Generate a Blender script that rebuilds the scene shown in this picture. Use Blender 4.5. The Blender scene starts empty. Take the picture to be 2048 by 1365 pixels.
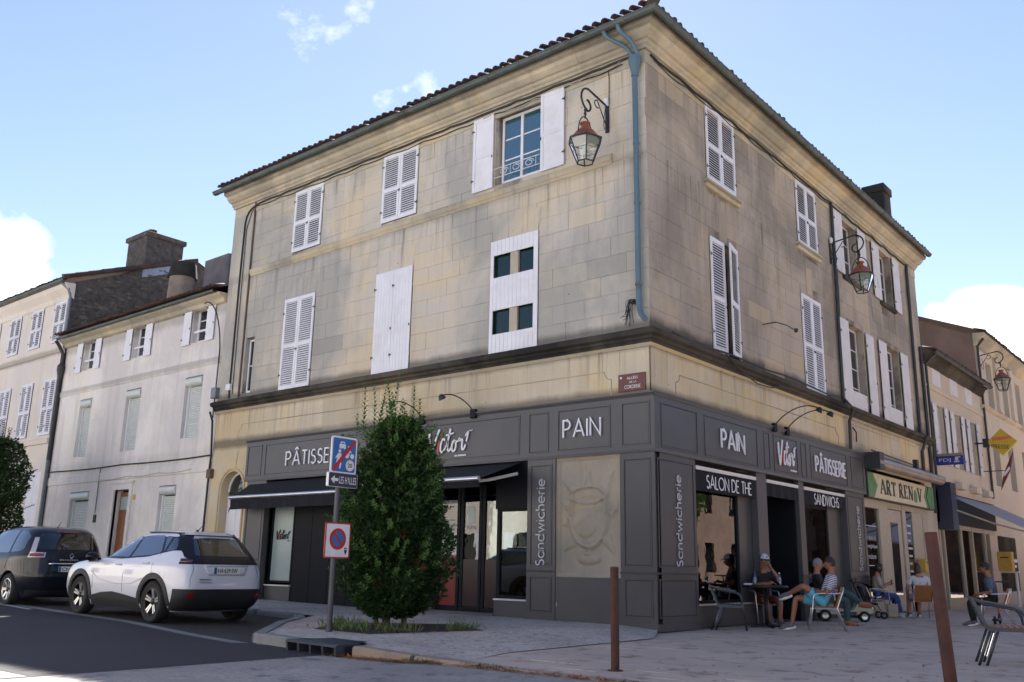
import bpy, bmesh, math, random
from mathutils import Vector, Matrix, noise as mnoise
from math import sin, cos, pi, radians, sqrt, atan2, hypot

SC = bpy.context.scene
COL = SC.collection
rnd = random.Random(7)

# ------------------------------------------------------------------ camera
CAMPOS = Vector((8.57488, -14.26175, 1.05))
cam_d = bpy.data.cameras.new('camera')
cam = bpy.data.objects.new('camera', cam_d)
COL.objects.link(cam)
RR = Vector((0.76992428, 0.63787151, 0.01834521))
UU = Vector((0.14037335, -0.19733754, 0.97023359))
FF = Vector((-0.62250456, 0.74443121, 0.24147513))
mw = Matrix((RR, UU, -FF)).transposed().to_4x4()
mw.translation = CAMPOS
cam.matrix_world = mw
cam_d.sensor_width = 36.0
cam_d.lens = 36.0 * 1820.76 / 2048.0
cam_d.clip_start = 0.1
cam_d.clip_end = 3000
SC.camera = cam

# ------------------------------------------------------------------ light
SUN_EL = radians(45.0)
SUN_H = Vector((-0.608, 0.794, 0)).normalized()
SUN_DIR = Vector((SUN_H.x * cos(SUN_EL), SUN_H.y * cos(SUN_EL), sin(SUN_EL)))
world = bpy.data.worlds.new('World')
SC.world = world
world.use_nodes = True
wn, wl = world.node_tree.nodes, world.node_tree.links
wn.clear()
def W(t, **k):
    n = wn.new(t)
    for a, b in k.items():
        setattr(n, a, b)
    return n
w_out = W('ShaderNodeOutputWorld')
w_bg = W('ShaderNodeBackground')
w_bg.inputs['Strength'].default_value = 0.05
w_sky = W('ShaderNodeTexSky', sky_type='NISHITA')
w_sky.sun_disc = False
w_sky.sun_elevation = SUN_EL
w_sky.sun_rotation = atan2(SUN_DIR.x, SUN_DIR.y)
w_sky.altitude = 60
w_sky.air_density = 1.0
w_sky.dust_density = 0.07
w_sky.ozone_density = 2.0
w_geo = W('ShaderNodeTexCoord')
# clouds : a noise field on the sky direction, gathered in a few banks
w_noise = W('ShaderNodeTexNoise')
w_noise.inputs['Scale'].default_value = 7.0
w_noise.inputs['Detail'].default_value = 8.0
w_noise.inputs['Roughness'].default_value = 0.58
w_map = W('ShaderNodeMapping')
w_map.inputs['Scale'].default_value = (1, 1, 1.5)
wl.new(w_geo.outputs['Generated'], w_map.inputs['Vector'])
wl.new(w_map.outputs['Vector'], w_noise.inputs['Vector'])
def px_dir(x, y):
    return (FF * 1820.76 + RR * (x - 1024) + UU * (682.5 - y)).normalized()
def wmath(op, a, b=None, clamp=False):
    n = W('ShaderNodeMath', operation=op)
    n.use_clamp = clamp
    for i, v in ((0, a), (1, b)):
        if v is None:
            continue
        if isinstance(v, (int, float)):
            n.inputs[i].default_value = v
        else:
            wl.new(v, n.inputs[i])
    return n.outputs[0]
cloud_sum = None
# direction, radius of the bank, weight, stretch in height
for (dx, dy, rad, wt, zs) in ((-70, 560, 0.105, 1.25, 0.85), (-300, 700, 0.16, 1.2, 1.0), (1985, 655, 0.085, 1.25, 1.25), (2200, 740, 0.16, 1.25, 1.2),
                          (1875, 625, 0.03, 0.85, 1.3)):
    d = px_dir(dx, dy)
    sub = W('ShaderNodeVectorMath', operation='SUBTRACT')
    wl.new(w_geo.outputs['Generated'], sub.inputs[0])
    sub.inputs[1].default_value = d
    scl = W('ShaderNodeVectorMath', operation='MULTIPLY')
    wl.new(sub.outputs[0], scl.inputs[0])
    scl.inputs[1].default_value = (1, 1, zs)
    ln = W('ShaderNodeVectorMath', operation='LENGTH')
    wl.new(scl.outputs[0], ln.inputs[0])
    f = wmath('SUBTRACT', 1.0, wmath('DIVIDE', ln.outputs['Value'], rad), True)
    f = wmath('MULTIPLY', f, wt)
    cloud_sum = f if cloud_sum is None else wmath('MAXIMUM', cloud_sum, f)
# sum of bank mask and noise, thresholded
bank = wmath('MULTIPLY', cloud_sum, 1.0)
nz = wmath('SUBTRACT', w_noise.outputs['Fac'], 0.5)
den = wmath('ADD', wmath('MULTIPLY', bank, 1.5), wmath('MULTIPLY', nz, 1.9))
den = wmath('SUBTRACT', den, 0.52)
den = wmath('MULTIPLY', den, 2.6, True)
den = wmath('MULTIPLY', den, wmath('MULTIPLY', cloud_sum, 12.0, True), True)
# thin wisps high up
w_n2 = W('ShaderNodeTexNoise')
w_n2.inputs['Scale'].default_value = 26.0
w_n2.inputs['Detail'].default_value = 7.0
w_n2.inputs['Roughness'].default_value = 0.62
wl.new(w_map.outputs['Vector'], w_n2.inputs['Vector'])
wisp = None
for (dx, dy, rad) in ((632, 48, 0.042), (668, 70, 0.03), (715, 22, 0.022), (858, 172, 0.024), (812, 180, 0.014), (776, 202, 0.018)):
    ds = W('ShaderNodeVectorMath', operation='DISTANCE')
    wl.new(w_geo.outputs['Generated'], ds.inputs[0]); ds.inputs[1].default_value = px_dir(dx, dy)
    f = wmath('SUBTRACT', 1.0, wmath('DIVIDE', ds.outputs['Value'], rad), True)
    wisp = f if wisp is None else wmath('MAXIMUM', wisp, f)
wv = wmath('ADD', wmath('MULTIPLY', wisp, 0.55), wmath('MULTIPLY', wmath('SUBTRACT', w_n2.outputs['Fac'], 0.5), 2.4))
wv = wmath('MULTIPLY', wmath('SUBTRACT', wv, 0.22), 1.5, True)
wv = wmath('MULTIPLY', wmath('MULTIPLY', wv, wmath('MULTIPLY', wisp, 5.0, True)), 0.42)
den = wmath('MAXIMUM', den, wv)
w_mix = W('ShaderNodeMix', data_type='RGBA')
wl.new(den, w_mix.inputs[0])
w_tint = W('ShaderNodeMix', data_type='RGBA', blend_type='MULTIPLY')
w_tint.inputs[0].default_value = 1.0
wl.new(w_sky.outputs[0], w_tint.inputs[6])
w_tint.inputs[7].default_value = (1.10, 0.955, 0.96, 1)
wl.new(w_tint.outputs[2], w_mix.inputs[6])
w_mix.inputs[7].default_value = (8.2, 8.4, 8.8, 1)
wl.new(w_mix.outputs[2], w_bg.inputs['Color'])
wl.new(w_bg.outputs[0], w_out.inputs['Surface'])

sun_d = bpy.data.lights.new('sun', 'SUN')
sun_d.energy = 5.0
sun_d.angle = radians(0.6)
sun_d.color = (1.0, 0.95, 0.87)
sun = bpy.data.objects.new('sun', sun_d)
COL.objects.link(sun)
sun.rotation_euler = (-SUN_DIR).to_track_quat('-Z', 'Y').to_euler()
sun.location = SUN_DIR * 60

SC.view_settings.view_transform = 'Standard'
SC.view_settings.look = 'None'
SC.view_settings.gamma = 1.0
SC.view_settings.use_curve_mapping = False
SC.view_settings.exposure = 2.15

# ------------------------------------------------------------------ materials
def new_mat(name):
    m = bpy.data.materials.new(name)
    m.use_nodes = True
    n = m.node_tree.nodes
    return m, n, m.node_tree.links, n['Principled BSDF']
def rgba(c):
    return (c[0], c[1], c[2], 1)
def mathn(n, l, op, a, b=None, clamp=False):
    x = n.new('ShaderNodeMath'); x.operation = op; x.use_clamp = clamp
    for i, v in ((0, a), (1, b)):
        if v is None: continue
        if isinstance(v, (int, float)): x.inputs[i].default_value = v
        else: l.new(v, x.inputs[i])
    return x.outputs[0]
def mixc(n, l, fac, a, b, blend='MIX'):
    x = n.new('ShaderNodeMix'); x.data_type = 'RGBA'; x.blend_type = blend
    if isinstance(fac, (int, float)): x.inputs[0].default_value = fac
    else: l.new(fac, x.inputs[0])
    for i, v in ((6, a), (7, b)):
        if isinstance(v, (tuple, list)): x.inputs[i].default_value = rgba(v)
        else: l.new(v, x.inputs[i])
    return x.outputs[2]
def ramp(n, l, src, p0, p1, c0=(0, 0, 0), c1=(1, 1, 1)):
    r = n.new('ShaderNodeValToRGB')
    r.color_ramp.elements[0].position = p0; r.color_ramp.elements[0].color = rgba(c0)
    r.color_ramp.elements[1].position = p1; r.color_ramp.elements[1].color = rgba(c1)
    l.new(src, r.inputs[0])
    return r.outputs[0]
def noise_n(n, l, vec, scale, detail=4, rough=0.55, dist=0.0):
    x = n.new('ShaderNodeTexNoise')
    x.inputs['Scale'].default_value = scale
    x.inputs['Detail'].default_value = detail
    x.inputs['Roughness'].default_value = rough
    x.inputs['Distortion'].default_value = dist
    l.new(vec, x.inputs['Vector'])
    return x.outputs['Fac']
def pos_n(n, l, scale=(1, 1, 1), offs=(0, 0, 0)):
    g = n.new('ShaderNodeNewGeometry')
    mp = n.new('ShaderNodeMapping')
    mp.inputs['Scale'].default_value = scale
    mp.inputs['Location'].default_value = offs
    l.new(g.outputs['Position'], mp.inputs['Vector'])
    return mp.outputs['Vector']
def bump_n(n, l, p, h, strength=0.3, dist=0.01):
    b = n.new('ShaderNodeBump')
    b.inputs['Strength'].default_value = strength
    b.inputs['Distance'].default_value = dist
    l.new(h, b.inputs['Height'])
    l.new(b.outputs['Normal'], p.inputs['Normal'])

def simple(name, col, rough=0.6, metal=0.0, var=0.12, vscale=6.0, bump=0.0, bscale=60.0, spec=0.5, coat=0.0, dirt=None, dscale=1.2, dfrom=0.55, dto=0.75):
    m, n, l, p = new_mat(name)
    p.inputs['Roughness'].default_value = rough
    p.inputs['Metallic'].default_value = metal
    p.inputs['Specular IOR Level'].default_value = spec
    p.inputs['Coat Weight'].default_value = coat
    p.inputs['Coat Roughness'].default_value = 0.05
    pos = pos_n(n, l)
    c = None
    f = noise_n(n, l, pos, vscale, 4)
    lo = tuple(x * (1 - var) for x in col); hi = tuple(min(1, x * (1 + var)) for x in col)
    c = mixc(n, l, ramp(n, l, f, 0.3, 0.7), lo, hi)
    if dirt:
        f2 = noise_n(n, l, pos, dscale, 6, 0.65)
        c = mixc(n, l, ramp(n, l, f2, dfrom, dto), c, dirt)
    l.new(c, p.inputs['Base Color'])
    if bump:
        bump_n(n, l, p, noise_n(n, l, pos, bscale, 3), bump, 0.01)
    return m

def stone_mat(name, base, ochre, grey, ochre_w=0.5, grey_w=0.5, streak=0.5, rnd_w=0.14, soot=(0.05, 0.046, 0.04), offs=(0, 0, 0), dark_bands=None, bump=0.35, pits=1.0, joint=False, runs=(), replaced=0.0):
    m, n, l, p = new_mat(name)
    p.inputs['Roughness'].default_value = 0.92
    p.inputs['Specular IOR Level'].default_value = 0.2
    pos = pos_n(n, l, offs=offs)
    oi = n.new('ShaderNodeObjectInfo')
    c = mixc(n, l, ramp(n, l, noise_n(n, l, pos, 0.5, 6, 0.62, 0.6), 0.44, 0.60), base, ochre) if ochre_w > 0 else None
    if ochre_w > 0:
        c = mixc(n, l, ochre_w, base, c)
    else:
        c = mixc(n, l, 0.0, base, base)
    pos2 = pos_n(n, l, scale=(1, 1, 0.8), offs=(13.1 + offs[0], 4.2, 7.7))
    gfac = mathn(n, l, 'MULTIPLY', ramp(n, l, noise_n(n, l, pos2, 0.34, 7, 0.64, 0.5), 0.43, 0.60), grey_w)
    c = mixc(n, l, gfac, c, grey)
    # vertical run-off streaks
    pos3 = pos_n(n, l, scale=(3.2, 3.2, 0.22), offs=(3.3, 8.1, 0.3))
    sfac = mathn(n, l, 'MULTIPLY', ramp(n, l, noise_n(n, l, pos3, 1.0, 5, 0.6), 0.52, 0.8), streak * 0.55)
    c = mixc(n, l, sfac, c, tuple(x * 0.45 for x in grey))
    pos4 = pos_n(n, l, scale=(5, 5, 0.5), offs=(9.3, 1.1, 2.3))
    wfac = mathn(n, l, 'MULTIPLY', ramp(n, l, noise_n(n, l, pos4, 1.0, 4, 0.6), 0.6, 0.78), 0.30)
    c = mixc(n, l, wfac, c, tuple(min(1, x * 1.28) for x in base))
    # single stones differ a little in tone
    hv = n.new('ShaderNodeHueSaturation')
    l.new(c, hv.inputs['Color'])
    val = mathn(n, l, 'ADD', mathn(n, l, 'MULTIPLY', oi.outputs['Random'], 2 * rnd_w), 1 - rnd_w)
    l.new(val, hv.inputs['Value'])
    c = hv.outputs['Color']
    if dark_bands:
        # soot, moss and the darker cornice top, in bands at given heights: list of (z, half height, weight)
        sep = n.new('ShaderNodeSeparateXYZ')
        l.new(pos_n(n, l), sep.inputs[0])
        tot = None
        wob = mathn(n, l, 'MULTIPLY', mathn(n, l, 'SUBTRACT', noise_n(n, l, pos_n(n, l, scale=(1, 1, 0.4)), 1.3, 5, 0.65), 0.5), 1.0)
        for (z, h, w) in dark_bands:
            dz = mathn(n, l, 'ABSOLUTE', mathn(n, l, 'SUBTRACT', sep.outputs['Z'], z))
            f = mathn(n, l, 'SUBTRACT', 1.0, mathn(n, l, 'DIVIDE', dz, h))
            f = mathn(n, l, 'ADD', f, wob)
            f = mathn(n, l, 'MULTIPLY', mathn(n, l, 'MULTIPLY', f, 1.6, True), w)
            tot = f if tot is None else mathn(n, l, 'MAXIMUM', tot, f)
        c = mixc(n, l, tot, c, soot)
    if replaced:
        # a few stones were renewed in fresher or greyer stone
        rr = ramp(n, l, oi.outputs['Random'], 1 - replaced, 1 - replaced + .002)
        c = mixc(n, l, mathn(n, l, 'MULTIPLY', rr, .55), c, ochre)
        rr = ramp(n, l, oi.outputs['Random'], replaced, replaced + .002, (1, 1, 1), (0, 0, 0))
        c = mixc(n, l, mathn(n, l, 'MULTIPLY', rr, .5), c, tuple(x * .8 for x in grey))
    if runs:
        # dark water runs below ledges: (z of the ledge, length)
        sep2 = n.new('ShaderNodeSeparateXYZ'); l.new(pos_n(n, l), sep2.inputs[0])
        rn = ramp(n, l, noise_n(n, l, pos_n(n, l, scale=(5.5, 5.5, .12), offs=(1, 2, 3)), 1.0, 5, .7), .53, .66)
        tot2 = None
        for (z, L) in runs:
            t = mathn(n, l, 'DIVIDE', mathn(n, l, 'SUBTRACT', z, sep2.outputs['Z']), L)
            f = mathn(n, l, 'MULTIPLY', mathn(n, l, 'GREATER_THAN', t, 0), mathn(n, l, 'SUBTRACT', 1.0, t, True))
            tot2 = f if tot2 is None else mathn(n, l, 'MAXIMUM', tot2, f)
        c = mixc(n, l, mathn(n, l, 'MULTIPLY', mathn(n, l, 'MULTIPLY', rn, tot2), .8), c, tuple(x * .4 for x in grey))
    # small dark lichen specks
    lf = mathn(n, l, 'MULTIPLY', ramp(n, l, noise_n(n, l, pos, 9.0, 4, .75), .66, .74), ramp(n, l, noise_n(n, l, pos, .9, 3, .6), .45, .6))
    c = mixc(n, l, mathn(n, l, 'MULTIPLY', lf, .6), c, tuple(x * .4 for x in grey))
    if joint:
        jf = ramp(n, l, noise_n(n, l, pos, 1.1, 4, .6), .48, .62)
        c = mixc(n, l, mathn(n, l, 'MULTIPLY', jf, .8), c, tuple(x * .22 for x in base))
    fine = noise_n(n, l, pos, 22, 5, 0.7)
    c = mixc(n, l, mathn(n, l, 'MULTIPLY', ramp(n, l, fine, 0.35, 0.75), 0.22), c, tuple(x * 0.62 for x in base))
    # worn pits and chips
    vo = n.new('ShaderNodeTexVoronoi'); vo.inputs['Scale'].default_value = 2.3
    l.new(pos, vo.inputs['Vector'])
    pit = ramp(n, l, vo.outputs['Distance'], 0.028, 0.05, (1, 1, 1), (0, 0, 0))
    c = mixc(n, l, mathn(n, l, 'MULTIPLY', pit, 0.75 * pits), c, tuple(x * 0.25 for x in grey))
    l.new(c, p.inputs['Base Color'])
    bump_n(n, l, p, mathn(n, l, 'ADD', fine, mathn(n, l, 'MULTIPLY', noise_n(n, l, pos, 5, 4), 1.5)), bump, 0.012)
    return m

def glass_mat(name, tint=(0.7, 0.8, 0.8), mirror=0.12, trans=True, dark=(0.01, 0.015, 0.018)):
    m, n, l, p = new_mat(name)
    out = n['Material Output']
    gl = n.new('ShaderNodeBsdfGlossy'); gl.inputs['Roughness'].default_value = 0.0
    gl.inputs['Color'].default_value = (0.95, 0.97, 1, 1)
    if trans:
        t = n.new('ShaderNodeBsdfTransparent'); t.inputs['Color'].default_value = rgba(tint)
    else:
        t = n.new('ShaderNodeBsdfDiffuse'); t.inputs['Color'].default_value = rgba(dark)
    fr = n.new('ShaderNodeFresnel'); fr.inputs['IOR'].default_value = 1.52
    fac = mathn(n, l, 'ADD', mathn(n, l, 'MULTIPLY', fr.outputs[0], 1.15), mirror, True)
    # old panes are never quite flat
    pos = pos_n(n, l)
    b = n.new('ShaderNodeBump'); b.inputs['Strength'].default_value = 0.04; b.inputs['Distance'].default_value = 0.02
    l.new(noise_n(n, l, pos, 2.5, 2), b.inputs['Height'])
    l.new(b.outputs[0], gl.inputs['Normal'])
    mx = n.new('ShaderNodeMixShader')
    l.new(fac, mx.inputs[0]); l.new(t.outputs[0], mx.inputs[1]); l.new(gl.outputs[0], mx.inputs[2])
    l.new(mx.outputs[0], out.inputs['Surface'])
    return m

M = {}
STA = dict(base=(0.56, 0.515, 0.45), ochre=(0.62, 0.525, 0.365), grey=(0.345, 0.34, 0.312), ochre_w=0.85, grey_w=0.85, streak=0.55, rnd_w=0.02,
           dark_bands=[(5.48, 0.20, 0.7), (11.35, 0.3, 0.3), (9.0, 0.15, 0.2)], runs=((9.0, 1.5), (11.3, 1.3)))
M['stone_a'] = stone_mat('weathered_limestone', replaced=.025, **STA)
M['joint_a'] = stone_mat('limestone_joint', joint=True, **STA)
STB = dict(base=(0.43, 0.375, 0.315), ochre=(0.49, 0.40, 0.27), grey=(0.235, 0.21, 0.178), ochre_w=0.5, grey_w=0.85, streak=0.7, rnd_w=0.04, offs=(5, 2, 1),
           dark_bands=[(5.48, 0.28, 0.85), (11.3, 0.25, 0.4)], runs=((9.15, 1.6), (11.3, 1.5)))
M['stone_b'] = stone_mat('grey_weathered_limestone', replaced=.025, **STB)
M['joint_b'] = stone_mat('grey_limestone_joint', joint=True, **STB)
M['frieze'] = stone_mat('ochre_limestone', (0.62, 0.54, 0.40), (0.63, 0.47, 0.23), (0.46, 0.41, 0.32), 0.9, 0.6, 0.55, 0.03, offs=(2, 5, 3), runs=((5.12, .9),), replaced=.06,
                        dark_bands=[(4.22, 0.2, 0.7), (5.12, 0.1, 0.35)])
M['cornice'] = stone_mat('cornice_limestone', (0.52, 0.465, 0.36), (0.58, 0.46, 0.26), (0.30, 0.285, 0.235), 0.8, 0.9, 0.6, 0.08, offs=(7, 1, 4), dark_bands=[(11.72, 0.16, 0.75), (9.22, 0.05, 0.5)])  # includes a darker band along the top of the cornice
M['soot_stone'] = stone_mat('soot_black_stone', (0.075, 0.068, 0.06), (0.14, 0.115, 0.08), (0.022, 0.022, 0.022), 0.6, 0.95, 0.8, 0.05)
M['mortar'] = simple('lime_mortar', (0.31, 0.28, 0.225), 0.95, var=0.3, vscale=3, bump=0.3)
M['white_render'] = stone_mat('whitewashed_stone', (0.80, 0.765, 0.72), (0.79, 0.72, 0.62), (0.56, 0.53, 0.52), 0.6, 0.75, 0.7, 0.03, offs=(1, 9, 5),
                              dark_bands=[(8.35, 0.3, 0.35), (6.75, 0.12, 0.35), (4.0, 0.25, 0.12)], pits=0.3)
M['cream_render'] = stone_mat('cream_stone', (0.74, 0.69, 0.625), (0.74, 0.65, 0.53), (0.58, 0.545, 0.505), 0.6, 0.4, 0.35, 0.03, offs=(8, 3, 2), pits=0.4,
                              dark_bands=[(8.4, 0.16, 0.4)])
M['cream_render_b'] = stone_mat('pale_cream_stone', (0.58, 0.51, 0.42), (0.60, 0.48, 0.33), (0.47, 0.42, 0.36), 0.6, 0.4, 0.3, 0.03, offs=(4, 6, 2), pits=0.4)
M['rubble'] = simple('dark_rubble_stone', (0.085, 0.075, 0.068), 0.95, var=0.4, vscale=5, bump=0.8, bscale=9, dirt=(0.16, 0.14, 0.12), dscale=2.2, dfrom=0.58, dto=0.7)
M['brown_render'] = simple('brown_render', (0.20, 0.135, 0.105), 0.95, var=0.2, vscale=1.2, bump=0.3)
M['tile'] = simple('clay_roof_tile', (0.115, 0.06, 0.042), 0.9, var=0.45, vscale=4, bump=0.3, dirt=(0.04, 0.036, 0.032), dscale=2.0, dfrom=0.4, dto=0.6)
M['zinc'] = simple('painted_zinc_gutter', (0.075, 0.095, 0.09), 0.5, 0.2, var=0.2, vscale=3, dirt=(0.035, 0.035, 0.03), dscale=2)
M['zinc_light'] = simple('zinc_flashing', (0.35, 0.38, 0.42), 0.4, 0.6, var=0.15)
M['pipe_blue'] = simple('blue_grey_paint', (0.085, 0.15, 0.195), 0.45, var=0.15, vscale=2.5, dirt=(0.06, 0.085, 0.09), dscale=2.5)
M['pipe_dark'] = simple('dark_pipe', (0.03, 0.032, 0.036), 0.5, var=0.2)
M['pipe_grey'] = simple('grey_pipe', (0.16, 0.18, 0.21), 0.5, 0.3, var=0.2, vscale=2)
M['pipe_brown'] = simple('rusty_rod', (0.13, 0.09, 0.06), 0.85, var=0.3, vscale=4)
M['cable'] = simple('black_cable', (0.018, 0.02, 0.02), 0.6, var=0.2)
M['cable_pale'] = simple('grey_cable', (0.3, 0.28, 0.25), 0.6, var=0.2)
M['white_paint'] = simple('white_shutter_paint', (0.72, 0.72, 0.76), 0.5, var=0.05, vscale=2.5, dirt=(0.58, 0.57, 0.56), dscale=1.5, dfrom=0.5, dto=0.85)
M['old_white'] = simple('old_white_paint', (0.62, 0.60, 0.60), 0.6, var=0.08, vscale=3, dirt=(0.42, 0.36, 0.30), dscale=2.2, dfrom=0.6, dto=0.75)
M['pvc'] = simple('white_plastic', (0.70, 0.72, 0.72), 0.35, var=0.04)
M['mint_pvc'] = simple('pale_green_roller', (0.56, 0.60, 0.57), 0.4, var=0.06)
M['iron'] = simple('dark_wrought_iron', (0.018, 0.026, 0.028), 0.5, 0.2, var=0.2)
M['copper'] = simple('weathered_copper', (0.36, 0.12, 0.062), 0.5, 0.45, var=0.35, vscale=7, dirt=(0.14, 0.065, 0.045), dscale=6, dfrom=0.45, dto=0.7)
M['anthra'] = simple('anthracite_shopfront_paint', (0.070, 0.069, 0.074), 0.42, var=0.06, vscale=1.5, dirt=(0.086, 0.084, 0.087), dscale=0.9, dfrom=0.45, dto=0.8)
M['anthra_dark'] = simple('dark_shopfront_paint', (0.008, 0.009, 0.013), 0.6, var=0.1, spec=.2)
M['groove'] = simple('shadow_gap_paint', (0.022, 0.023, 0.026), 0.6)  # shade of a groove put into the colour
M['letter_white'] = simple('white_letter', (0.80, 0.80, 0.84), 0.4, var=0.03)
M['letter_grey'] = simple('pale_grey_letter', (0.50, 0.51, 0.56), 0.4, var=0.03)
M['letter_black'] = simple('black_letter', (0.02, 0.02, 0.022), 0.5)
M['red'] = simple('red_paint', (0.50, 0.045, 0.03), 0.45, var=0.08)
M['sign_red'] = simple('sign_red_film', (0.42, 0.012, 0.02), 0.4, var=0.05)
M['sign_blue'] = simple('sign_blue_film', (0.018, 0.12, 0.36), 0.4, var=0.05)
M['sign_white'] = simple('sign_white_film', (0.70, 0.68, 0.70), 0.4, var=0.05)
M['sign_navy'] = simple('navy_sign', (0.018, 0.024, 0.055), 0.4, var=0.1)
M['plaque'] = simple('maroon_enamel', (0.115, 0.026, 0.024), 0.35, var=0.1)
M['awning'] = simple('black_awning_cloth', (0.006, 0.0065, 0.010), 0.9, var=0.2, vscale=3)
M['awning_inner'] = simple('dark_interior', (0.02, 0.02, 0.022), 0.9)
M['alu'] = simple('satin_aluminium', (0.62, 0.63, 0.66), 0.32, 0.9, var=0.05)
M['alu_white'] = simple('white_lacquered_bar', (0.72, 0.70, 0.66), 0.4, var=0.05)
M['relief'] = stone_mat('carved_relief_stone', (0.44, 0.385, 0.31), (0.46, 0.37, 0.25), (0.29, 0.265, 0.225), 0.6, 0.8, 0.5, 0.0, offs=(3.5, 2.5, 1.5), pits=0.5)
M['door_wood'] = simple('varnished_brown_wood', (0.21, 0.075, 0.025), 0.4, var=0.25, vscale=5)
M['white_door'] = simple('white_door_paint', (0.70, 0.70, 0.74), 0.45, var=0.05)
M['win_dark'] = glass_mat('dark_window_glass', trans=False, mirror=0.06)
M['win_blue'] = glass_mat('blue_reflecting_glass', trans=False, mirror=0.16, dark=(0.012, 0.07, 0.10))
M['shop_glass'] = glass_mat('shop_window_glass', (0.60, 0.66, 0.64), 0.03)
M['frosted'] = simple('frosted_glass_film', (0.30, 0.38, 0.37), 0.35, var=0.12, vscale=1.2)
M['louvre_dark'] = simple('dark_room', (0.012, 0.012, 0.012), 0.9)  # near-black colour standing for the shade of unlit rooms
M['interior'] = simple('shop_interior_wall', (0.10, 0.09, 0.075), 0.8, var=0.3, vscale=1.1)
M['beige_frame'] = simple('beige_lacquered_joinery', (0.42, 0.36, 0.28), 0.5, var=0.08)
M['awn_box'] = simple('brown_awning_casing', (0.24, 0.19, 0.165), 0.4, var=0.25, vscale=2.5)
M['sign_cream'] = simple('cream_sign_board', (0.60, 0.53, 0.38), 0.5, var=0.06)
M['sign_green'] = simple('green_sign_board', (0.09, 0.22, 0.085), 0.5, var=0.2, vscale=3)
M['letter_green'] = simple('dark_green_letter', (0.03, 0.045, 0.035), 0.5)
M['yellow'] = simple('yellow_panel', (0.52, 0.36, 0.02), 0.45, var=0.12)
M['postbox'] = simple('yellow_box_paint', (0.52, 0.33, 0.05), 0.45, var=0.1)
M['orange_red'] = simple('orange_stripe', (0.55, 0.13, 0.05), 0.45)
M['blue_sign'] = simple('royal_blue_panel', (0.02, 0.03, 0.25), 0.4, var=0.1)
M['rust'] = simple('corten_steel', (0.07, 0.026, 0.017), 0.85, var=0.3, vscale=8, bump=0.2, dirt=(0.04, 0.018, 0.013), dscale=4)
M['post_dark'] = simple('dark_grey_post', (0.045, 0.05, 0.06), 0.45, 0.2, var=0.15)
# road family
def asphalt_mat(name, col, speck, rough=0.85, stains=None, sscale=0.5, agg=90, amount=0.5, bump=0.4):
    m, n, l, p = new_mat(name)
    p.inputs['Roughness'].default_value = rough
    p.inputs['Specular IOR Level'].default_value = 0.3
    pos = pos_n(n, l)
    vo = n.new('ShaderNodeTexVoronoi'); vo.inputs['Scale'].default_value = agg
    l.new(pos, vo.inputs['Vector'])
    sp = ramp(n, l, noise_n(n, l, pos, agg * 0.45, 3, 0.8), 0.42, 0.66)
    c = mixc(n, l, mathn(n, l, 'MULTIPLY', sp, amount), col, speck)
    big = noise_n(n, l, pos, 0.6, 6, 0.6)
    c = mixc(n, l, ramp(n, l, big, 0.35, 0.7), c, tuple(x * 0.78 for x in col))
    if stains:
        f = noise_n(n, l, pos_n(n, l, offs=(3, 7, 0)), sscale, 7, 0.7, 0.5)
        c = mixc(n, l, mathn(n, l, 'MULTIPLY', ramp(n, l, f, 0.54, 0.64), 0.75), c, stains)
    l.new(c, p.inputs['Base Color'])
    bump_n(n, l, p, vo.outputs['Distance'], bump, 0.006)
    return m
M['asphalt'] = asphalt_mat('dark_asphalt', (0.028, 0.027, 0.031), (0.042, 0.041, 0.046), 0.8, amount=0.5, agg=110)
M['parking'] = asphalt_mat('dark_parking_asphalt', (0.036, 0.034, 0.036), (0.055, 0.052, 0.054), 0.85, stains=(0.05, 0.032, 0.02), sscale=2.5)
M['plateau'] = asphalt_mat('pale_worn_asphalt', (0.27, 0.24, 0.225), (0.42, 0.38, 0.355), 0.85, stains=(0.09, 0.09, 0.1), sscale=2.2, agg=36, amount=1.0)
M['gravel'] = asphalt_mat('exposed_aggregate_concrete', (0.44, 0.375, 0.33), (0.70, 0.60, 0.53), 0.9, stains=(0.12, 0.105, 0.10), sscale=9.0, agg=30, amount=1.0, bump=1.0)
M['paving'] = asphalt_mat('stone_paving', (0.51, 0.405, 0.335), (0.56, 0.45, 0.38), 0.85, stains=(0.22, 0.145, 0.105), sscale=2.3, agg=60, amount=0.5, bump=0.3)
M['paving_grey'] = asphalt_mat('grey_footway', (0.13, 0.125, 0.14), (0.17, 0.165, 0.18), 0.85, stains=(0.09, 0.085, 0.09), sscale=1.5, agg=100, amount=0.4)
M['kerb'] = asphalt_mat('concrete_kerb', (0.21, 0.215, 0.215), (0.27, 0.27, 0.27), 0.9, stains=(0.12, 0.12, 0.115), sscale=3, amount=0.4)
M['kerb_tan'] = asphalt_mat('tan_stone_kerb', (0.33, 0.25, 0.19), (0.38, 0.3, 0.24), 0.9, stains=(0.2, 0.16, 0.13), sscale=3, amount=0.4)
M['drain'] = simple('cast_iron_drain', (0.035, 0.04, 0.055), 0.55, 0.3, var=0.25)
M['black'] = simple('black_void', (0.008, 0.008, 0.008), 0.9)
M['line'] = simple('worn_white_road_paint', (0.42, 0.42, 0.45), 0.8, var=0.2, vscale=9, dirt=(0.1, 0.1, 0.11), dscale=14, dfrom=0.55, dto=0.65)
M['soil'] = simple('dark_planting_soil', (0.035, 0.028, 0.02), 0.95, var=0.5, vscale=14, bump=0.8, bscale=25)
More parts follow.
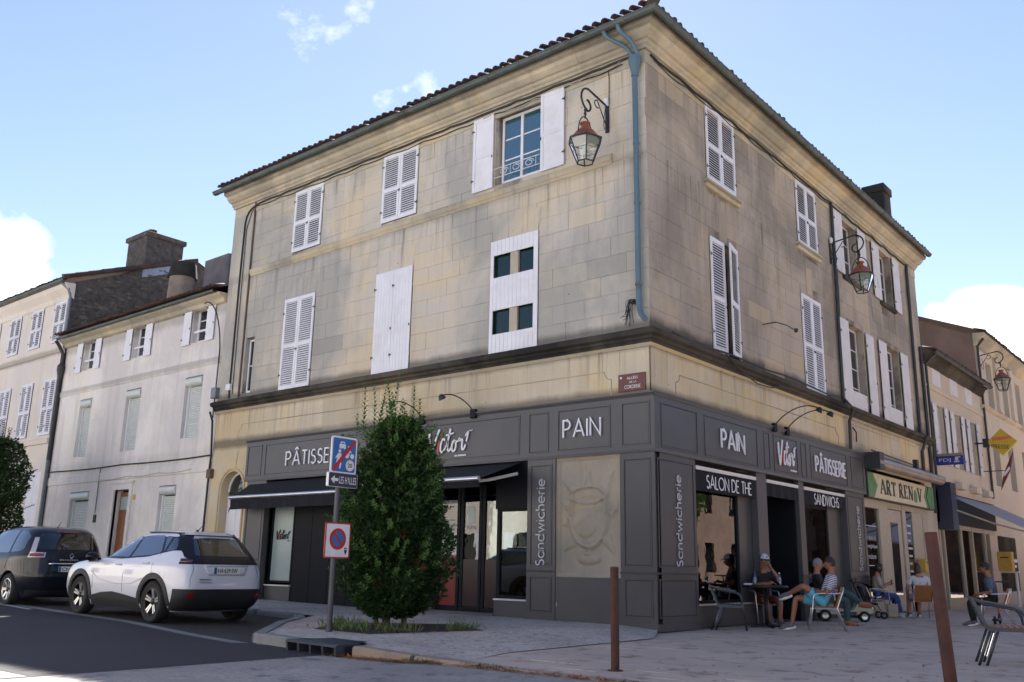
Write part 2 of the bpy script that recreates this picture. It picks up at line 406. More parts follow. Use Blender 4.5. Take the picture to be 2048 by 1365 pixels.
def leaf_mat(name, a, b, dead=None):
    m, n, l, p = new_mat(name)
    p.inputs['Roughness'].default_value = 0.5
    p.inputs['Specular IOR Level'].default_value = 0.35
    pos = pos_n(n, l)
    c = mixc(n, l, ramp(n, l, noise_n(n, l, pos, 3.0, 4, 0.7), 0.35, 0.68), a, b)
    c = mixc(n, l, ramp(n, l, noise_n(n, l, pos, 23.0, 2, 0.7), 0.45, 0.7), c, tuple(x * 1.7 for x in b))
    if dead:
        c = mixc(n, l, ramp(n, l, noise_n(n, l, pos_n(n, l, offs=(2, 5, 1)), 1.9, 3, 0.5), 0.655, 0.69), c, dead)
    l.new(c, p.inputs['Base Color'])
    tr = n.new('ShaderNodeBsdfTranslucent')
    l.new(mixc(n, l, 1.0, c, (1.3, 1.7, 0.6), 'MULTIPLY'), tr.inputs['Color'])
    mx = n.new('ShaderNodeMixShader'); mx.inputs[0].default_value = 0.28
    l.new(p.outputs[0], mx.inputs[1]); l.new(tr.outputs[0], mx.inputs[2])
    l.new(mx.outputs[0], n['Material Output'].inputs['Surface'])
    return m
M['leaf'] = leaf_mat('shrub_leaf', (0.013, 0.032, 0.012), (0.03, 0.062, 0.017), (0.19, 0.06, 0.03))
M['leaf_young'] = leaf_mat('young_shrub_leaf', (0.05, 0.115, 0.025), (0.075, 0.145, 0.035))
M['leaf_dark'] = leaf_mat('dark_shrub_leaf', (0.016, 0.032, 0.012), (0.032, 0.06, 0.018))
M['leaf_litter'] = simple('dry_fallen_leaf', (0.30, 0.12, 0.03), 0.8, var=0.6, vscale=9)
M['grass'] = simple('green_weed', (0.075, 0.11, 0.03), 0.7, var=0.4, vscale=8)
M['bark'] = simple('grey_brown_bark', (0.06, 0.045, 0.033), 0.9, var=0.3, bump=0.4)
M['tobacco_red'] = simple('tobacco_sign_red', (0.13, 0.02, 0.022), 0.5, var=0.1)
def cloth_mat(name, col):
    m, n, l, p = new_mat(name)
    p.inputs['Base Color'].default_value = rgba(col); p.inputs['Roughness'].default_value = 0.85
    tr = n.new('ShaderNodeBsdfTranslucent'); tr.inputs['Color'].default_value = rgba(col)
    mx = n.new('ShaderNodeMixShader'); mx.inputs[0].default_value = 0.7
    l.new(p.outputs[0], mx.inputs[1]); l.new(tr.outputs[0], mx.inputs[2])
    l.new(mx.outputs[0], n['Material Output'].inputs['Surface'])
    return m
M['awning_pale'] = cloth_mat('pale_awning_cloth', (0.86, 0.86, 0.90))
M['grey_stack'] = simple('grey_rendered_stack', (0.17, 0.155, 0.16), 0.9, var=0.2, vscale=2)
M['rubble_stone'] = simple('grey_rubble_stone', (0.12, 0.105, 0.09), 0.95, var=0.5, vscale=3, bump=0.5)
M['lamp_dark_red'] = simple('smoked_tail_lamp', (0.05, 0.012, 0.016), .1, var=.1, coat=1.0)
M['reflector_red'] = simple('red_reflector', (0.16, 0.008, 0.008), .2, var=.1)
M['car_recess'] = simple('white_car_recess', (0.55, 0.56, 0.60), .35, var=.03, coat=1.0)
M['win_green'] = glass_mat('dark_green_pane', trans=False, mirror=0.0, dark=(0.006, 0.022, 0.02))
M['brown_stack'] = simple('brown_stone_stack', (0.24, 0.195, 0.16), 0.95, var=0.3, vscale=3, bump=0.3)
# ------------------------------------------------------------------ mesh builder
class MB:
    def __init__(s):
        s.v = []; s.f = []; s.mi = []
    def add(s, vs, fs, mi=0):
        o = len(s.v)
        s.v += [tuple(v) for v in vs]
        s.f += [tuple(i + o for i in f) for f in fs]
        s.mi += [mi] * len(fs)
    def box(s, x0, x1, y0, y1, z0, z1, mi=0):
        v = [(x, y, z) for z in (z0, z1) for y in (y0, y1) for x in (x0, x1)]
        s.add(v, [(0, 2, 3, 1), (4, 5, 7, 6), (0, 1, 5, 4), (2, 6, 7, 3), (0, 4, 6, 2), (1, 3, 7, 5)], mi)
    def cham(s, x0, x1, y0, y1, z0, z1, c=0.01, mi=0):
        """box with chamfered edges"""
        c = min(c, (x1 - x0) * .45, (y1 - y0) * .45, (z1 - z0) * .45)
        bm = bmesh.new()
        bmesh.ops.create_cube(bm, size=1)
        for v in bm.verts:
            v.co = Vector(((x0 + x1) / 2 + v.co.x * (x1 - x0), (y0 + y1) / 2 + v.co.y * (y1 - y0), (z0 + z1) / 2 + v.co.z * (z1 - z0)))
        bmesh.ops.bevel(bm, geom=bm.edges[:], offset=c, segments=1, affect='EDGES', profile=0.5)
        s.addbm(bm, mi)
    def addbm(s, bm, mi=0):
        bm.verts.index_update()
        s.add([v.co[:] for v in bm.verts], [[v.index for v in f.verts] for f in bm.faces], mi)
        bm.free()
    def prism(s, poly, lo, hi, axis='y', mi=0):
        """poly: 2D points; extruded along axis. axis y: (x,z); axis x: (y,z); axis z: (x,y)"""
        n = len(poly)
        def P(p, d):
            return (p[0], d, p[1]) if axis == 'y' else ((d, p[0], p[1]) if axis == 'x' else (p[0], p[1], d))
        vs = [P(p, lo) for p in poly] + [P(p, hi) for p in poly]
        fs = [tuple(range(n)), tuple(range(2 * n - 1, n - 1, -1))]
        fs += [(i, i + n, (i + 1) % n + n, (i + 1) % n) for i in range(n)]
        s.add(vs, fs, mi)
    def tube(s, pts, r, n=8, mi=0, cap=True):
        pts = [Vector(p) for p in pts]
        k = len(pts)
        rr = r if isinstance(r, (list, tuple)) else [r] * k
        rings = []
        prev = None
        for i, p in enumerate(pts):
            t = (pts[min(i + 1, k - 1)] - pts[max(i - 1, 0)])
            t = t.normalized() if t.length > 1e-9 else Vector((0, 0, 1))
            if prev is None:
                a = Vector((0, 0, 1)) if abs(t.z) < 0.9 else Vector((1, 0, 0))
                u = t.cross(a).normalized()
            else:
                u = prev - t * prev.dot(t)
                u = u.normalized() if u.length > 1e-6 else t.orthogonal().normalized()
            w = t.cross(u)
            prev = u
            rings.append([p + (u * cos(2 * pi * j / n) + w * sin(2 * pi * j / n)) * rr[i] for j in range(n)])
        vs = [v for ring in rings for v in ring]
        fs = []
        for i in range(k - 1):
            for j in range(n):
                a = i * n + j; b = i * n + (j + 1) % n
                fs.append((a, b, b + n, a + n))
        if cap:
            fs.append(tuple(range(n - 1, -1, -1)))
            fs.append(tuple(range((k - 1) * n, k * n)))
        s.add(vs, fs, mi)
    def lathe(s, prof, n=16, origin=(0, 0, 0), axis=(0, 0, 1), mi=0, phase=0.0, cap=True):
        """prof: list of (r, h)"""
        ax = Vector(axis).normalized()
        u = ax.orthogonal().normalized() if abs(ax.z) < 0.99 else Vector((1, 0, 0))
        w = ax.cross(u)
        o = Vector(origin)
        vs = []
        for (r, h) in prof:
            for j in range(n):
                a = 2 * pi * j / n + phase
                vs.append(o + ax * h + (u * cos(a) + w * sin(a)) * r)
        fs = []
        for i in range(len(prof) - 1):
            for j in range(n):
                a = i * n + j; b = i * n + (j + 1) % n
                fs.append((a, b, b + n, a + n))
        if cap and prof[0][0] > 1e-5: fs.append(tuple(range(n - 1, -1, -1)))
        if cap and prof[-1][0] > 1e-5: fs.append(tuple(range((len(prof) - 1) * n, len(prof) * n)))
        s.add(vs, fs, mi)
    def quad(s, a, b, c, d, mi=0):
        s.add([a, b, c, d], [(0, 1, 2, 3)], mi)
    def sphere(s, c, r, n=10, m=7, sc=(1, 1, 1), mi=0):
        vs = []; fs = []
        for i in range(m + 1):
            t = pi * i / m
            for j in range(n):
                a = 2 * pi * j / n
                vs.append((c[0] + r * sc[0] * sin(t) * cos(a), c[1] + r * sc[1] * sin(t) * sin(a), c[2] + r * sc[2] * cos(t)))
        for i in range(m):
            for j in range(n):
                fs.append((i * n + j, (i + 1) * n + j, (i + 1) * n + (j + 1) % n, i * n + (j + 1) % n))
        s.add(vs, fs, mi)
    def mesh(s, name, mats, smooth=False, recalc=True, weld=False, angle=None):
        me = bpy.data.meshes.new(name)
        me.from_pydata(s.v, [], s.f)
        if not isinstance(mats, (list, tuple)): mats = [mats]
        for m in mats: me.materials.append(M[m] if isinstance(m, str) else m)
        if any(s.mi): me.polygons.foreach_set('material_index', s.mi)
        if recalc or weld:
            bm = bmesh.new(); bm.from_mesh(me)
            if weld: bmesh.ops.remove_doubles(bm, verts=bm.verts[:], dist=0.0004)
            if recalc: bmesh.ops.recalc_face_normals(bm, faces=bm.faces[:])
            bm.to_mesh(me); bm.free()
        if smooth:
            me.polygons.foreach_set('use_smooth', [True] * len(me.polygons))
            if angle: me.set_sharp_from_angle(angle=radians(angle))
        me.update()
        return me

def link(name, me, parent=None, loc=(0, 0, 0), rot=(0, 0, 0), label=None, cat=None, group=None, kind=None):
    o = bpy.data.objects.new(name, me)
    COL.objects.link(o)
    if parent is not None: o.parent = parent
    o.location = loc
    o.rotation_euler = rot
    if label: o['label'] = label
    if cat: o['category'] = cat
    if group: o['group'] = group
    if kind: o['kind'] = kind
    return o
def root(name, label, cat, loc=(0, 0, 0), rz=0.0, group=None):
    o = link(name, None, None, loc, (0, 0, rz), label, cat, group)
    o.empty_display_size = 0.2
    return o
def part(name, mb, mats, parent, loc=(0, 0, 0), rz=0.0, smooth=False, angle=None, label=None, kind=None, recalc=True, weld=False, rot=None):
    me = mb.mesh(name, mats, smooth, recalc, weld, angle) if isinstance(mb, MB) else mb
    return link(name, me, parent, loc, rot if rot else (0, 0, rz), label=label, kind=kind)
def struct(name, mb, mats, smooth=False, kind='structure', **k):
    me = mb.mesh(name, mats, smooth, **k)
    return link(name, me, None, kind=kind)
def copy_tree(o, parent=None):
    c = o.copy(); COL.objects.link(c)
    if parent is not None:
        mpi = o.matrix_parent_inverse.copy()
        c.parent = parent; c.matrix_parent_inverse = mpi
    for ch in list(o.children): copy_tree(ch, c)
    return c

def bez(p0, p1, p2, p3, n=10):
    out = []
    for i in range(n + 1):
        t = i / n
        out.append(tuple((1 - t) ** 3 * a + 3 * (1 - t) ** 2 * t * b + 3 * (1 - t) * t * t * c + t ** 3 * d for a, b, c, d in zip(p0, p1, p2, p3)))
    return out

# ------------------------------------------------------------------ lettering
FONT_CACHE = {}
def text_mesh(txt, size, depth, off=0.0, sx=1.0, spacing=1.0):
    """letters from the built-in typeface, turned into mesh; lies in the XZ plane facing -Y, centred"""
    cu = bpy.data.curves.new('letters', 'FONT')
    cu.body = txt
    cu.size = size
    cu.extrude = depth / 2
    cu.offset = off
    cu.space_character = spacing
    cu.align_x = 'CENTER'; cu.align_y = 'CENTER'
    cu.resolution_u = 4
    ob = bpy.data.objects.new('letters', cu)
    COL.objects.link(ob)
    dg = bpy.context.evaluated_depsgraph_get()
    me = bpy.data.meshes.new_from_object(ob.evaluated_get(dg))
    bpy.data.objects.remove(ob); bpy.data.curves.remove(cu)
    xs = [v.co.x for v in me.vertices]; ys = [v.co.y for v in me.vertices]
    cx = (min(xs) + max(xs)) / 2; cy = (min(ys) + max(ys)) / 2
    w = max(xs) - min(xs); h = max(ys) - min(ys)
    for v in me.vertices:
        x, y, z = v.co
        v.co = ((x - cx) * sx, -z, y - cy)
    me.materials.clear()
    return me, w * sx, h
def lettering(txt, mat, parent, u, d, z, w=None, h=None, depth=0.02, rz=0.0, off=0.0, name='lettering', roll=0.0, wmax=None, spacing=1.0):
    """place letters centred at local (u, d, z); fit to width w and height h"""
    me, W0, H0 = text_mesh(txt, 1.0, 1.0, off, 1.0, spacing)
    sx = (w / W0) if w else (h / H0); sz = (h / H0) if h else sx
    for v in me.vertices:
        v.co = (v.co.x * sx, v.co.y * depth, v.co.z * sz)
        if roll:
            c, s_ = cos(roll), sin(roll)
            v.co = (v.co.x * c - v.co.z * s_, v.co.y, v.co.x * s_ + v.co.z * c)
    me.materials.append(M[mat])
    pos = Matrix.Rotation(rz, 4, 'Z') @ Vector((u, d, z))
    return link(name, me, parent, pos, (0, 0, rz))

# thin geometric capitals drawn as strokes on a unit box (x, y)
def arc(cx, cy, rx, ry, a0, a1, n=10):
    return [(cx + rx * cos(radians(a0 + (a1 - a0) * i / n)), cy + ry * sin(radians(a0 + (a1 - a0) * i / n))) for i in range(n + 1)]
GL = {
 'P': (0.50, [[(0, 0), (0, 1), (.24, 1)] + arc(.24, .74, .24, .26, 90, -90, 9) + [(0, .48)]]),
 'A': (0.72, [[(0, 0), (.36, 1), (.72, 0)], [(.13, .33), (.59, .33)]]),
 'I': (0.0, [[(0, 0), (0, 1)]]),
 'N': (0.66, [[(0, 0), (0, 1), (.66, 0), (.66, 1)]]),
 'T': (0.48, [[(.24, 0), (.24, 1)], [(0, 1), (.48, 1)]]),
 'S': (0.42, [arc(.21, .76, .19, .24, 40, 230, 9) + arc(.21, .27, .21, .27, 70, -150, 11)]),
 'E': (0.40, [[(.4, 1), (0, 1), (0, 0), (.4, 0)], [(0, .52), (.36, .52)]]),
 'R': (0.52, [[(0, 0), (0, 1), (.24, 1)] + arc(.24, .75, .23, .25, 90, -90, 9) + [(0, .5)], [(.2, .5), (.52, 0)]]),
 'L': (0.38, [[(0, 1), (0, 0), (.38, 0)]]),
 'O': (0.92, [arc(.46, .5, .46, .5, 0, 360, 22)]),
 'D': (0.68, [[(0, 0), (0, 1), (.2, 1)] + arc(.2, .5, .48, .5, 90, -90, 12) + [(0, 0)]]),
 'H': (0.58, [[(0, 0), (0, 1)], [(.58, 0), (.58, 1)], [(0, .52), (.58, .52)]]),
 'W': (1.0, [[(0, 1), (.25, 0), (.5, .95), (.75, 0), (1.0, 1)]]),
 'C': (0.74, [arc(.5, .5, .5, .5, 50, 310, 16)]),
 'a': (0.56, [arc(.27, .33, .27, .33, 0, 360, 14), [(.55, .66), (.55, 0)]]),
 'n': (0.44, [[(0, 0), (0, .66)], [(0, .4)] + arc(.22, .42, .22, .24, 180, 0, 8) + [(.44, 0)]]),
 'd': (0.56, [arc(.27, .33, .27, .33, 0, 360, 14), [(.55, 1.05), (.55, 0)]]),
 'w': (0.78, [[(0, .66), (.2, 0), (.39, .6), (.58, 0), (.78, .66)]]),
 'i': (0.0, [[(0, 0), (0, .66)], [(0, .86), (0, .93)]]),
 'c': (0.5, [arc(.32, .33, .32, .33, 50, 310, 12)]),
 'h': (0.44, [[(0, 0), (0, 1.05)], [(0, .4)] + arc(.22, .42, .22, .24, 180, 0, 8) + [(.44, 0)]]),
 'e': (0.58, [[(.01, .34), (.57, .34)] + arc(.29, .33, .29, .33, 0, 310, 14)]),
 'r': (0.26, [[(0, 0), (0, .66)], [(0, .38)] + arc(.2, .4, .2, .25, 180, 70, 5)]),
 ' ': (0.22, []),
}
def stroke_mb(mb, pl, w, depth, y0=0.0):
    """flat ribbon of width w along a polyline in XZ, extruded towards -Y"""
    n = len(pl)
    closed = hypot(pl[0][0] - pl[-1][0], pl[0][1] - pl[-1][1]) < 1e-4
    L = []; R = []
    for i in range(n):
        p = pl[i]
        a = pl[i - 1] if i > 0 else (pl[-2] if closed else None)
        b = pl[i + 1] if i < n - 1 else (pl[1] if closed else None)
        def nrm(p, q):
            d = hypot(q[0] - p[0], q[1] - p[1]) or 1e-9
            return (-(q[1] - p[1]) / d, (q[0] - p[0]) / d)
        ns = [nrm(a, p)] if a else []
        if b: ns.append(nrm(p, b))
        nx = sum(q[0] for q in ns); ny = sum(q[1] for q in ns)
        m = hypot(nx, ny) or 1e-9
        nx /= m; ny /= m
        k = 1.0
        if len(ns) == 2:
            c = max(0.45, nx * ns[0][0] + ny * ns[0][1]); k = 1 / c
        L.append((p[0] + nx * w / 2 * k, p[1] + ny * w / 2 * k)); R.append((p[0] - nx * w / 2 * k, p[1] - ny * w / 2 * k))
    vs = []
    for (q, r) in zip(L, R):
        vs += [(q[0], y0, q[1]), (r[0], y0, r[1]), (q[0], y0 - depth, q[1]), (r[0], y0 - depth, r[1])]
    fs = []
    for i in range(n - 1):
        a = 4 * i; b = a + 4
        fs += [(a + 2, b + 2, b + 3, a + 3), (a, a + 1, b + 1, b), (a, b, b + 2, a + 2), (a + 1, a + 3, b + 3, b + 1)]
    fs += [(0, 2, 3, 1), (4 * n - 4, 4 * n - 3, 4 * n - 1, 4 * n - 2)]
    mb.add(vs, fs)
def stroke_text(txt, h, stroke, depth, gap=0.2, sx=1.0, width=None):
    """returns MB centred on its middle, cap height h"""
    mb = MB(); x = 0.0
    glyphs = []
    for ch in txt:
        hat = None
        if ch in 'ÂÉ': hat = ch; ch = {'Â': 'A', 'É': 'E'}[ch]
        w, pls = GL[ch]
        pls = list(pls)
        if hat == 'Â': pls.append([(.2, 1.14), (.36, 1.28), (.52, 1.14)])
        if hat == 'É': pls.append([(.14, 1.12), (.3, 1.26)])
        glyphs.append((x, pls))
        x += w + gap
    tot = x - gap
    if width: sx = width / (tot * h)
    for (gx, pls) in glyphs:
        for pl in pls:
            q = [((gx + px - tot / 2) * h * sx, (py - 0.5) * h) for px, py in pl]
            stroke_mb(mb, q, stroke, depth)
    return mb, tot * h * sx
# brush script of the bakery sign: polylines on a box about 2.3 wide, 1 high
SCRIPT = [
 ([(0.02, .86), (.03, .62), (.05, .4)], .085), ([(0.05, .45), (.1, .2), (.16, .02), (.22, .12), (.34, .5), (.5, .86), (.56, .98)], .075),
 ([(.86, .52), (.80, .60), (.70, .54), (.63, .32), (.64, .12), (.74, .06), (.88, .2), (.98, .36)], .07),
 ([(.98, .36), (1.06, .6), (1.14, .96)], .075), ([(1.03, .52), (1.0, .26), (1.04, .08), (1.14, .14), (1.22, .26)], .07), ([(.92, .72), (1.1, .74), (1.32, .78)], .06),
 ([(1.36, .5), (1.26, .42), (1.22, .2), (1.3, .06), (1.42, .14), (1.46, .36), (1.38, .5), (1.46, .44), (1.58, .46)], .07),
 ([(1.58, .46), (1.62, .58), (1.64, .46), (1.70, .5), (1.78, .52), (1.76, .34), (1.76, .12), (1.86, .12), (1.94, .3)], .07),
 ([(1.93, .62), (2.0, .72), (2.08, .8), (2.03, .6), (1.98, .42)], .055), ([(2.13, .82), (2.2, .8)], .03), ([(2.24, .80), (2.27, .85)], .025),
]
SCRIPT_I = [([(.60, .56), (.52, .28), (.50, .10), (.56, .06)], .075), ([(.66, .74), (.68, .79)], .075)]
def script_mb(strokes, h, depth, sx=1.0):
    mb = MB()
    for pl, w in strokes:
        # smooth the polyline a little
        pts = pl
        if len(pl) > 2:
            for _ in range(2):
                q = [pts[0]]
                for a, b in zip(pts[:-1], pts[1:]):
                    q += [(a[0] * .75 + b[0] * .25, a[1] * .75 + b[1] * .25), (a[0] * .25 + b[0] * .75, a[1] * .25 + b[1] * .75)]
                q.append(pts[-1]); pts = q
        stroke_mb(mb, [((x - 1.12) * h * sx, (y - .5) * h) for x, y in pts], w * h, depth)
    return mb

# ------------------------------------------------------------------ facade helpers (local frame: x right along wall, y into the wall, z up)
RZ_A = 0.0
RZ_B = pi / 2
def loc_face(rz, p):
    return Matrix.Rotation(rz, 4, 'Z') @ Vector(p)
def wall_holes(mb, u0, u1, z0, z1, holes, y=0.008, depth=0.25):
    us = sorted({u0, u1} | {min(max(h[0], u0), u1) for h in holes} | {min(max(h[1], u0), u1) for h in holes})
    zs = sorted({z0, z1} | {min(max(h[2], z0), z1) for h in holes} | {min(max(h[3], z0), z1) for h in holes})
    for i in range(len(us) - 1):
        for j in range(len(zs) - 1):
            cu = (us[i] + us[i + 1]) / 2; cz = (zs[j] + zs[j + 1]) / 2
            if any(h[0] < cu < h[1] and h[2] < cz < h[3] for h in holes): continue
            mb.quad((us[i], y, zs[j]), (us[i + 1], y, zs[j]), (us[i + 1], y, zs[j + 1]), (us[i], y, zs[j + 1]))
    for h in holes:
        a, b, c, d = h[:4]; dp = h[4] if len(h) > 4 else depth
        mb.quad((a, y, c), (a, y + dp, c), (a, y + dp, d), (a, y, d))
        mb.quad((b, y, c), (b, y, d), (b, y + dp, d), (b, y + dp, c))
        mb.quad((a, y, d), (a, y + dp, d), (b, y + dp, d), (b, y, d))
        mb.quad((a, y, c), (b, y, c), (b, y + dp, c), (a, y + dp, c))
def stone_mb(x0, x1, z0, z1, t, g=0.0022):
    """one ashlar block: front with a small arris, proud by t"""
    mb = MB()
    x0 += g; x1 -= g; z0 += g; z1 -= g
    c = 0.0045
    a = [(x0, 0.02, z0), (x1, 0.02, z0), (x1, 0.02, z1), (x0, 0.02, z1)]
    b = [(x0, 0.004 - t, z0), (x1, 0.004 - t, z0), (x1, 0.004 - t, z1), (x0, 0.004 - t, z1)]
    d = [(x0 + c, -t, z0 + c), (x1 - c, -t, z0 + c), (x1 - c, -t, z1 - c), (x0 + c, -t, z1 - c)]
    vs = a + b + d
    fs = [(8, 9, 10, 11)]
    for k in range(4):
        n = (k + 1) % 4
        fs += [(k, n, 4 + n, 4 + k), (4 + k, 4 + n, 8 + n, 8 + k)]
    mb.add(vs, fs)
    return mb
def ashlar(parent, rz, u0, u1, z0, z1, holes, ch, bl, seed, mat, limit, name='stone', wedges=True):
    r = random.Random(seed)
    rows = max(1, round((z1 - z0) / ch))
    hh = (z1 - z0) / rows
    out = []
    for k in range(rows):
        za = z0 + k * hh; zb = za + hh
        cuts = []
        spans = [(u0, u1)]
        for h in holes:
            if h[2] < zb - 0.02 and h[3] > za + 0.02:
                ns = []
                for a, b in spans:
                    if h[1] <= a or h[0] >= b: ns.append((a, b)); continue
                    if h[0] > a: ns.append((a, h[0]))
                    if h[1] < b: ns.append((h[1], b))
                spans = ns
        for a, b in spans:
            L = b - a
            if L < 0.03: continue
            n = max(1, round(L / bl))
            edges = [a]
            offs = (0.5 if k % 2 else 0.0)
            if n > 1:
                step = L / n
                e = [a + step * (i + (0.28 if k % 2 else -0.12) + r.uniform(-.16, .16)) for i in range(1, n)]
                edges += [min(max(x, a + .12), b - .12) for x in e]
                if k % 2 and L > 1.2: edges.append(a + step * 0.42)
            edges = sorted(set(edges)) + [b]
            i = 1
            ed = [edges[0]]
            for x in edges[1:]:
                if x - ed[-1] > 0.16 or x == b: ed.append(x)
            for x0, x1 in zip(ed[:-1], ed[1:]):
                if x1 - x0 < 0.02: continue
                # partial vertical clipping against openings that end inside the course
                lo, hi = za, zb
                for h in holes:
                    if h[0] < x1 - .01 and h[1] > x0 + .01:
                        if h[2] >= zb - 0.02 and h[2] < zb: hi = min(hi, h[2])
                        if h[3] <= za + 0.02 and h[3] > za: lo = max(lo, h[3])
                out.append((x0, x1, lo, hi, r.uniform(0.0, 0.006)))
    out.sort(key=lambda s: -(s[1] - s[0]) * (s[3] - s[2]))
    rest = MB()
    for i, s in enumerate(out):
        mb = stone_mb(*s)
        if i < limit: part(name, mb, mat, parent, rz=rz, recalc=False)
        else: rest.add(mb.v, mb.f)
    if rest.v: part(name, rest, mat, parent, rz=rz, kind='stuff', recalc=False)
    return min(len(out), limit)

SHUT = {}
def hinges(o, w, h, side):
    """iron strap ends and a catch on the leaf"""
    if 'hinge' not in SHUT:
        m = MB(); m.box(-.022, .045, -.043, -.033, -.014, .014); m.tube([(-.018, -.04, -.035), (-.018, -.04, .035)], .009, 6); SHUT['hinge'] = m.mesh('hinge', 'iron')
        m = MB(); m.cham(-.012, .012, -.05, -.033, -.03, .03, .004); SHUT['catch'] = m.mesh('catch', 'iron')
    for f in (.16, .84): link('hinge', SHUT['hinge'], o, (0 if side == 'l' else w, 0, h * f), (0, 0, 0) if side == 'l' else (0, pi, 0))
    link('catch', SHUT['catch'], o, (w - .02 if side == 'l' else .02, 0, h * .42))
def shutter(parent, rz, u0, u1, z0, z1, y=-0.012, kind='louvre', open_flat=False, mat='white_paint', single=True, rot=0.0, hinge='l', pitch=0.057, rows=2, label=None):
    """one shutter leaf, its outer face towards -y"""
    w = u1 - u0; h = z1 - z0
    key = (kind, round(w, 3), round(h, 3), mat, pitch, single)
    if key not in SHUT:
        fr = MB(); slats = []
        t = 0.034
        if kind in ('louvre', 'ribbed'):
            st = 0.075; rl = 0.10
            fr.cham(0, st, -t, 0, 0, h, .004); fr.cham(w - st, w, -t, 0, 0, h, .004)
            zr = [0, h * 0.47 - rl / 2, h - rl] if rows == 2 else [0, h - rl]
            for z in zr: fr.cham(st, w - st, -t + .002, -.002, z, z + rl, .004)
            sl = MB()
            a = radians(52 if kind == 'louvre' else 97)
            dw = 0.056 if kind == 'louvre' else .054
            if kind == 'ribbed': fr.box(.03, w - .03, -.012, -.004, .05, h - .05)
            c, s_ = cos(a) * dw / 2, sin(a) * dw / 2
            th = 0.005
            # sloping slat: top edge at the back, lower edge in front
            prof = [(-c, -s_ - th), (c, s_ - th), (c, s_ + th), (-c, -s_ + th)]
            sl.prism([(0 + 0, 0)] * 0 or [(p[0], p[1]) for p in prof], st - .004, w - st + .004, 'x')
            sm = sl.mesh('slat', mat)
            for z in range(len(zr) - 1):
                a0 = zr[z] + rl; a1 = zr[z + 1]
                k = max(3, int((a1 - a0) / pitch)); p = (a1 - a0) / k
                slats += [a0 + p * (i + .5) for i in range(k)]
        else:
            sm = None
            k = max(3, round(w / 0.105)); p = w / k
            slats = []
        SHUT[key] = (fr.mesh('shutter', mat) if fr.v else None, sm, slats)
    fm, sm, slats = SHUT[key]
    pos = loc_face(rz, (u0, y, z0))
    if kind in ('louvre', 'ribbed'):
        o = link('shutter', fm, parent, pos, (0, 0, rz + rot), label=label)
        hinges(o, w, h, hinge)
        if single:
            for z in slats: link('slat', sm, o, (0, -0.016, z))
        else:
            mb = MB()
            vv = [v.co.copy() for v in sm.vertices]; ff = [tuple(p.vertices) for p in sm.polygons]
            for z in slats: mb.add([(v.x, v.y - .016, v.z + z) for v in vv], ff)
            k2 = key + ('j',)
            if k2 not in SHUT: SHUT[k2] = mb.mesh('slat', mat, recalc=False)
            link('slat', SHUT[k2], o, kind='stuff')
    else:
        mb = MB()
        # ledge rails behind, boards as sub-parts
        mb.box(0.02, w - 0.02, -0.004, 0.018, h * .13, h * .13 + .09); mb.box(0.02, w - 0.02, -0.004, 0.018, h * .80, h * .80 + .09)
        o = part('shutter', mb, mat, parent, pos, rz + rot, label=label)
        k = max(3, round(w / 0.105)); p = w / k
        kk = ('board', round(p, 3), round(h, 3), mat)
        if kk not in SHUT:
            b = MB(); b.cham(0.0015, p - .0015, -.026, -.004, 0, h, .004); SHUT[kk] = b.mesh('board', mat)
        for i in range(k): link('board', SHUT[kk], o, (i * p, 0, 0))
        hinges(o, w, h, hinge)
    return o

def window(parent, rz, u0, u1, z0, z1, y, frame='white_paint', glass='win_dark', cols=2, rows=3, fw=0.055, label=None):
    """casement: frame part with pane sub-parts"""
    mb = MB()
    d0, d1 = y - 0.05, y
    mb.box(u0, u0 + fw, d0, d1, z0, z1); mb.box(u1 - fw, u1, d0, d1, z0, z1)
    mb.box(u0 + fw, u1 - fw, d0 + .002, d1, z0, z0 + fw * 1.3); mb.box(u0 + fw, u1 - fw, d0 + .002, d1, z1 - fw, z1)
    cw = (u1 - u0 - 2 * fw) / cols
    for c in range(1, cols):
        x = u0 + fw + cw * c
        mb.box(x - fw * .6, x + fw * .6, d0 - .006, d1, z0 + fw * 1.3, z1 - fw)
    rh = (z1 - z0 - fw * 2.3) / rows
    for r in range(1, rows):
        z = z0 + fw * 1.3 + rh * r
        for c in range(cols):
            x = u0 + fw + cw * c
            mb.box(x + fw * .6, x + cw - fw * .6, d0 + .012, d1 - .01, z - .014, z + .014)
    o = part('window', mb, frame, parent, rz=rz, label=label)
    for c in range(cols):
        for r in range(rows):
            x = u0 + fw + cw * c; z = z0 + fw * 1.3 + rh * r
            g = MB(); g.box(x + .004, x + cw - .004, y - .026, y - .018, z + .004, z + rh - .004)
            part('pane', g, glass, o)
    return o
def profile_run(mb, prof, u0, u1, e0=0.0, e1=0.0, mi=0):
    """moulding along x. prof: (y, z) outline; e0/e1 : mitre, adds |y| to the ends"""
    n = len(prof)
    vs = [(u0 - e0 * max(0, -y), y, z) for y, z in prof] + [(u1 + e1 * max(0, -y), y, z) for y, z in prof]
    fs = [tuple(range(n)), tuple(range(2 * n - 1, n - 1, -1))] + [(i, i + n, (i + 1) % n + n, (i + 1) % n) for i in range(n)]
    mb.add(vs, fs, mi)
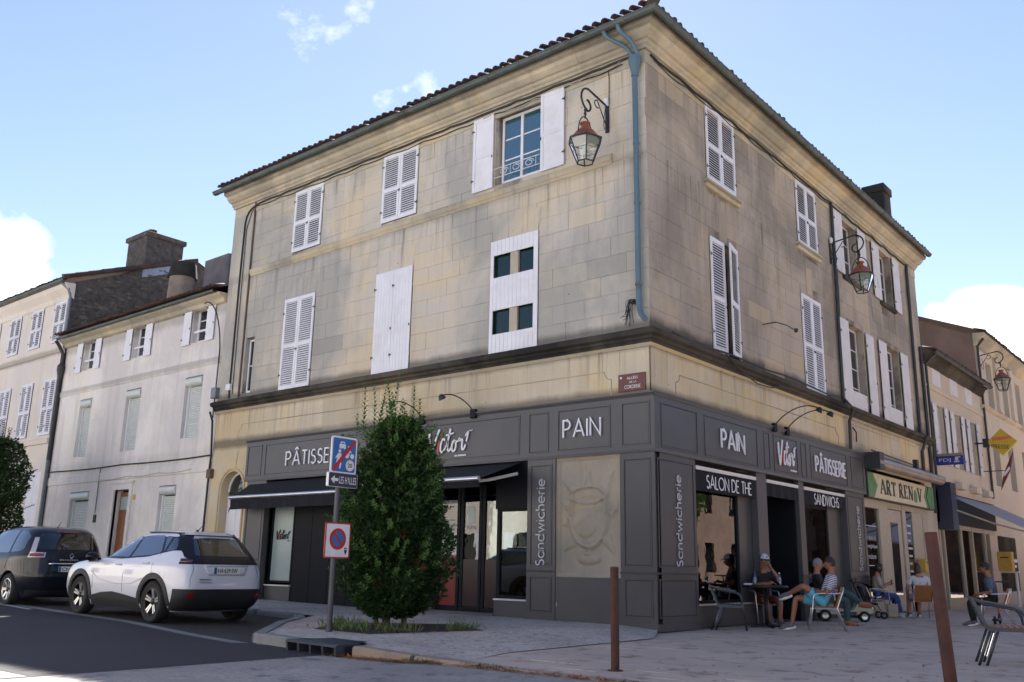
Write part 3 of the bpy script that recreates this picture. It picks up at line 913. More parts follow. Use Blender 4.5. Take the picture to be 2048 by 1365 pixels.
# ------------------------------------------------------------------ ground
def sstep(x, a, b):
    t = min(1, max(0, (x - a) / (b - a))); return t * t * (3 - 2 * t)
def g_road(x, y):
    return 0.013 * max(0, -4 - x) if x > -40 else 0.47
def g_pave(x, y):
    return max(g_road(x, y) + 0.06, 0.105) * (1 - sstep(x, -0.9, 1.2)) + 0.004
def g_terr(x, y):
    return 0.004
def sheet(name, poly, fn, mat, dz=0.0, skirt=None, step=0.5, kind='structure'):
    """horizontal sheet cut from a grid inside a polygon: clipped by bisecting a grid"""
    bm = bmesh.new()
    vs = [bm.verts.new((p[0], p[1], 0)) for p in poly]
    bm.faces.new(vs)
    xs = [p[0] for p in poly]; ys = [p[1] for p in poly]
    def cut(a, b, ax):
        k = int((b - a) / step)
        if k < 1: return
        for i in range(1, k + 1):
            c = a + (b - a) * i / (k + 1)
            geom = bm.verts[:] + bm.edges[:] + bm.faces[:]
            bmesh.ops.bisect_plane(bm, geom=geom, plane_co=(c, 0, 0) if ax == 0 else (0, c, 0), plane_no=(1, 0, 0) if ax == 0 else (0, 1, 0))
    cut(max(min(xs), -30), min(max(xs), 30), 0)
    for v in bm.verts: v.co.z = fn(v.co.x, v.co.y) + dz
    bmesh.ops.triangulate(bm, faces=bm.faces[:])
    bmesh.ops.recalc_face_normals(bm, faces=bm.faces[:])
    for f in bm.faces:
        if f.normal.z < 0: f.normal_flip()
    me = bpy.data.meshes.new(name)
    bm.to_mesh(me); bm.free()
    me.materials.append(M[mat])
    return link(name, me, None, kind=kind)

g = MB(); g.quad((-900, -900, -0.12), (900, -900, -0.12), (900, 900, -0.12), (-900, 900, -0.12))
struct('ground', g, 'plateau')
# dark road along the left facade, worn pale crossing in front, paved terrace, aggregate footway
sheet('road', [(-0.42, -40), (-0.42, -6.4), (-2.2, -6.6), (-16, -5.3), (-60, -5.2), (-60, -10.5), (-30, -10.5), (-0.5, -10.25)], g_road, 'asphalt', 0.0)
sheet('worn_road', [(-60, -10.5), (-30, -10.5), (-0.5, -10.25), (-0.42, -6.3), (4.2, -6.3), (30, -4.0), (30, -60), (-60, -60)], g_road, 'plateau', -0.003)
sheet('parking_bay', [(-2.2, -6.6), (-16, -5.3), (-60, -5.2), (-60, -2.4), (-5.6, -2.4)], g_road, 'parking', 0.0, step=1.0)
sheet('gutter_strip', [(-2.32, -6.62), (-6.7, -5.86), (-16, -5.28), (-60, -5.2), (-60, -5.45), (-16, -5.55), (-6.7, -6.06), (-2.5, -6.78)], g_road, 'kerb', 0.004)
sheet('terrace', [(0.75, -1.3), (0.85, -5.0), (1.25, -6.32), (2.2, -6.38), (4.2, -6.3), (30, -4.0), (30, 60), (-0.5, 60), (-0.5, -0.5)], g_terr, 'paving', 0.0)
sheet('footway', [(-2.35, -6.36), (-0.9, -6.55), (0.3, -6.68), (1.25, -6.32), (0.85, -5.0), (0.75, -1.3), (-0.2, 0.5), (-15, 0.5), (-15, -2.6), (-5.6, -2.9), (-4.45, -4.4)], g_pave, 'gravel', 0.0)
sheet('left_footway', [(-15, 0.5), (-15, -2.6), (-60, -2.4), (-60, 0.5)], lambda x, y: g_road(x, y) + 0.07, 'paving_grey', 0.0)

# kerb stones along the footway edge, each its own stone
def kerb_run(pts, hts, mat, n, w=0.16, name='kerb_stone', parent=None):
    for i in range(n):
        f0 = i / n; f1 = (i + 1) / n
        def at(f):
            L = [0]
            for a, b in zip(pts[:-1], pts[1:]): L.append(L[-1] + hypot(b[0] - a[0], b[1] - a[1]))
            t = f * L[-1]
            for k in range(len(pts) - 1):
                if t <= L[k + 1] + 1e-9:
                    q = (t - L[k]) / (L[k + 1] - L[k])
                    return (pts[k][0] + (pts[k + 1][0] - pts[k][0]) * q, pts[k][1] + (pts[k + 1][1] - pts[k][1]) * q, hts[k] + (hts[k + 1] - hts[k]) * q)
        a = at(f0 + 0.004); b = at(f1 - 0.004)
        dx, dy = b[0] - a[0], b[1] - a[1]; m = hypot(dx, dy)
        nx, ny = dy / m * w, -dx / m * w       # outward, to the road
        mb = MB()
        zb = -0.1
        c = 0.022
        vs = []
        for p in (a, b):
            z = p[2]
            vs += [(p[0] - nx * .1, p[1] - ny * .1, zb), (p[0] - nx * .1, p[1] - ny * .1, z), (p[0] + nx * .85, p[1] + ny * .85, z), (p[0] + nx, p[1] + ny, z - c), (p[0] + nx * 1.04, p[1] + ny * 1.04, zb)]
        fs = [(0, 1, 2, 3, 4), (9, 8, 7, 6, 5)] + [(k, k + 5, (k + 1) % 5 + 5, (k + 1) % 5) for k in range(5)]
        mb.add(vs, fs)
        o = part(name, mb, mat, parent)
        if parent is None: o['kind'] = 'structure'
kerb = link('kerb', None, None, kind='structure')
kerb_run([(-7.4, -2.78), (-5.6, -2.9), (-4.45, -4.4), (-2.35, -6.36)], [0.13, 0.125, 0.125, 0.125], 'kerb', 5, parent=kerb)
kerb_run([(-2.35, -6.36), (-1.24, -6.5)], [0.125, 0.125], 'kerb', 1, parent=kerb)
kerb_run([(-0.08, -6.62), (0.3, -6.68), (1.25, -6.36), (2.2, -6.38), (4.2, -6.3), (6.4, -6.1)], [0.12, 0.10, 0.045, 0.018, 0.012, 0.012], 'kerb_tan', 7, parent=kerb)
kerb_run([(-40, -2.5), (-15, -2.7), (-7.4, -2.78)], [0.62, 0.28, 0.14], 'kerb', 20, parent=kerb)
# cast iron gully set in the kerb
dr = root('storm_drain', 'dark cast iron storm drain with four openings set in the kerb', 'drain', (-1.22, -6.5, 0))
ang = atan2(-0.12, 1.14)
mb = MB()
Ld = 1.12
mb.prism([(0.0, .13), (-.30, .131), (-.33, .118), (-.33, .10), (0, .10)], 0, Ld, 'x')
mb.prism([(0.0, .13), (0.30, .128), (0.0, .128)], .1, .9, 'x')
part('cover', mb, 'drain', dr, rz=ang)
mb = MB(); mb.add([(0.02, 0, .129), (Ld, 0, .129), (Ld * .62, .42, .118), (0.25, .22, .125)], [(0, 1, 2, 3)]); mb.add([(0.02, 0, .10), (Ld, 0, .10), (Ld * .62, .42, .10), (0.25, .22, .10)], [(3, 2, 1, 0)])
part('cover_plate', mb, 'drain', dr, rz=ang, recalc=False)
for i in range(5):
    mb = MB(); x = 0.01 + i * (Ld - .05) / 4
    mb.prism([(-.31, -.05), (-.33, .11), (0, .11), (0, -.05)], x, x + .035, 'x'); part('bar', mb, 'drain', dr, rz=ang)
mb = MB(); mb.box(0, Ld, -.2, -.1, -.05, .105); part('cavity', mb, 'black', dr, rz=ang)
# manhole lid in the worn road
mh = root('manhole_cover', 'round iron manhole lid in the pale road at the lower left', 'manhole', (1.05, -9.75, 0))
m = MB(); m.lathe([(.30, -.01), (.30, .004), (.27, .006), (.0, .006)], 28); part('lid', m, 'drain', mh)
m = MB(); m.lathe([(.34, -.01), (.34, .002), (.305, .003)], 28, cap=False); part('rim', m, 'kerb', mh)
# white parking tick and the paving joint
mb = MB()
for (a, b) in (((-13.2, -5.72), (-10.45, -6.0)),):
    n = 0.055
    mb.add([(a[0], a[1] - n, g_road(*a) + .005), (b[0], b[1] - n, g_road(*b) + .005), (b[0], b[1] + n, g_road(*b) + .005), (a[0], a[1] + n, g_road(*a) + .005)], [(0, 1, 2, 3)])
struct('road_marking', mb, 'line')
mb = MB(); mb.box(4.86, 4.885, -5.9, 5.2, 0.0, 0.0065); struct('paving_joint', mb, 'black')
mb = MB()
for (x0, y0, x1, y1) in ((0.9, -1.4, 3.5, -1.48), (3.4, -5.2, 4.3, -4.95), (4.1, -5.0, 4.5, -5.5), (3.6, -4.9, 3.9, -5.6)):
    d = Vector((x1 - x0, y1 - y0, 0)).normalized(); nn = Vector((-d.y, d.x, 0)) * .009
    mb.add([(x0 - nn.x, y0 - nn.y, .0075), (x1 - nn.x, y1 - nn.y, .0075), (x1 + nn.x, y1 + nn.y, .0075), (x0 + nn.x, y0 + nn.y, .0075)], [(0, 1, 2, 3)])
struct('paving_crack', mb, 'black')
# big paving slabs of the terrace near the camera side, thin real stones with open joints
slabs = MB()
r = random.Random(3)
for i in range(14):
    for j in range(26):
        x0 = 0.95 + i * 0.62; y0 = -5.9 + j * 0.9 + (0.45 if i % 2 else 0)
        if x0 < 1.3 and y0 < -4: continue
        t = 0.008 + r.uniform(0, .0025)
        slabs.add([(x0 + .003, y0 + .003, t), (x0 + .617, y0 + .003, t + r.uniform(-.001, .001)), (x0 + .617, y0 + .897, t), (x0 + .003, y0 + .897, t + r.uniform(-.001, .001)),
                   (x0 + .001, y0 + .001, 0.003), (x0 + .619, y0 + .001, 0.003), (x0 + .619, y0 + .899, 0.003), (x0 + .001, y0 + .899, 0.003)],
                  [(0, 1, 2, 3), (0, 4, 5, 1), (1, 5, 6, 2), (2, 6, 7, 3), (3, 7, 4, 0)])
# slabs join the terrace
t_ob = bpy.data.objects['terrace']
so = part('paving_slab', slabs, 'paving', t_ob, kind='stuff')

# ------------------------------------------------------------------ the corner building
cb = root('corner_building', 'large three storey corner house of weathered limestone with closed white louvred shutters', 'building', (0, 0, 0))
ZC = 5.17          # underside of the first floor cornice
ZT = 11.0          # architrave line below the eaves cornice
YB = 9.75          # end of this house on the right street
HA = [(-11.25, -10.05, 9.29, 11.07), (-7.66, -6.42, 9.29, 11.10), (-3.95, -2.64, 9.34, 11.08), (-13.07, -12.68, 5.58, 7.17),
      (-11.35, -10.08, 5.47, 7.98), (-7.71, -6.44, 5.47, 7.98), (-3.98, -2.66, 5.47, 8.0)]
HB = [(2.47, 3.83, 9.33, 11.15), (7.37, 8.66, 9.28, 11.08), (2.49, 3.80, 5.49, 8.03), (7.33, 8.58, 5.47, 7.95)]
mb = MB()
wall_holes(mb, -14.2, 0.0, ZC, 11.75, HA)
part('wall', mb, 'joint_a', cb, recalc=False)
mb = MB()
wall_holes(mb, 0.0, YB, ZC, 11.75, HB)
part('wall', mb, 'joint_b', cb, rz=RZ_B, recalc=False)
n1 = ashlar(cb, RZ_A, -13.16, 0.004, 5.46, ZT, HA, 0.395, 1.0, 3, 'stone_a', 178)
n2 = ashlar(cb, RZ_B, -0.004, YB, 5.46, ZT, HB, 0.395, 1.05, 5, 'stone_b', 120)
# quoin pilaster at the far left end, a little proud
mb = MB(); mb.cham(-14.2, -13.19, -0.025, 0.03, 5.46, ZT, .008)
part('quoin', mb, 'stone_a', cb)
# backs of the openings: planes with the dark of the rooms put into their colour
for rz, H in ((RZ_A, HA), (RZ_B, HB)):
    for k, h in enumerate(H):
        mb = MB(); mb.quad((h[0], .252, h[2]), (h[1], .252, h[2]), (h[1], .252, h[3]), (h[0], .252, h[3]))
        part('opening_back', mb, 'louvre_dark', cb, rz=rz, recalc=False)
# architrave stones (long blocks under the cornice), string course, eaves cornice
def long_blocks(name, prof, u0, u1, n, rz, mat, seed, e0=0, e1=0):
    r = random.Random(seed)
    L = (u1 - u0) / n
    cuts = [u0] + [u0 + L * (i + r.uniform(-.18, .18)) for i in range(1, n)] + [u1]
    for i in range(n):
        mb = MB()
        profile_run(mb, prof, cuts[i] + (0.003 if i else 0), cuts[i + 1] - (0.003 if i < n - 1 else 0), e0 if i == 0 else 0, e1 if i == n - 1 else 0)
        part(name, mb, mat, cb, rz=rz)
arch = [(.02, 10.99), (-.022, 10.99), (-.022, 11.27), (.02, 11.27)]
long_blocks('architrave_block', arch, -14.2, 0, 11, RZ_A, 'cornice', 2, 0, 1)
long_blocks('architrave_block', arch, 0, YB, 8, RZ_B, 'cornice', 4, 1, 0)
corn = [(.02, 11.28), (-.07, 11.28), (-.08, 11.33), (-.13, 11.36), (-.14, 11.42), (-.20, 11.43), (-.30, 11.50), (-.33, 11.58), (-.42, 11.60), (-.44, 11.66), (-.44, 11.72), (.02, 11.72)]
long_blocks('cornice_block', corn, -14.25, 0, 10, RZ_A, 'cornice', 6, 0, 1)
long_blocks('cornice_block', corn, 0, YB, 7, RZ_B, 'cornice', 8, 1, 0)
strc = [(.02, 8.99), (-.02, 8.99), (-.045, 9.05), (-.06, 9.06), (-.075, 9.13), (-.075, 9.18), (-.05, 9.2), (.02, 9.21)]
long_blocks('string_course_block', strc, -13.12, -0.79, 9, RZ_A, 'cornice', 9)
for (a, b) in ((2.35, 3.95), (7.25, 8.78)):
    mb = MB(); profile_run(mb, [(.02, 9.12), (-.06, 9.12), (-.09, 9.2), (-.11, 9.22), (-.11, 9.29), (.02, 9.30)], a, b); part('window_sill', mb, 'cornice', cb, rz=RZ_B)
# cornice over the ground floor
def soot_cornice(rz, u0, u1, e0, e1, n, seed):
    r = random.Random(seed)
    L = (u1 - u0) / n
    for i in range(n):
        a = u0 + L * i; b = a + L
        prof = [(.02, 5.17), (-.05, 5.17), (-.06, 5.21), (-.11, 5.235), (-.12, 5.28), (-.20, 5.31), (-.21, 5.36), (-.21, 5.40), (-.10, 5.45), (.02, 5.475)]
        mb = MB(); profile_run(mb, prof, a + (.002 if i else 0), b - (.002 if i < n - 1 else 0), e0 if i == 0 else 0, e1 if i == n - 1 else 0)
        part('ledge_block', mb, 'soot_stone', cb, rz=rz)
    mb = MB(); profile_run(mb, [(.015, 5.10), (-.028, 5.10), (-.045, 5.16), (-.045, 5.168), (.015, 5.168)], u0, u1, e0, e1)
    part('ledge_moulding', mb, 'frieze', cb, rz=rz)
soot_cornice(RZ_A, -14.25, 0, 0, 1, 11, 1)
soot_cornice(RZ_B, 0, YB, 1, 0, 8, 2)
# ochre frieze between the shop sign and the ledge: sunk panel with a raised border
def frieze(rz, u0, u1, pu0, pu1, n):
    L = (u1 - u0) / n
    for i in range(n):
        mb = MB(); mb.box(u0 + L * i + (.002 if i else 0), u0 + L * (i + 1) - (.002 if i < n - 1 else 0), -.004, .03, 4.0, 5.10)
        part('frieze_block', mb, 'frieze', cb, rz=rz)
    mb = MB()
    q = 0.16
    path = [(pu0, -.012, 4.2), (pu0, -.012, 4.56)] + [(pu0 + q * sin(t * pi / 16), -.012, 4.72 - q * cos(t * pi / 16) + 0.0) for t in range(0, 9)] + [(pu1 - q * cos(t * pi / 16), -.012, 4.72 - q * sin(t * pi / 16)) for t in range(0, 9)] + [(pu1, -.012, 4.56), (pu1, -.012, 4.2)]
    path = [(p[0], -.006, p[2]) for p in path]
    mb.tube(path, 0.012, 6)
    part('panel_moulding', mb, 'cornice', cb, rz=rz)
frieze(RZ_A, -14.2, 0.004, -13.05, -0.86, 9)
frieze(RZ_B, -0.004, YB, 0.9, 9.3, 6)
# ground floor: pier with the arched side door, at the far left
AX = -13.12; AR = 0.52
mb = MB()
us = [-14.2, -13.64, -12.60, -12.25]
mb.quad((-14.2, 0, 0), (AX - AR, 0, 0), (AX - AR, 0, 4.0), (-14.2, 0, 4.0))
mb.quad((AX + AR, 0, 0), (-12.2, 0, 0), (-12.2, 0, 4.0), (AX + AR, 0, 4.0))
ar = [(AX + AR * cos(radians(180 - 180 * i / 14)), 2.93 + AR * sin(radians(180 - 180 * i / 14))) for i in range(15)]
for (a, b) in zip(ar[:-1], ar[1:]):
    mb.quad((a[0], 0, a[1]), (b[0], 0, b[1]), (b[0], 0, 4.0), (a[0], 0, 4.0))
    mb.quad((a[0], 0, a[1]), (a[0], .32, a[1]), (b[0], .32, b[1]), (b[0], 0, b[1]))
mb.quad((AX - AR, 0, 0), (AX - AR, .32, 0), (AX - AR, .32, 2.93), (AX - AR, 0, 2.93)); mb.quad((AX + AR, 0, 0), (AX + AR, 0, 2.93), (AX + AR, .32, 2.93), (AX + AR, .32, 0))
part('pier', mb, 'frieze', cb, recalc=False)
mb = MB()
ring = []
for i in range(15):
    t = radians(180 - 180 * i / 14); ring.append((AX + (AR + .07) * cos(t), -.012, 2.93 + (AR + .07) * sin(t)))
mb.tube([(AX - AR - .07, -.012, .1)] + ring + [(AX + AR + .07, -.012, .1)], .03, 6); part('door_surround', mb, 'frieze', cb)
mb = MB(); mb.prism([(AX - .1, 3.5), (AX + .1, 3.5), (AX + .16, 4.0), (AX - .16, 4.0)], -.016, .01); part('keystone', mb, 'frieze', cb)
dmb = MB(); dmb.box(AX - AR, AX + AR, .25, .31, 0, 2.74)
sd = part('side_door', dmb, 'white_door', cb)
for cx in (AX - .25, AX + .25):
    for (a, b) in ((.25, .95), (1.05, 1.75), (1.85, 2.65)):
        mb = MB(); mb.cham(cx - .19, cx + .19, .235, .252, a, b, .012); part('door_panel', mb, 'white_door', sd)
mb = MB(); mb.prism([(AX - AR + .02, 2.78)] + [(AX + (AR - .02) * cos(radians(180 - 180 * i / 12)), 2.93 + (AR - .02) * sin(radians(180 - 180 * i / 12))) for i in range(13)] + [(AX + AR - .02, 2.78)], .27, .28)
part('fanlight', mb, 'win_dark', sd)
mb = MB()
mb.tube([(AX + (AR - .03) * cos(radians(180 - 180 * i / 12)), .25, 2.93 + (AR - .03) * sin(radians(180 - 180 * i / 12))) for i in range(13)], .03, 6); mb.box(AX - AR, AX + AR, .235, .3, 2.74, 2.80)
part('door_frame', mb, 'white_door', sd)
# dark closed core: party walls, upper floors, roof
mb = MB()
mb.quad((-14.2, 0, 0), (-14.2, 9.5, 0), (-14.2, 9.5, 11.75), (-14.2, 0, 11.75))
part('party_wall', mb, 'soot_stone', cb, recalc=False)
mb = MB(); mb.box(-14.0, -.3, .34, 9.4, 4.05, 4.12); mb.box(-9.3, -.34, 9.4, 9.6, 0, 11.7); mb.box(-14.0, -9.3, 9.4, 9.6, 0, 11.7)
mb.box(-14.0, -.3, .34, 9.4, 8.5, 8.6)
part('floor_slab', mb, 'interior', cb)
# hipped roof, tiles in rounded rows on the street sides
SL = 0.36
def tile_geo(L, n, rr=0.085):
    mb = MB(); vs = []; fs = []
    k = 5
    for i in range(2):
        y = -i * L
        s_ = 1.0 if i == 0 else 0.86
        for (rad, ) in ((rr,), (rr - .014,)):
            for j in range(k + 1):
                a = pi * j / k
                vs.append((cos(a) * rad * s_, -y, sin(a) * rad * s_ * .82 + i * 0.0))
    m = k + 1
    for j in range(k):
        fs += [(j, j + 1, 2 * m + j + 1, 2 * m + j), (m + j, 3 * m + j, 3 * m + j + 1, m + j + 1), (j, m + j, m + j + 1, j + 1), (2 * m + j, 2 * m + j + 1, 3 * m + j + 1, 3 * m + j)]
    fs += [(0, 2 * m, 3 * m, m), (k, m + k, 3 * m + k, 2 * m + k)]
    mb.add(vs, fs)
    return mb
TILE = tile_geo(0.46, 5).mesh('roof_tile', 'tile', smooth=True, recalc=True)
def tile_row(parent, rz, u0, u1, y, z, slope, pitch=0.21, seed=1, scale=1.0):
    r = random.Random(seed)
    n = int((u1 - u0) / pitch)
    for i in range(n):
        u = u0 + (i + .5) * (u1 - u0) / n
        p = loc_face(rz, (u, y + r.uniform(-.03, .02), z + r.uniform(-.008, .012)))
        o = link('roof_tile', TILE, parent, p, (atan2(slope, 1) * 1.0, 0, rz), )
        o.rotation_mode = 'XYZ'
        o.rotation_euler = (Matrix.Rotation(rz, 3, 'Z') @ Matrix.Rotation(atan2(slope, 1), 3, 'X') @ Matrix.Rotation(r.uniform(-.05, .05), 3, 'Z')).to_euler()
        if scale != 1: o.scale = (scale,) * 3
mb = MB()
ev = 0.52; ze = 11.80
def ridge_z(d): return ze + SL * (d + ev)
D = 4.75
# A slope, B slope (hip at the corner)
mb.quad((-14.4, -ev, ze), (ev, -ev, ze), (-D, D, ridge_z(D)), (-14.4, D, ridge_z(D)))
mb.quad((ev, -ev, ze), (ev, YB, ze), (-D, YB, ridge_z(D)), (-D, D, ridge_z(D)))
mb.quad((-14.4, D, ridge_z(D)), (-D, D, ridge_z(D)), (-9.5, 9.5, ze), (-14.4, 9.5, ze))
mb.quad((-D, D, ridge_z(D)), (-D, YB, ridge_z(D)), (-9.5, YB, ze), (-9.5, 9.5, ze))
# soffit
mb.quad((-14.4, -ev, ze - .02), (-14.4, .1, ze - .02), (0, .1, ze - .02), (ev, -ev, ze - .02))
mb.quad((ev, -ev, ze - .02), (0, .1, ze - .02), (-.1, YB, ze - .02), (ev, YB, ze - .02))
part('roof', mb, 'tile', cb, recalc=False)
tile_row(cb, RZ_A, -14.4, 0.45, -ev - .10, ze + .03, SL, 0.225, 2)
tile_row(cb, RZ_B, -0.35, YB, -ev - .04, ze + .0, SL, 0.225, 3)
# ridge tiles up the hip
mb = MB()
for i in range(10):
    p0 = Vector((ev + .05, -ev - .05, ze + .06)).lerp(Vector((-D, D, ridge_z(D) + .05)), i * .06); p1 = Vector((ev + .05, -ev - .05, ze + .06)).lerp(Vector((-D, D, ridge_z(D) + .05)), i * .06 + .065)
    mb.tube([p0, p1], [.13, .105], 8)
part('hip_tiles', mb, 'tile', cb, kind='stuff')
# gutters
def gutter(rz, u0, u1, e0, e1, parent, y=-.56, z=11.73, mat='zinc', r=.085):
    mb = MB()
    pr = [(y + r * cos(radians(a)), z + r * sin(radians(a)) * 1.05) for a in range(180, 361, 20)]
    pr += [(y + (r - .012) * cos(radians(a)), z + (r - .012) * sin(radians(a)) * 1.05) for a in range(360, 179, -20)]
    profile_run(mb, pr, u0, u1, e0, e1)
    mb.tube([(u0 - e0 * (r - y), y - r, z), (u1 + e1 * (r - y), y - r, z)], .014, 6)
    part('gutter', mb, mat, parent, rz=rz, smooth=True, angle=40)
    k = int((u1 - u0) / 0.9)
    m2 = MB()
    for i in range(k + 1):
        u = u0 + .1 + (u1 - u0 - .2) * i / k
        m2.tube([(u, y + r * 1.06 * cos(radians(a)), z + r * 1.1 * sin(radians(a))) for a in range(180, 361, 30)], .008, 4)
    part('gutter_bracket', m2, mat, parent, rz=rz, kind='stuff')
gutter(RZ_A, -14.55, 0, 0, 1, cb)
gutter(RZ_B, 0, YB, 1, 0, cb)
# corner downpipe: two swan necks, hopper, long pipe, shoe
mb = MB()
mb.tube(bez((-.62, -.55, 11.66), (-.62, -.55, 11.40), (-.25, -.20, 11.45), (-.22, -.13, 11.13), 12), .042, 10)
mb.tube(bez((-.28, -.56, 11.68), (-.28, -.56, 11.42), (-.10, -.30, 11.50), (-.09, -.14, 11.13), 12), .045, 10)
part('swan_neck', mb, 'pipe_blue', cb, smooth=True, angle=50)
mb = MB(); mb.lathe([(.10, 11.12), (.125, 11.10), (.125, 10.96), (.10, 10.88), (.075, 10.74), (.07, 10.66)], 14, (-.155, -.14, 0)); part('hopper', mb, 'pipe_blue', cb, smooth=True, angle=40)
mb = MB(); mb.tube([(-.155, -.14, 10.7), (-.155, -.12, 5.98)] + bez((-.155, -.12, 5.98), (-.155, -.12, 5.75), (-.08, -.14, 5.66), (.06, -.26, 5.55), 8), .055, 12); part('downpipe', mb, 'pipe_blue', cb, smooth=True, angle=60)
for z in (9.2, 7.95, 6.3):
    mb = MB(); mb.lathe([(.058, -.03), (.068, -.02), (.068, .02), (.058, .03)], 12, (-.155, -.125, z)); part('pipe_collar', mb, 'pipe_blue', cb)
# tangle of loose wires by the foot of the pipe
mb = MB(); r = random.Random(11)
for i in range(16):
    x = -.24 - r.random() * .08; z = 6.02 - r.random() * .1
    e = (x - .05 - r.random() * .22, -.05 - r.random() * .1, 5.5 + r.random() * .3)
    mb.tube(bez((x + .03, -.08, z), (x - .1 - r.random() * .2, -.12, z + .12), (x - r.random() * .25, -.05, z - .25), e, 9), .0055, 4)
part('loose_wires', mb, 'cable', cb, kind='stuff')
# cables under the cornice, left rod, left cables
def sag(u0, u1, z0, z1, n, s, y=-.04, wob=.01, seed=0):
    r = random.Random(seed); out = []
    for i in range(n * 4 + 1):
        t = i / (n * 4); f = (t * n) % 1
        out.append((u0 + (u1 - u0) * t, y + r.uniform(-.004, .004), z0 + (z1 - z0) * t - s * sin(pi * f) + r.uniform(-wob, wob)))
    return out
mb = MB(); mb.tube([(-13.6, -.05, 5.5), (-13.62, -.05, 9.0), (-13.6, -.05, 10.7)] + bez((-13.6, -.05, 10.7), (-13.55, -.05, 11.15), (-13.2, -.05, 11.18), (-12.6, -.05, 11.2), 6) + sag(-12.5, -.25, 11.2, 11.2, 12, .015, -.055, .008, 3), .026, 6); part('cable', mb, 'cable', cb)
mb = MB(); mb.tube([(-13.45, -.05, 5.6), (-13.5, -.05, 10.5), (-13.3, -.05, 11.0)] + sag(-13.1, -.5, 11.12, 11.09, 11, .035, -.05, .012, 5), .012, 5); part('cable', mb, 'cable', cb)
mb = MB(); mb.tube(sag(-3.6, -.55, 11.06, 11.16, 4, .05, -.05, .012, 9), .014, 5); part('cable', mb, 'cable_pale', cb)
mb = MB(); mb.tube(sag(.15, YB, 11.2, 11.2, 8, .03, -.055, .012, 6), .026, 6); part('cable', mb, 'cable', cb, rz=RZ_B)
mb = MB(); mb.tube(sag(.3, YB, 11.14, 11.14, 7, .06, -.05, .012, 8), .012, 5); part('cable', mb, 'cable', cb, rz=RZ_B)
mb = MB(); mb.tube([(-13.17, -.03, 5.5), (-13.17, -.035, 11.7)], .028, 6); part('rod', mb, 'pipe_brown', cb)
mb = MB(); mb.tube([(-.86, -.03, 11.1), (-.84, -.03, 10.9), (-.85, -.03, 10.3)], .01, 5); part('cable', mb, 'cable', cb)
# boxes at the left end
mb = MB(); mb.cham(-13.72, -13.52, -.11, -.0, 5.72, 5.9, .01); part('junction_box', mb, 'pvc', cb)
mb = MB(); mb.cham(-14.36, -14.12, -.16, -.02, 5.55, 5.86, .012); part('junction_box', mb, 'pipe_grey', cb)
mb = MB(); mb.tube([(-14.2, -.22, 5.15), (-14.22, -.1, 4.9), (-14.2, -.05, 4.0), (-14.22, -.05, 3.2), (-14.24, -.05, 1.0)], .03, 6); part('cable', mb, 'cable', cb)
mb = MB(); mb.cham(-14.25, -14.05, -.12, 0, 3.3, 3.55, .01); part('junction_box', mb, 'pipe_brown', cb)
mb = MB(); mb.tube(sag(.5, 9.0, 5.43, 5.50, 3, .02, -.2, .03, 12), .02, 6); part('cable', mb, 'cable', cb, rz=RZ_B)
mb = MB(); mb.tube(sag(2.6, 5.5, 5.42, 5.2, 1, .28, -.23, .01, 13), .014, 6); part('cable', mb, 'cable', cb, rz=RZ_B)
# iron hook on the right facade
mb = MB(); mb.tube([(5.0, 0, 6.6), (5.05, -.3, 6.62), (5.4, -.42, 6.6)] + [(6.2, -.3, 6.66)], .014, 5); mb.lathe([(.02, 0), (.05, .03), (.05, .09), (.02, .1)], 8, (6.2, -.3, 6.62)); part('iron_hook', mb, 'iron', cb, rz=RZ_B)
# window joinery and shutters, left facade
for (u0, u1, z0, z1) in (HA[0], HA[1]):
    m = (u0 + u1) / 2
    shutter(cb, RZ_A, u0, m - .004, z0 + .005, z1 - .01); shutter(cb, RZ_A, m + .004, u1, z0 + .005, z1 - .01, hinge='r')
for (u0, u1, z0, z1) in (HA[4],):
    m = (u0 + u1) / 2
    shutter(cb, RZ_A, u0, m - .004, z0 + .01, z1 - .01); shutter(cb, RZ_A, m + .004, u1, z0 + .01, z1 - .01, hinge='r')
u0, u1, z0, z1 = HA[5]
shutter(cb, RZ_A, u0, (u0 + u1) / 2 - .002, z0, z1, kind='plank', label='closed plank shutter of plain white boards'); shutter(cb, RZ_A, (u0 + u1) / 2 + .002, u1, z0, z1, kind='plank', label='closed plank shutter of plain white boards')
# open top window with guard rail and folded shutters
window(cb, RZ_A, -3.87, -2.72, 9.40, 11.02, .20, 'white_paint', 'win_blue', 2, 3, label='open-shuttered white casement reflecting blue sky')
shutter(cb, RZ_A, -4.58, -3.97, 9.30, 11.11, y=-.03, kind='ribbed', label='louvred shutter folded back open'); shutter(cb, RZ_A, -2.61, -1.98, 9.30, 11.11, y=-.03, kind='ribbed', hinge='r', label='louvred shutter folded back open')
mb = MB()
for z in (9.52, 9.74): mb.tube([(-3.98, -.02, z), (-2.66, -.02, z)], .009, 5)
for i in range(3):
    cx = -3.66 + i * .36
    mb.tube([(cx + .13 * cos(radians(a)) * (1 - a / 900), -.02, 9.63 + .085 * sin(radians(a)) * (1 - a / 900)) for a in range(0, 480, 30)], .008, 5)
    mb.tube([(cx + .18, -.02, 9.52), (cx + .18, -.02, 9.74)], .007, 4)
part('guard_rail', mb, 'white_paint', cb)
window(cb, RZ_A, -13.04, -12.71, 5.60, 7.12, .16, 'white_paint', 'win_dark', 1, 2, fw=.05, label='narrow white window without shutters')
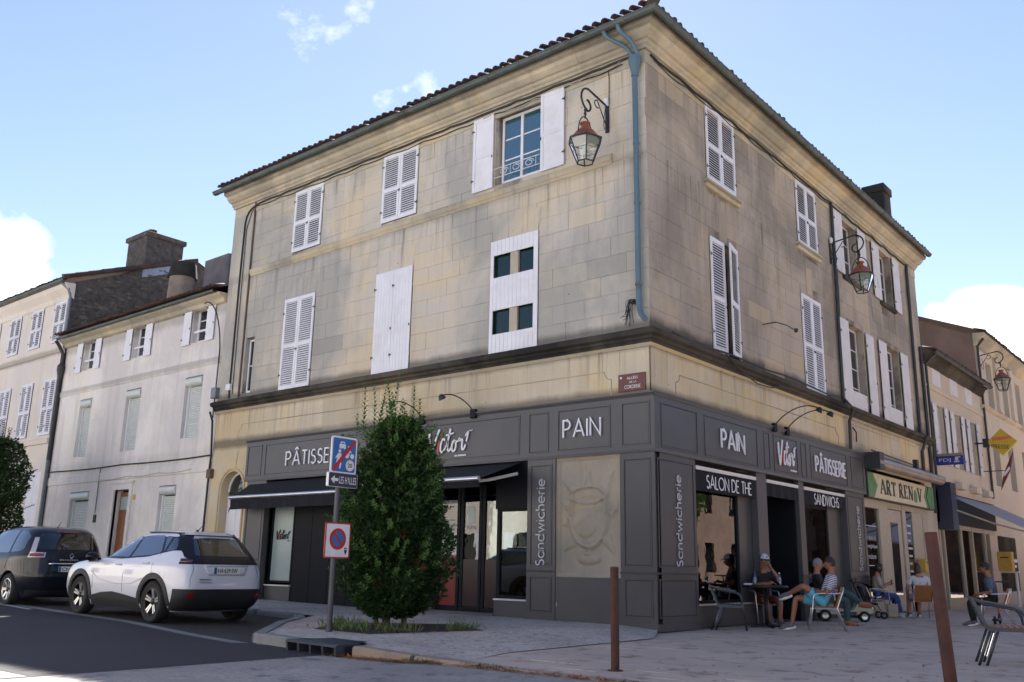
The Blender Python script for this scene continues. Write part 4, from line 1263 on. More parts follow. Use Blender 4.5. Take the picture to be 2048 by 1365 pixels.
# plank shutters with four cut-outs
u0, u1, z0, z1 = HA[6]
hs = [(-3.89, -3.45, 7.14, 7.66), (-3.22, -2.77, 7.14, 7.66), (-3.90, -3.45, 5.88, 6.41), (-3.23, -2.79, 5.88, 6.41)]
sh = MB(); sh.box(u0 + .01, u1 - .01, .012, .03, z0 + .01, z0 + .06)
so = part('shutter', sh, 'white_paint', cb, label='white plank shutter with four square openings')
bnd = [u0, -3.89] + [-3.89 + (-3.45 + 3.89) * k / 4 for k in range(1, 5)] + [-3.335, -3.22] + [-3.22 + (-2.78 + 3.22) * k / 4 for k in range(1, 5)] + [u1]; n = len(bnd) - 1
for i in range(n):
    a, b = bnd[i] + .0015, bnd[i + 1] - .0015; c = (a + b) / 2
    segs = [(z0, 5.88), (6.41, 7.15), (7.66, z1)]
    if -3.45 < c < -3.22: segs = [(z0, z1)]
    if -3.45 < c < -3.22: segs = [(z0, 5.88), (6.41, 7.15), (7.66, z1)]
    if c < -3.89 or c > -2.78: segs = [(z0, z1)]
    for (s0, s1) in segs:
        mb = MB(); mb.cham(a, b, -.035, -.012, s0, s1, .004); part('board', mb, 'white_paint', so)
for (a, b, c, d) in ((-3.46, -3.20, 7.13, 7.68), (-3.46, -3.21, 5.87, 6.42)):
    mb = MB(); mb.box(a + .02, b - .02, .0, .05, c, d); part('mullion', mb, 'beige_frame', so)
for (a, b, c, d) in hs:
    mb = MB(); mb.box(a - .02, b + .02, .05, .06, c, d); part('pane', mb, 'win_green', so)
# right facade
for k, (u0, u1, z0, z1) in enumerate(HB):
    m = (u0 + u1) / 2
    sg = k != 3
    if k == 2:
        shutter(cb, RZ_B, u0, u0 + .64, z0 + .01, z1 - .01, single=sg)
        shutter(cb, RZ_B, u1 - .672, u1 - .672 + .64, z0 + .01, z1 - .01, single=sg, rot=radians(12), y=-.012 - .133, hinge='r', label='louvred shutter leaf left slightly ajar')
    else:
        shutter(cb, RZ_B, u0, m - .004, z0 + .01, z1 - .01, single=sg); shutter(cb, RZ_B, m + .004, u1, z0 + .01, z1 - .01, single=sg, hinge='r')
# flat stones over the openings (lintel voussoirs seen in the wall)
for (cx, z0) in ((-10.7, 7.99), (-7.07, 7.99), (-3.3, 8.01)):
    for (a, b) in ((-.62, -.2), (-.2, .2), (.2, .62)):
        mb = MB(); mb.prism([(cx + a + .004, z0), (cx + b - .004, z0), (cx + b * 1.12 - .004, z0 + .52), (cx + a * 1.12 + .004, z0 + .52)], -.011, .01)
        part('voussoir', mb, 'stone_a', cb)
for (cx,) in ((3.15,), (7.98,)):
    mb = MB(); mb.prism([(cx - .17, 8.04), (cx + .17, 8.04), (cx + .2, 8.75), (cx - .2, 8.75)], -.011, .01); part('voussoir', mb, 'stone_b', cb, rz=RZ_B)
# carved stone relief between the pilasters: a goblet with rays
def relief_h(u, z):
    h = 0.0
    cx, cz = -1.36, 2.05
    du = u - cx
    def bump(d, w): return max(0, 1 - (d / w) ** 2)
    # bowl outline ellipse
    e = sqrt((du / .42) ** 2 + ((z - 2.02) / .56) ** 2)
    if z < 2.35: h += .045 * bump(e - 1, .12)
    # raised liquid on the lower left
    e2 = sqrt(((u + 1.46) / .30) ** 2 + ((z - 1.88) / .27) ** 2)
    if e2 < 1: h += .05 * sqrt(1 - e2 * e2)
    # swirl across the bowl
    zc = 2.06 + .20 * math.tanh(du * 4)
    if e < .95: h += .02 * bump(z - zc, .12)
    # rim ellipse and eye of the glass
    er = sqrt((du / .40) ** 2 + ((z - 2.40) / .15) ** 2)
    h += .04 * bump(er - 1, .16)
    ei = sqrt((du / .26) ** 2 + ((z - 2.40) / .075) ** 2)
    if ei < 1: h += .035 * (1 - ei)
    # sides up from the bowl
    if 2.02 < z < 2.4: h += .035 * bump(abs(du) - .41, .035)
    # stem and foot
    if 1.3 < z < 1.52: h += .04 * bump(du, .075)
    ef = sqrt((du / .27) ** 2 + ((z - 1.24) / .115) ** 2)
    if ef < 1: h += .05 * sqrt(1 - ef * ef)
    # rays: thin triangles around
    for (ax, az, bx, bz, w) in ((-1.36, 2.58, -1.34, 2.82, .10), (-1.72, 2.50, -2.0, 2.72, .09), (-1.0, 2.45, -.80, 2.84, .11), (-1.85, 1.9, -1.98, 1.86, .10), (-1.72, 1.55, -1.93, 1.36, .11), (-.98, 1.62, -.78, 1.30, .13), (-.88, 2.05, -.72, 2.14, .1), (-1.85, 2.2, -2.0, 2.3, .08)):
        L = hypot(bx - ax, bz - az); tx, tz = (bx - ax) / L, (bz - az) / L
        s = (u - ax) * tx + (z - az) * tz; q = abs(-(u - ax) * tz + (z - az) * tx)
        if -.02 < s < L:
            ww = w * (1 - s / L)
            if q < ww: h += .014 + .022 * (1 - q / max(ww, 1e-4))
    return h
mb = MB(); nu, nz_ = 72, 100
ru0, ru1, rz0, rz1 = -2.07, -.65, .92, 3.10
for j in range(nz_ + 1):
    for i in range(nu + 1):
        u = ru0 + (ru1 - ru0) * i / nu; z = rz0 + (rz1 - rz0) * j / nz_
        border = min(u - ru0, ru1 - u, z - rz0, rz1 - z)
        h = relief_h(u, z) if border > .04 else .03
        mb.v.append((u, -.035 - h * 1.5, z))
for j in range(nz_):
    for i in range(nu):
        a = j * (nu + 1) + i; mb.f.append((a, a + 1, a + nu + 2, a + nu + 1)); mb.mi.append(0)
part('stone_relief', mb, 'relief', cb, recalc=False, smooth=True, label='pale carved stone relief of a goblet with rays')
# ------------------------------------------------------------------ bakery shopfront (grey joinery clad on the corner house)
M['turquoise'] = simple('turquoise_print', (0.08, 0.42, 0.46), 0.5)
M['door_red_dark'] = simple('dark_red_film', (0.022, 0.004, 0.005), 0.4)  # dark reflection in the door glass, put into the colour
M['door_red'] = simple('red_door_print', (0.17, 0.014, 0.012), 0.4)  # reflection of a red car, put into the colour
M['lantern_glass'] = glass_mat('lantern_glass', (.93, .94, .93), 0.04)
sf = root('bakery_shopfront', 'anthracite grey bakery shopfront wrapping the corner with white PAIN letters', 'shopfront', (0, 0, 0))
ZF0, ZF1 = 3.12, 4.20
def sfp(name, mb, mat, rz=0.0, parent=None, **k): return part(name, mb, mat, parent or sf, rz=rz, **k)
def frame_ring(mb, a, b, c, d, y, w=.035, t=.014):
    """raised thin border"""
    mb.box(a, a + w, y - t, y, c, d); mb.box(b - w, b, y - t, y, c, d)
    mb.box(a + w, b - w, y - t + .001, y, c, c + w); mb.box(a + w, b - w, y - t + .001, y, d - w, d)
def moulded_panel(par, a, b, c, d, y, rz=0.0):
    m1 = MB(); frame_ring(m1, a, b, c, d, y, .022, .012); part('panel_moulding', m1, 'anthra', par, rz=rz if par is sf else 0)
    m2 = MB(); frame_ring(m2, a + .022, b - .022, c + .022, d - .022, y + .002, .016, .004); part('panel_groove', m2, 'groove', par, rz=rz if par is sf else 0)  # inner strip carries the shade of a groove in its colour
# fascia boards with a projecting top
prof = [(.02, ZF0), (-.15, ZF0), (-.155, ZF0 + .03), (-.15, ZF0 + .05), (-.15, ZF1 - .06), (-.165, ZF1 - .055), (-.185, ZF1 - .02), (-.20, ZF1 - .015), (-.20, ZF1 + .012), (.02, ZF1 + .03)]
mb = MB(); profile_run(mb, prof, -12.35, 0, 0, 1); fa = sfp('fascia', mb, 'anthra')
mb = MB(); profile_run(mb, prof, 0, 10.72, 1, 0); fb = sfp('fascia', mb, 'anthra', RZ_B)
for (a, b) in ((-12.27, -11.65), (-11.5, -7.57), (-7.38, -2.97), (-2.74, -2.24), (-2.02, -.79), (-.55, .06)):
    moulded_panel(fa, a, b, 3.24, 4.05, -.15)
for (a, b) in ((.08, 1.43), (1.72, 4.08), (4.41, 4.70), (4.91, 6.2), (6.42, 6.72), (6.98, 9.34), (9.65, 10.56)):
    moulded_panel(fb, a, b, 3.22, 4.04, -.15)
def letters(txt, cx, z, h, width, par, rz, y=-.17, stroke=.031, depth=.025, mat='letter_white', gap=.22, roll=0.0):
    mb, w = stroke_text(txt, h, stroke, depth, gap, width=width)
    if roll:
        mb.v = [(x * cos(roll) - q * sin(roll), yy, x * sin(roll) + q * cos(roll)) for (x, yy, q) in mb.v]
    me = mb.mesh('lettering', mat)
    pos = Matrix.Rotation(rz, 4, 'Z') @ Vector((cx, y, z))
    return link('lettering', me, par, pos, (0, 0, rz))
letters('PAIN', -1.43, 3.66, .33, .86, fa, 0, stroke=.031)
letters('PÂTISSERIE', -9.42, 3.61, .34, 2.3, fa, 0, stroke=.031)
letters('PAIN', 2.88, 3.635, .36, 1.02, fb, 0, stroke=.04)
letters('PÂTISSERIE', 8.18, 3.60, .36, 1.95, fb, 0, stroke=.042)
def script(cx, z, h, sx, par, y=-.17, rz=0, mats=('letter_white', 'red')):
    for st, mt in ((SCRIPT, mats[0]), (SCRIPT_I, mats[1])):
        me = script_mb(st, h, .02, sx).mesh('lettering', mt)
        link('lettering', me, par, (cx, y, z), (0, 0, rz))
    me, W0, H0 = text_mesh('BY BERNARD', 1, 1)
    # the tiny line under the script is too small to read in the photograph: a row of small marks
    bpy.data.meshes.remove(me)
    mb = MB(); r = random.Random(4)
    x = 0
    for i in range(9):
        if i == 2: x += .03 * h
        mb.box((.15 + x), (.15 + x) + .045 * h, -.006, 0, -.62 * h, -.56 * h); x += .062 * h
    link('lettering', mb.mesh('lettering', mats[0]), par, (cx, y, z), (0, 0, rz))
script(-4.88, 3.66, .56, 1.0, fa)
script(5.58, 3.66, .60, .72, fb)

def pilaster(a, b, rz, z0=0.02, z1=ZF0, y=-.12, mid=.98, panels=True):
    mb = MB()
    mb.box(a, b, y, .05, z0, z1)
    p = sfp('pilaster', mb, 'anthra', rz)
    m = MB(); profile_run(m, [(y + .01, mid), (y - .015, mid), (y - .02, mid + .03), (y + .01, mid + .035)], a - .005, b + .005); part('rail', m, 'anthra', p)
    m = MB(); m.box(a - .01, b + .01, y - .014, y, z0, z0 + .13); part('plinth', m, 'anthra', p)
    if panels:
        moulded_panel(p, a + .08, b - .08, mid + .12, z1 - .1, y); moulded_panel(p, a + .08, b - .08, z0 + .22, mid - .08, y)
    return p
pL = pilaster(-12.24, -11.40, 0)
p1 = pilaster(-2.78, -2.09, 0)
p2 = pilaster(-.62, .12, 0)
q0 = pilaster(-.119, 1.36, RZ_B)
q3 = pilaster(9.22, 10.5, RZ_B)
q1 = pilaster(4.07, 4.55, RZ_B, y=-.10, panels=False)
q2 = pilaster(6.28, 6.58, RZ_B, y=-.10, panels=False)
mb = MB(); mb.box(10.5, 10.66, -.09, .05, .02, ZF0); sfp('end_post', mb, 'anthra', RZ_B)
letters('Sandwicherie', -2.44, 1.92, .20, 1.62, p1, 0, y=-.135, stroke=.026, depth=.008, mat='letter_grey', roll=pi / 2)
letters('Sandwicherie', .66, 1.94, .20, 1.62, q0, 0, y=-.135, stroke=.026, depth=.008, mat='letter_grey', roll=pi / 2)
letters('Sandwicherie', 9.95, 1.95, .22, 1.62, q3, 0, y=-.135, stroke=.026, depth=.008, mat='letter_grey', roll=pi / 2)
# base board under the relief, chipped to the white undercoat
mb = MB(); mb.box(-2.088, -.622, -.105, .05, .02, .90); bb = sfp('base_panel', mb, 'anthra')
mb = MB(); mb.prism([(-.78, .40), (-.76, .52), (-.74, .38), (-.70, .34), (-.70, .18), (-.68, .05), (-.71, .14), (-.76, .20), (-.77, .3)], -.111, -.104); part('paint_chip', mb, 'letter_white', bb)
mb = MB(); mb.box(-2.07, -2.062, -.108, -.104, .36, .44); part('paint_chip', mb, 'letter_white', bb)
mb = MB()
frame_ring(mb, -2.09, -.62, .90, 3.12, -.04, .03, .05); sfp('relief_frame', mb, 'relief')
# glazing helpers
def glazed(a, b, z0, z1, rz, y=.12, fr='anthra_dark', glass='shop_glass', fw=.05, name='window', label=None):
    mb = MB()
    mb.box(a, a + fw, y - .03, y + .04, z0, z1); mb.box(b - fw, b, y - .03, y + .04, z0, z1); mb.box(a + fw, b - fw, y - .028, y + .04, z0, z0 + fw); mb.box(a + fw, b - fw, y - .028, y + .04, z1 - fw, z1)
    w = sfp(name, mb, fr, rz, label=label)
    g = MB(); g.box(a + fw, b - fw, y, y + .008, z0 + fw, z1 - fw); part('pane', g, glass, w)
    return w
def stallriser(a, b, z1, rz, y=.02, sill='alu_white'):
    mb = MB(); mb.box(a, b, y, y + .12, .02, z1); s_ = sfp('stallriser', mb, 'anthra', rz)
    m = MB(); m.box(a, b, y - .035, y + .1, z1, z1 + .03); part('sill', m, sill, s_)
    return s_
# left facade, from the left
w0 = glazed(-11.34, -10.42, .58, 3.05, 0, .14, glass='frosted')
script(-10.85, 1.75, .26, .95, w0, y=.13, mats=('letter_black', 'red'))
stallriser(-11.38, -10.36, .50, 0, .06)
mb = MB(); mb.box(-10.38, -7.6, .10, .2, .02, ZF0); cl = sfp('dark_cladding', mb, 'anthra_dark')
for i in range(4):
    m = MB(); m.box(-10.36 + i * .69, -10.36 + i * .69 + .675, .085, .1, .1, 3.1); part('cladding_panel', m, 'anthra_dark', cl)
glazed(-7.58, -5.55, .45, 3.05, 0, .14); stallriser(-7.6, -5.5, .42, 0, .06)
mb = MB(); mb.box(-5.53, -3.72, .0, .5, .02, .16); sfp('door_step', mb, 'paving_grey')
for (a, b) in ((-5.5, -4.86), (-4.83, -4.24), (-4.22, -3.74)):
    d = glazed(a, b, .17, 2.95, 0, .22, fw=.075, name='door')
for (a, b, z0, z1) in ((-5.42, -4.94, .26, 1.28), (-4.75, -4.32, .26, 1.2), (-4.14, -3.82, .26, 1.2)):
    m = MB(); m.box(a, b, .206, .2125, z0, z1); sfp('red_door_film', m, 'door_red' if a < -5 else 'door_red_dark')  # flat sheets painted as the reflection in the lower door glass
for (a, b, z0, z1) in ((-5.42, -4.94, 1.30, 1.35),):
    m = MB(); m.box(a, b, .212, .217, z0, z1); sfp('white_band', m, 'letter_grey')
m = MB(); m.box(-4.66, -4.46, .212, .217, 1.95, 2.28); sfp('door_sticker', m, 'frosted')
me, a_, b_ = text_mesh('SORTIE', 1, 1); 
bpy.data.meshes.remove(me)
lettering('SORTIE', 'letter_grey', sf, -4.55, .214, 1.86, w=.3, h=.085, depth=.004)
for k, (tx, zz, ww) in enumerate((('BOULANGERIE', 2.40, .42), ('HORAIRES', 2.02, .30), ('DU LUNDI AU SAMEDI', 1.9, .40), ('7H00 - 19H30', 1.82, .3))):
    lettering(tx, 'letter_grey', sf, -5.18, .214, zz, w=ww, h=.075 if k == 0 else .045, depth=.004)
mb = MB(); mb.box(-3.70, -2.79, .0, .12, 2.20, ZF0); sfp('dark_header', mb, 'anthra_dark')
glazed(-3.68, -2.82, .46, 2.20, 0, .10); stallriser(-3.71, -2.79, .42, 0, .02)
mb = MB(); mb.box(-5.53, -3.72, .14, .24, 2.95, ZF0); sfp('dark_header', mb, 'anthra_dark')
# right facade
glazed(1.40, 3.46, .46, 2.62, RZ_B, .10); stallriser(1.38, 4.06, .42, RZ_B, .03)
mb = MB(); mb.box(3.46, 4.06, .05, .15, .42, ZF0); sfp('side_panel', mb, 'anthra', RZ_B)
mb = MB(); mb.box(1.38, 3.46, .06, .15, 2.62, ZF0); sfp('dark_header', mb, 'anthra_dark', RZ_B)
glazed(4.6, 6.24, .05, 2.85, RZ_B, .75, fw=.09, name='door')
mb = MB(); mb.box(4.55, 4.6, .0, .8, .02, ZF0); mb.box(6.24, 6.28, 0, .8, .02, ZF0); mb.box(4.6, 6.24, .05, .8, 2.85, ZF0); sfp('door_recess', mb, 'anthra_dark', RZ_B)
glazed(6.6, 8.36, .46, 2.62, RZ_B, .10); stallriser(6.58, 9.22, .42, RZ_B, .03)
mb = MB(); mb.box(8.36, 9.22, .05, .15, .42, ZF0); sfp('side_panel', mb, 'anthra', RZ_B)
mb = MB(); mb.box(6.58, 8.36, .06, .15, 2.62, ZF0); sfp('dark_header', mb, 'anthra_dark', RZ_B)
# posters and displays behind the glass
def poster(u, z, w, h, mat, rz, y=.13, name='window_poster'):
    m = MB(); m.box(u - w / 2, u + w / 2, y, y + .004, z - h / 2, z + h / 2); return sfp(name, m, mat, rz)
poster(2.72, 1.46, .50, .36, 'letter_white', RZ_B, .14); poster(2.55, 1.44, .15, .34, 'turquoise', RZ_B, .134); poster(2.79, 1.46, .05, .2, 'letter_black', RZ_B, .134)
# dark room behind
mb = MB()
mb.quad((-12.2, 3.6, 0), (-3.6, 3.6, 0), (-3.6, 3.6, 3.5), (-12.2, 3.6, 3.5)); mb.quad((-3.6, 3.6, 0), (-3.6, 9.7, 0), (-3.6, 9.7, 3.5), (-3.6, 3.6, 3.5)); mb.quad((-3.6, 9.7, 0), (-.05, 9.7, 0), (-.05, 9.7, 3.5), (-3.6, 9.7, 3.5))
mb.quad((-12.2, .1, .03), (-.05, .1, .03), (-.05, 9.7, .03), (-12.2, 9.7, .03)); mb.quad((-12.2, .06, 3.3), (-.05, .06, 3.3), (-.05, 9.7, 3.3), (-12.2, 9.7, 3.3)); mb.quad((-12.2, .1, 0), (-12.2, 3.6, 0), (-12.2, 3.6, 3.5), (-12.2, .1, 3.5))
sfp('interior_wall', mb, 'interior', recalc=False)
mb = MB(); mb.cham(-6.6, -4.0, 2.2, 2.9, .03, 1.1, .02); sfp('counter', mb, 'door_wood')
for i in range(3):
    m = MB(); m.box(-3.3, -3.0, 1.2 + i * .9, 2.0 + i * .9, .03, 2.2); sfp('display_shelf', m, ('door_wood', 'interior', 'mint_pvc')[i % 3])
for (x, y, z, h_, mt) in ((-1.2, 1.9, .75, .5, 'red'), (-1.4, 2.9, .8, .7, 'mint_pvc'), (-.9, 7.3, .8, .9, 'sign_green'), (-1.6, 8.0, .8, 1.2, 'postbox'), (-.8, 2.4, .42, .5, 'orange_red')):
    m = MB(); m.lathe([(.08, 0), (.14, .05), (.15, h_ * .6), (.09, h_)], 10, (x, y, z)); sfp('display_jar', m, mt)
mb = MB(); mb.box(-1.9, -.6, 1.5, 3.4, .03, .75); mb.box(-1.9, -.6, 6.7, 8.3, .03, .8); sfp('display_table', mb, 'door_wood')

# ------------------------------------------------------------------ awnings of the bakery
def drop_awning(label, x0, x1, yf, zb, zf, vh, flap=None, arms=()):
    r = root('shop_awning', label, 'awning', (0, 0, 0))
    m = MB()
    m.add([(x0, -.06, zb), (x1, -.06, zb), (x1, yf, zf), (x0, yf, zf), (x0, -.06, zb - .012), (x1, -.06, zb - .012), (x1, yf, zf - .012), (x0, yf, zf - .012)], [(0, 1, 2, 3), (7, 6, 5, 4), (0, 4, 5, 1), (1, 5, 6, 2), (2, 6, 7, 3), (3, 7, 4, 0)])
    part('canopy', m, 'awning', r)
    m = MB(); n = 24; vs = []; fs = []
    for i in range(n + 1):
        x = x0 + (x1 - x0) * i / n
        w = .012 * sin(i * 1.9)
        vs += [(x, yf - .01 + w, zf - .03), (x, yf + .01 + w * 1.6, zf - vh)]
    for i in range(n): fs.append((2 * i, 2 * i + 1, 2 * i + 3, 2 * i + 2))
    m.add(vs, fs); part('valance', m, 'awning', r, recalc=False)
    if flap:
        m = MB(); m.add([(x0, yf, zf - .03), (x0 - .02, yf + .02, zf - vh), (x0 - .22, yf + .1, zf - vh - .10), (x0 - .30, yf + .18, zf - vh + .06), (x0 - .12, yf + .22, zf - .05)], [(0, 1, 2, 3, 4)]); part('valance_flap', m, 'awning', r, recalc=False)
    m = MB(); m.tube([(x0 - .02, yf - .02, zf), (x1 + .02, yf - .02, zf)], .045, 10); part('front_bar', m, 'alu', r, smooth=True, angle=50)
    for (xa, ya, za, xb, yb, zb_) in arms:
        m = MB(); mid = ((xa + xb) / 2, (ya + yb) / 2 - .03, (za + zb_) / 2 - .03)
        m.tube([(xa, ya, za), mid], .035, 6); m.tube([mid, (xb, yb, zb_)], .03, 6); part('arm', m, 'alu_white', r)
    return r
drop_awning('black cloth awning with a silver bar over the left bakery window', -12.12, -7.35, -.66, 3.08, 2.66, .30, flap=True, arms=((-7.9, -.1, 2.5, -7.7, -.6, 2.6), (-11.6, -.1, 2.5, -11.7, -.6, 2.6)))
drop_awning('black cloth awning over the bakery door behind the shrub', -7.1, -3.02, -1.30, 3.10, 2.68, .16, arms=((-3.08, -.08, 2.88, -3.55, -1.2, 2.62), (-6.9, -.1, 2.85, -6.6, -1.2, 2.62)))
def valance_awning(label, a, b, txt, zt=2.98, zb=2.56, y=-.06, w=None):
    r = root('shop_awning', label, 'awning', (0, 0, 0), RZ_B)
    m = MB(); m.box(a, b, y - .05, y + .04, zt - .035, zt + .035); part('front_bar', m, 'alu_white', r)
    m = MB(); m.add([(a, y, zt), (b, y, zt), (b, .06, zt + .13), (a, .06, zt + .13)], [(0, 1, 2, 3)]); part('canopy', m, 'awning', r, recalc=False)
    m = MB(); n = 20; vs = []; fs = []
    for i in range(n + 1):
        x = a + .01 + (b - a - .02) * i / n; q = .008 * sin(i * 1.3)
        vs += [(x, y - .02 + q, zt - .03), (x, y - .02 + q * 1.5, zb), (x, y - .008 + q, zt - .03), (x, y - .008 + q * 1.5, zb)]
    for i in range(n): k = 4 * i; fs += [(k, k + 1, k + 5, k + 4), (k + 2, k + 6, k + 7, k + 3)]
    m.add(vs, fs); v = part('valance', m, 'awning', r, recalc=False)
    if txt: letters(txt, (a + b) / 2 + .1, (zt + zb) / 2 - .03, .24, w, v, 0, y=y - .036, stroke=.026, depth=.004, mat='letter_white', gap=.16)
    return r
valance_awning('rolled black awning with white SALON DE THE lettering', 1.42, 4.04, 'SALON DE THE', w=1.95)
valance_awning('rolled black awning without lettering over the dark doorway', 4.58, 6.26, '', zb=2.66)
valance_awning('rolled black awning with white SANDWICHS lettering', 6.6, 9.18, 'SANDWICHS', zb=2.62, w=1.55)

# ------------------------------------------------------------------ swan neck spotlights over the fascia
def spot(u, rz, du, dd, dz, label):
    p = loc_face(rz, (u, -.19, ZF1 + .02))
    r = root('sign_spotlight', label, 'spotlight', p, rz, 'spotlights over the shop fascia')
    m = MB(); m.cham(-.075, .075, -.03, .05, -.13, .06, .008); part('bracket', m, 'anthra_dark', r)
    m = MB(); m.tube(bez((0, -.02, .04), (du * .35, -dd * .3, dz * 1.0), (du * .6, -dd * .8, dz * 1.35), (du, -dd, dz), 12), .014, 6); part('arm', m, 'iron', r)
    m = MB(); m.lathe([(.02, .05), (.055, .03), (.085, -.06), (.075, -.065)], 10, (du, -dd, dz - .01), axis=(-.15 * (1 if du < 0 else -1), -.6, 1)); part('lamp_head', m, 'iron', r, smooth=True, angle=50)
    return r
spot(-4.22, 0, -.42, .55, .30, 'black arched spotlight over the bakery script sign, right of the shrub')
spot(-5.75, 0, -.42, .55, .30, 'black arched spotlight half hidden by the top of the shrub')
spot(4.95, RZ_B, .75, .75, .42, 'black arched spotlight on the right street side, nearer the corner')
spot(5.62, RZ_B, .75, .75, .42, 'black arched spotlight on the right street side, farther from the corner')

# ------------------------------------------------------------------ street name plaque
sp_ = root('street_sign', 'maroon street name plaque on the corner reading ALLEES DE LA CORDERIE', 'street sign', (-.39, -.03, 4.45))
m = MB(); m.cham(-.295, .295, -.012, .012, -.165, .165, .004); part('plate', m, 'plaque', sp_)
lettering('ALLÉES', 'sign_white', sp_, .02, -.016, .088, w=.24, h=.062, depth=.004)
lettering('DE LA', 'sign_white', sp_, .03, -.016, .003, w=.16, h=.035, depth=.004)
lettering('CORDERIE', 'sign_white', sp_, .02, -.016, -.085, w=.35, h=.07, depth=.004)
m = MB(); m.prism([(-.255, .12), (-.21, .12), (-.21, .095), (-.2325, .07), (-.255, .095)], -.015, -.011); part('crest', m, 'sign_white', sp_)

# ------------------------------------------------------------------ wall lanterns
def lantern():
    r = link('wall_lantern', None); r.empty_display_size = .2
    m = MB(); m.cham(-.045, .045, -.03, 0, -.58, .12, .006); part('wall_plate', m, 'iron', r)
    m = MB()
    c = (-.90, -.13); R0 = .21
    pts = [(0, 0, 0), (0, -.68, .10)]
    pts += [(0, -.68 - .25 * sin(radians(a)), -.14 + .24 * cos(radians(a))) for a in range(12, 175, 14)]
    pts += [(0, -.74 + .13 * cos(radians(a)), -.27 + .12 * sin(radians(a))) for a in range(250, 470, 22)]
    m.tube(pts, .021, 8); part('arm', m, 'iron', r, smooth=True, angle=50)
    m = MB(); m.tube([(0, 0, -.52), (0, -.36, -.03)] + [(0, -.38 + .09 * cos(radians(a)), -.09 + .08 * sin(radians(a))) for a in range(80, 330, 25)], .013, 6); part('brace', m, 'iron', r)
    cy = -.80
    m = MB(); m.lathe([(.012, -.36), (.03, -.40), (.018, -.44), (.034, -.48), (.014, -.54), (.02, -.58)], 8, (0, cy, 0)); part('finial', m, 'iron', r)
    m = MB(); m.tube([(0, cy + .235 * cos(radians(a)), -.98 + .42 * sin(radians(a))) for a in range(0, 181, 12)], .013, 6); part('hoop', m, 'iron', r)
    m = MB(); m.lathe([(.30, -1.06), (.30, -1.03), (.25, -.97), (.20, -.90), (.13, -.83), (.115, -.82), (.085, -.80), (.075, -.74), (.105, -.72), (.105, -.69), (.06, -.675)], 18, (0, cy, 0)); part('lantern_roof', m, 'copper', r, smooth=True, angle=35)
    zt, zb, rt, rb = -1.07, -1.53, .345, .165
    m = MB(); P = []; Q = []
    for k in range(6):
        a = radians(60 * k + 10); P.append((rt * cos(a), cy + rt * sin(a), zt)); Q.append((rb * cos(a), cy + rb * sin(a), zb))
    for k in range(6):
        n = (k + 1) % 6
        m.tube([P[k], Q[k]], .014, 5); m.tube([P[k], P[n]], .02, 5); m.tube([Q[k], Q[n]], .014, 5)
        mp = [tuple(P[j][i] * .55 + Q[j][i] * .45 for i in range(3)) for j in (k, n)]
        m.tube(mp, .006, 4)
    part('lantern_frame', m, 'iron', r)
    for k in range(6):
        n = (k + 1) % 6
        g = MB(); g.add([P[k], P[n], Q[n], Q[k]], [(0, 1, 2, 3)]); part('pane', g, 'lantern_glass', r, recalc=False)
    m = MB(); m.lathe([(.28, -1.075), (.28, -1.09), (.1, -1.10)], 12, (0, cy, 0)); m.lathe([(.05, -1.10), (.06, -1.2), (.055, -1.32), (.02, -1.36)], 10, (0, cy, 0)); part('bulb', m, 'frosted', r)
    m = MB(); m.tube(bez((.03, -.02, -.1), (.06, -.1, -.75), (.0, -.25, -.7), (.02, -.12, -.1), 10), .008, 4); part('cable', m, 'cable', r)
    m = MB(); m.cham(-.05, .05, -.09, -.03, .0, .17, .008); part('junction_box', m, 'pvc', r)
    return r
LG = 'copper topped wall lanterns'
la = lantern(); la['label'] = 'copper topped wall lantern beside the open top window on the left facade'
lb = copy_tree(la); lc = copy_tree(la)
lb['label'] = 'copper topped wall lantern between the two parts of the right facade'
lc['label'] = 'copper topped wall lantern farthest along the right street, before the cream house'
for o, p, rz, s_ in ((la, (-.90, -.005, 10.28), 0, 1.0), (lb, (.005, 9.62, 9.92), RZ_B, 1.0), (lc, (.02, 25.55, 9.75), RZ_B, .98)):
    o['category'] = 'street lamp'; o['group'] = LG
    o.location = p; o.rotation_euler = (0, 0, rz); o.scale = (s_,) * 3
# ------------------------------------------------------------------ adjoining house on the right street (over ART RENOV)
Y0, Y1 = 9.75, 17.6
ab = root('adjoining_house', 'three storey stone house over the ART RENOV shop with open white plank shutters', 'building', (0, 0, 0))
HC = [(10.60, 11.80, 9.28, 11.05), (13.73, 14.95, 9.26, 11.03), (10.55, 11.85, 5.47, 7.90), (13.75, 15.0, 5.47, 7.88)]
mb = MB(); wall_holes(mb, Y0, Y1, ZC, 11.75, HC, depth=.28); part('wall', mb, 'joint_b', ab, rz=RZ_B, recalc=False)
ashlar(ab, RZ_B, Y0 + .004, Y1, 5.46, ZT, HC, 0.42, 1.0, 15, 'stone_b', 200)
cb_keep = cb; cb = ab
long_blocks('architrave_block', arch, Y0, Y1, 6, RZ_B, 'cornice', 21)
long_blocks('cornice_block', corn, Y0, Y1, 6, RZ_B, 'cornice', 22)
soot_cornice(RZ_B, Y0, Y1, 0, 0, 6, 23)
cb = cb_keep
for i in range(5):
    L = (Y1 - Y0) / 5
    mb = MB(); mb.box(Y0 + L * i + .002, Y0 + L * (i + 1) - .002, -.004, .03, 3.9, 5.10); part('frieze_block', mb, 'frieze', ab, rz=RZ_B)
mb = MB(); mb.tube([(10.15, -.006, 4.98), (15.9, -.006, 4.98)], .012, 6); part('panel_moulding', mb, 'cornice', ab, rz=RZ_B)
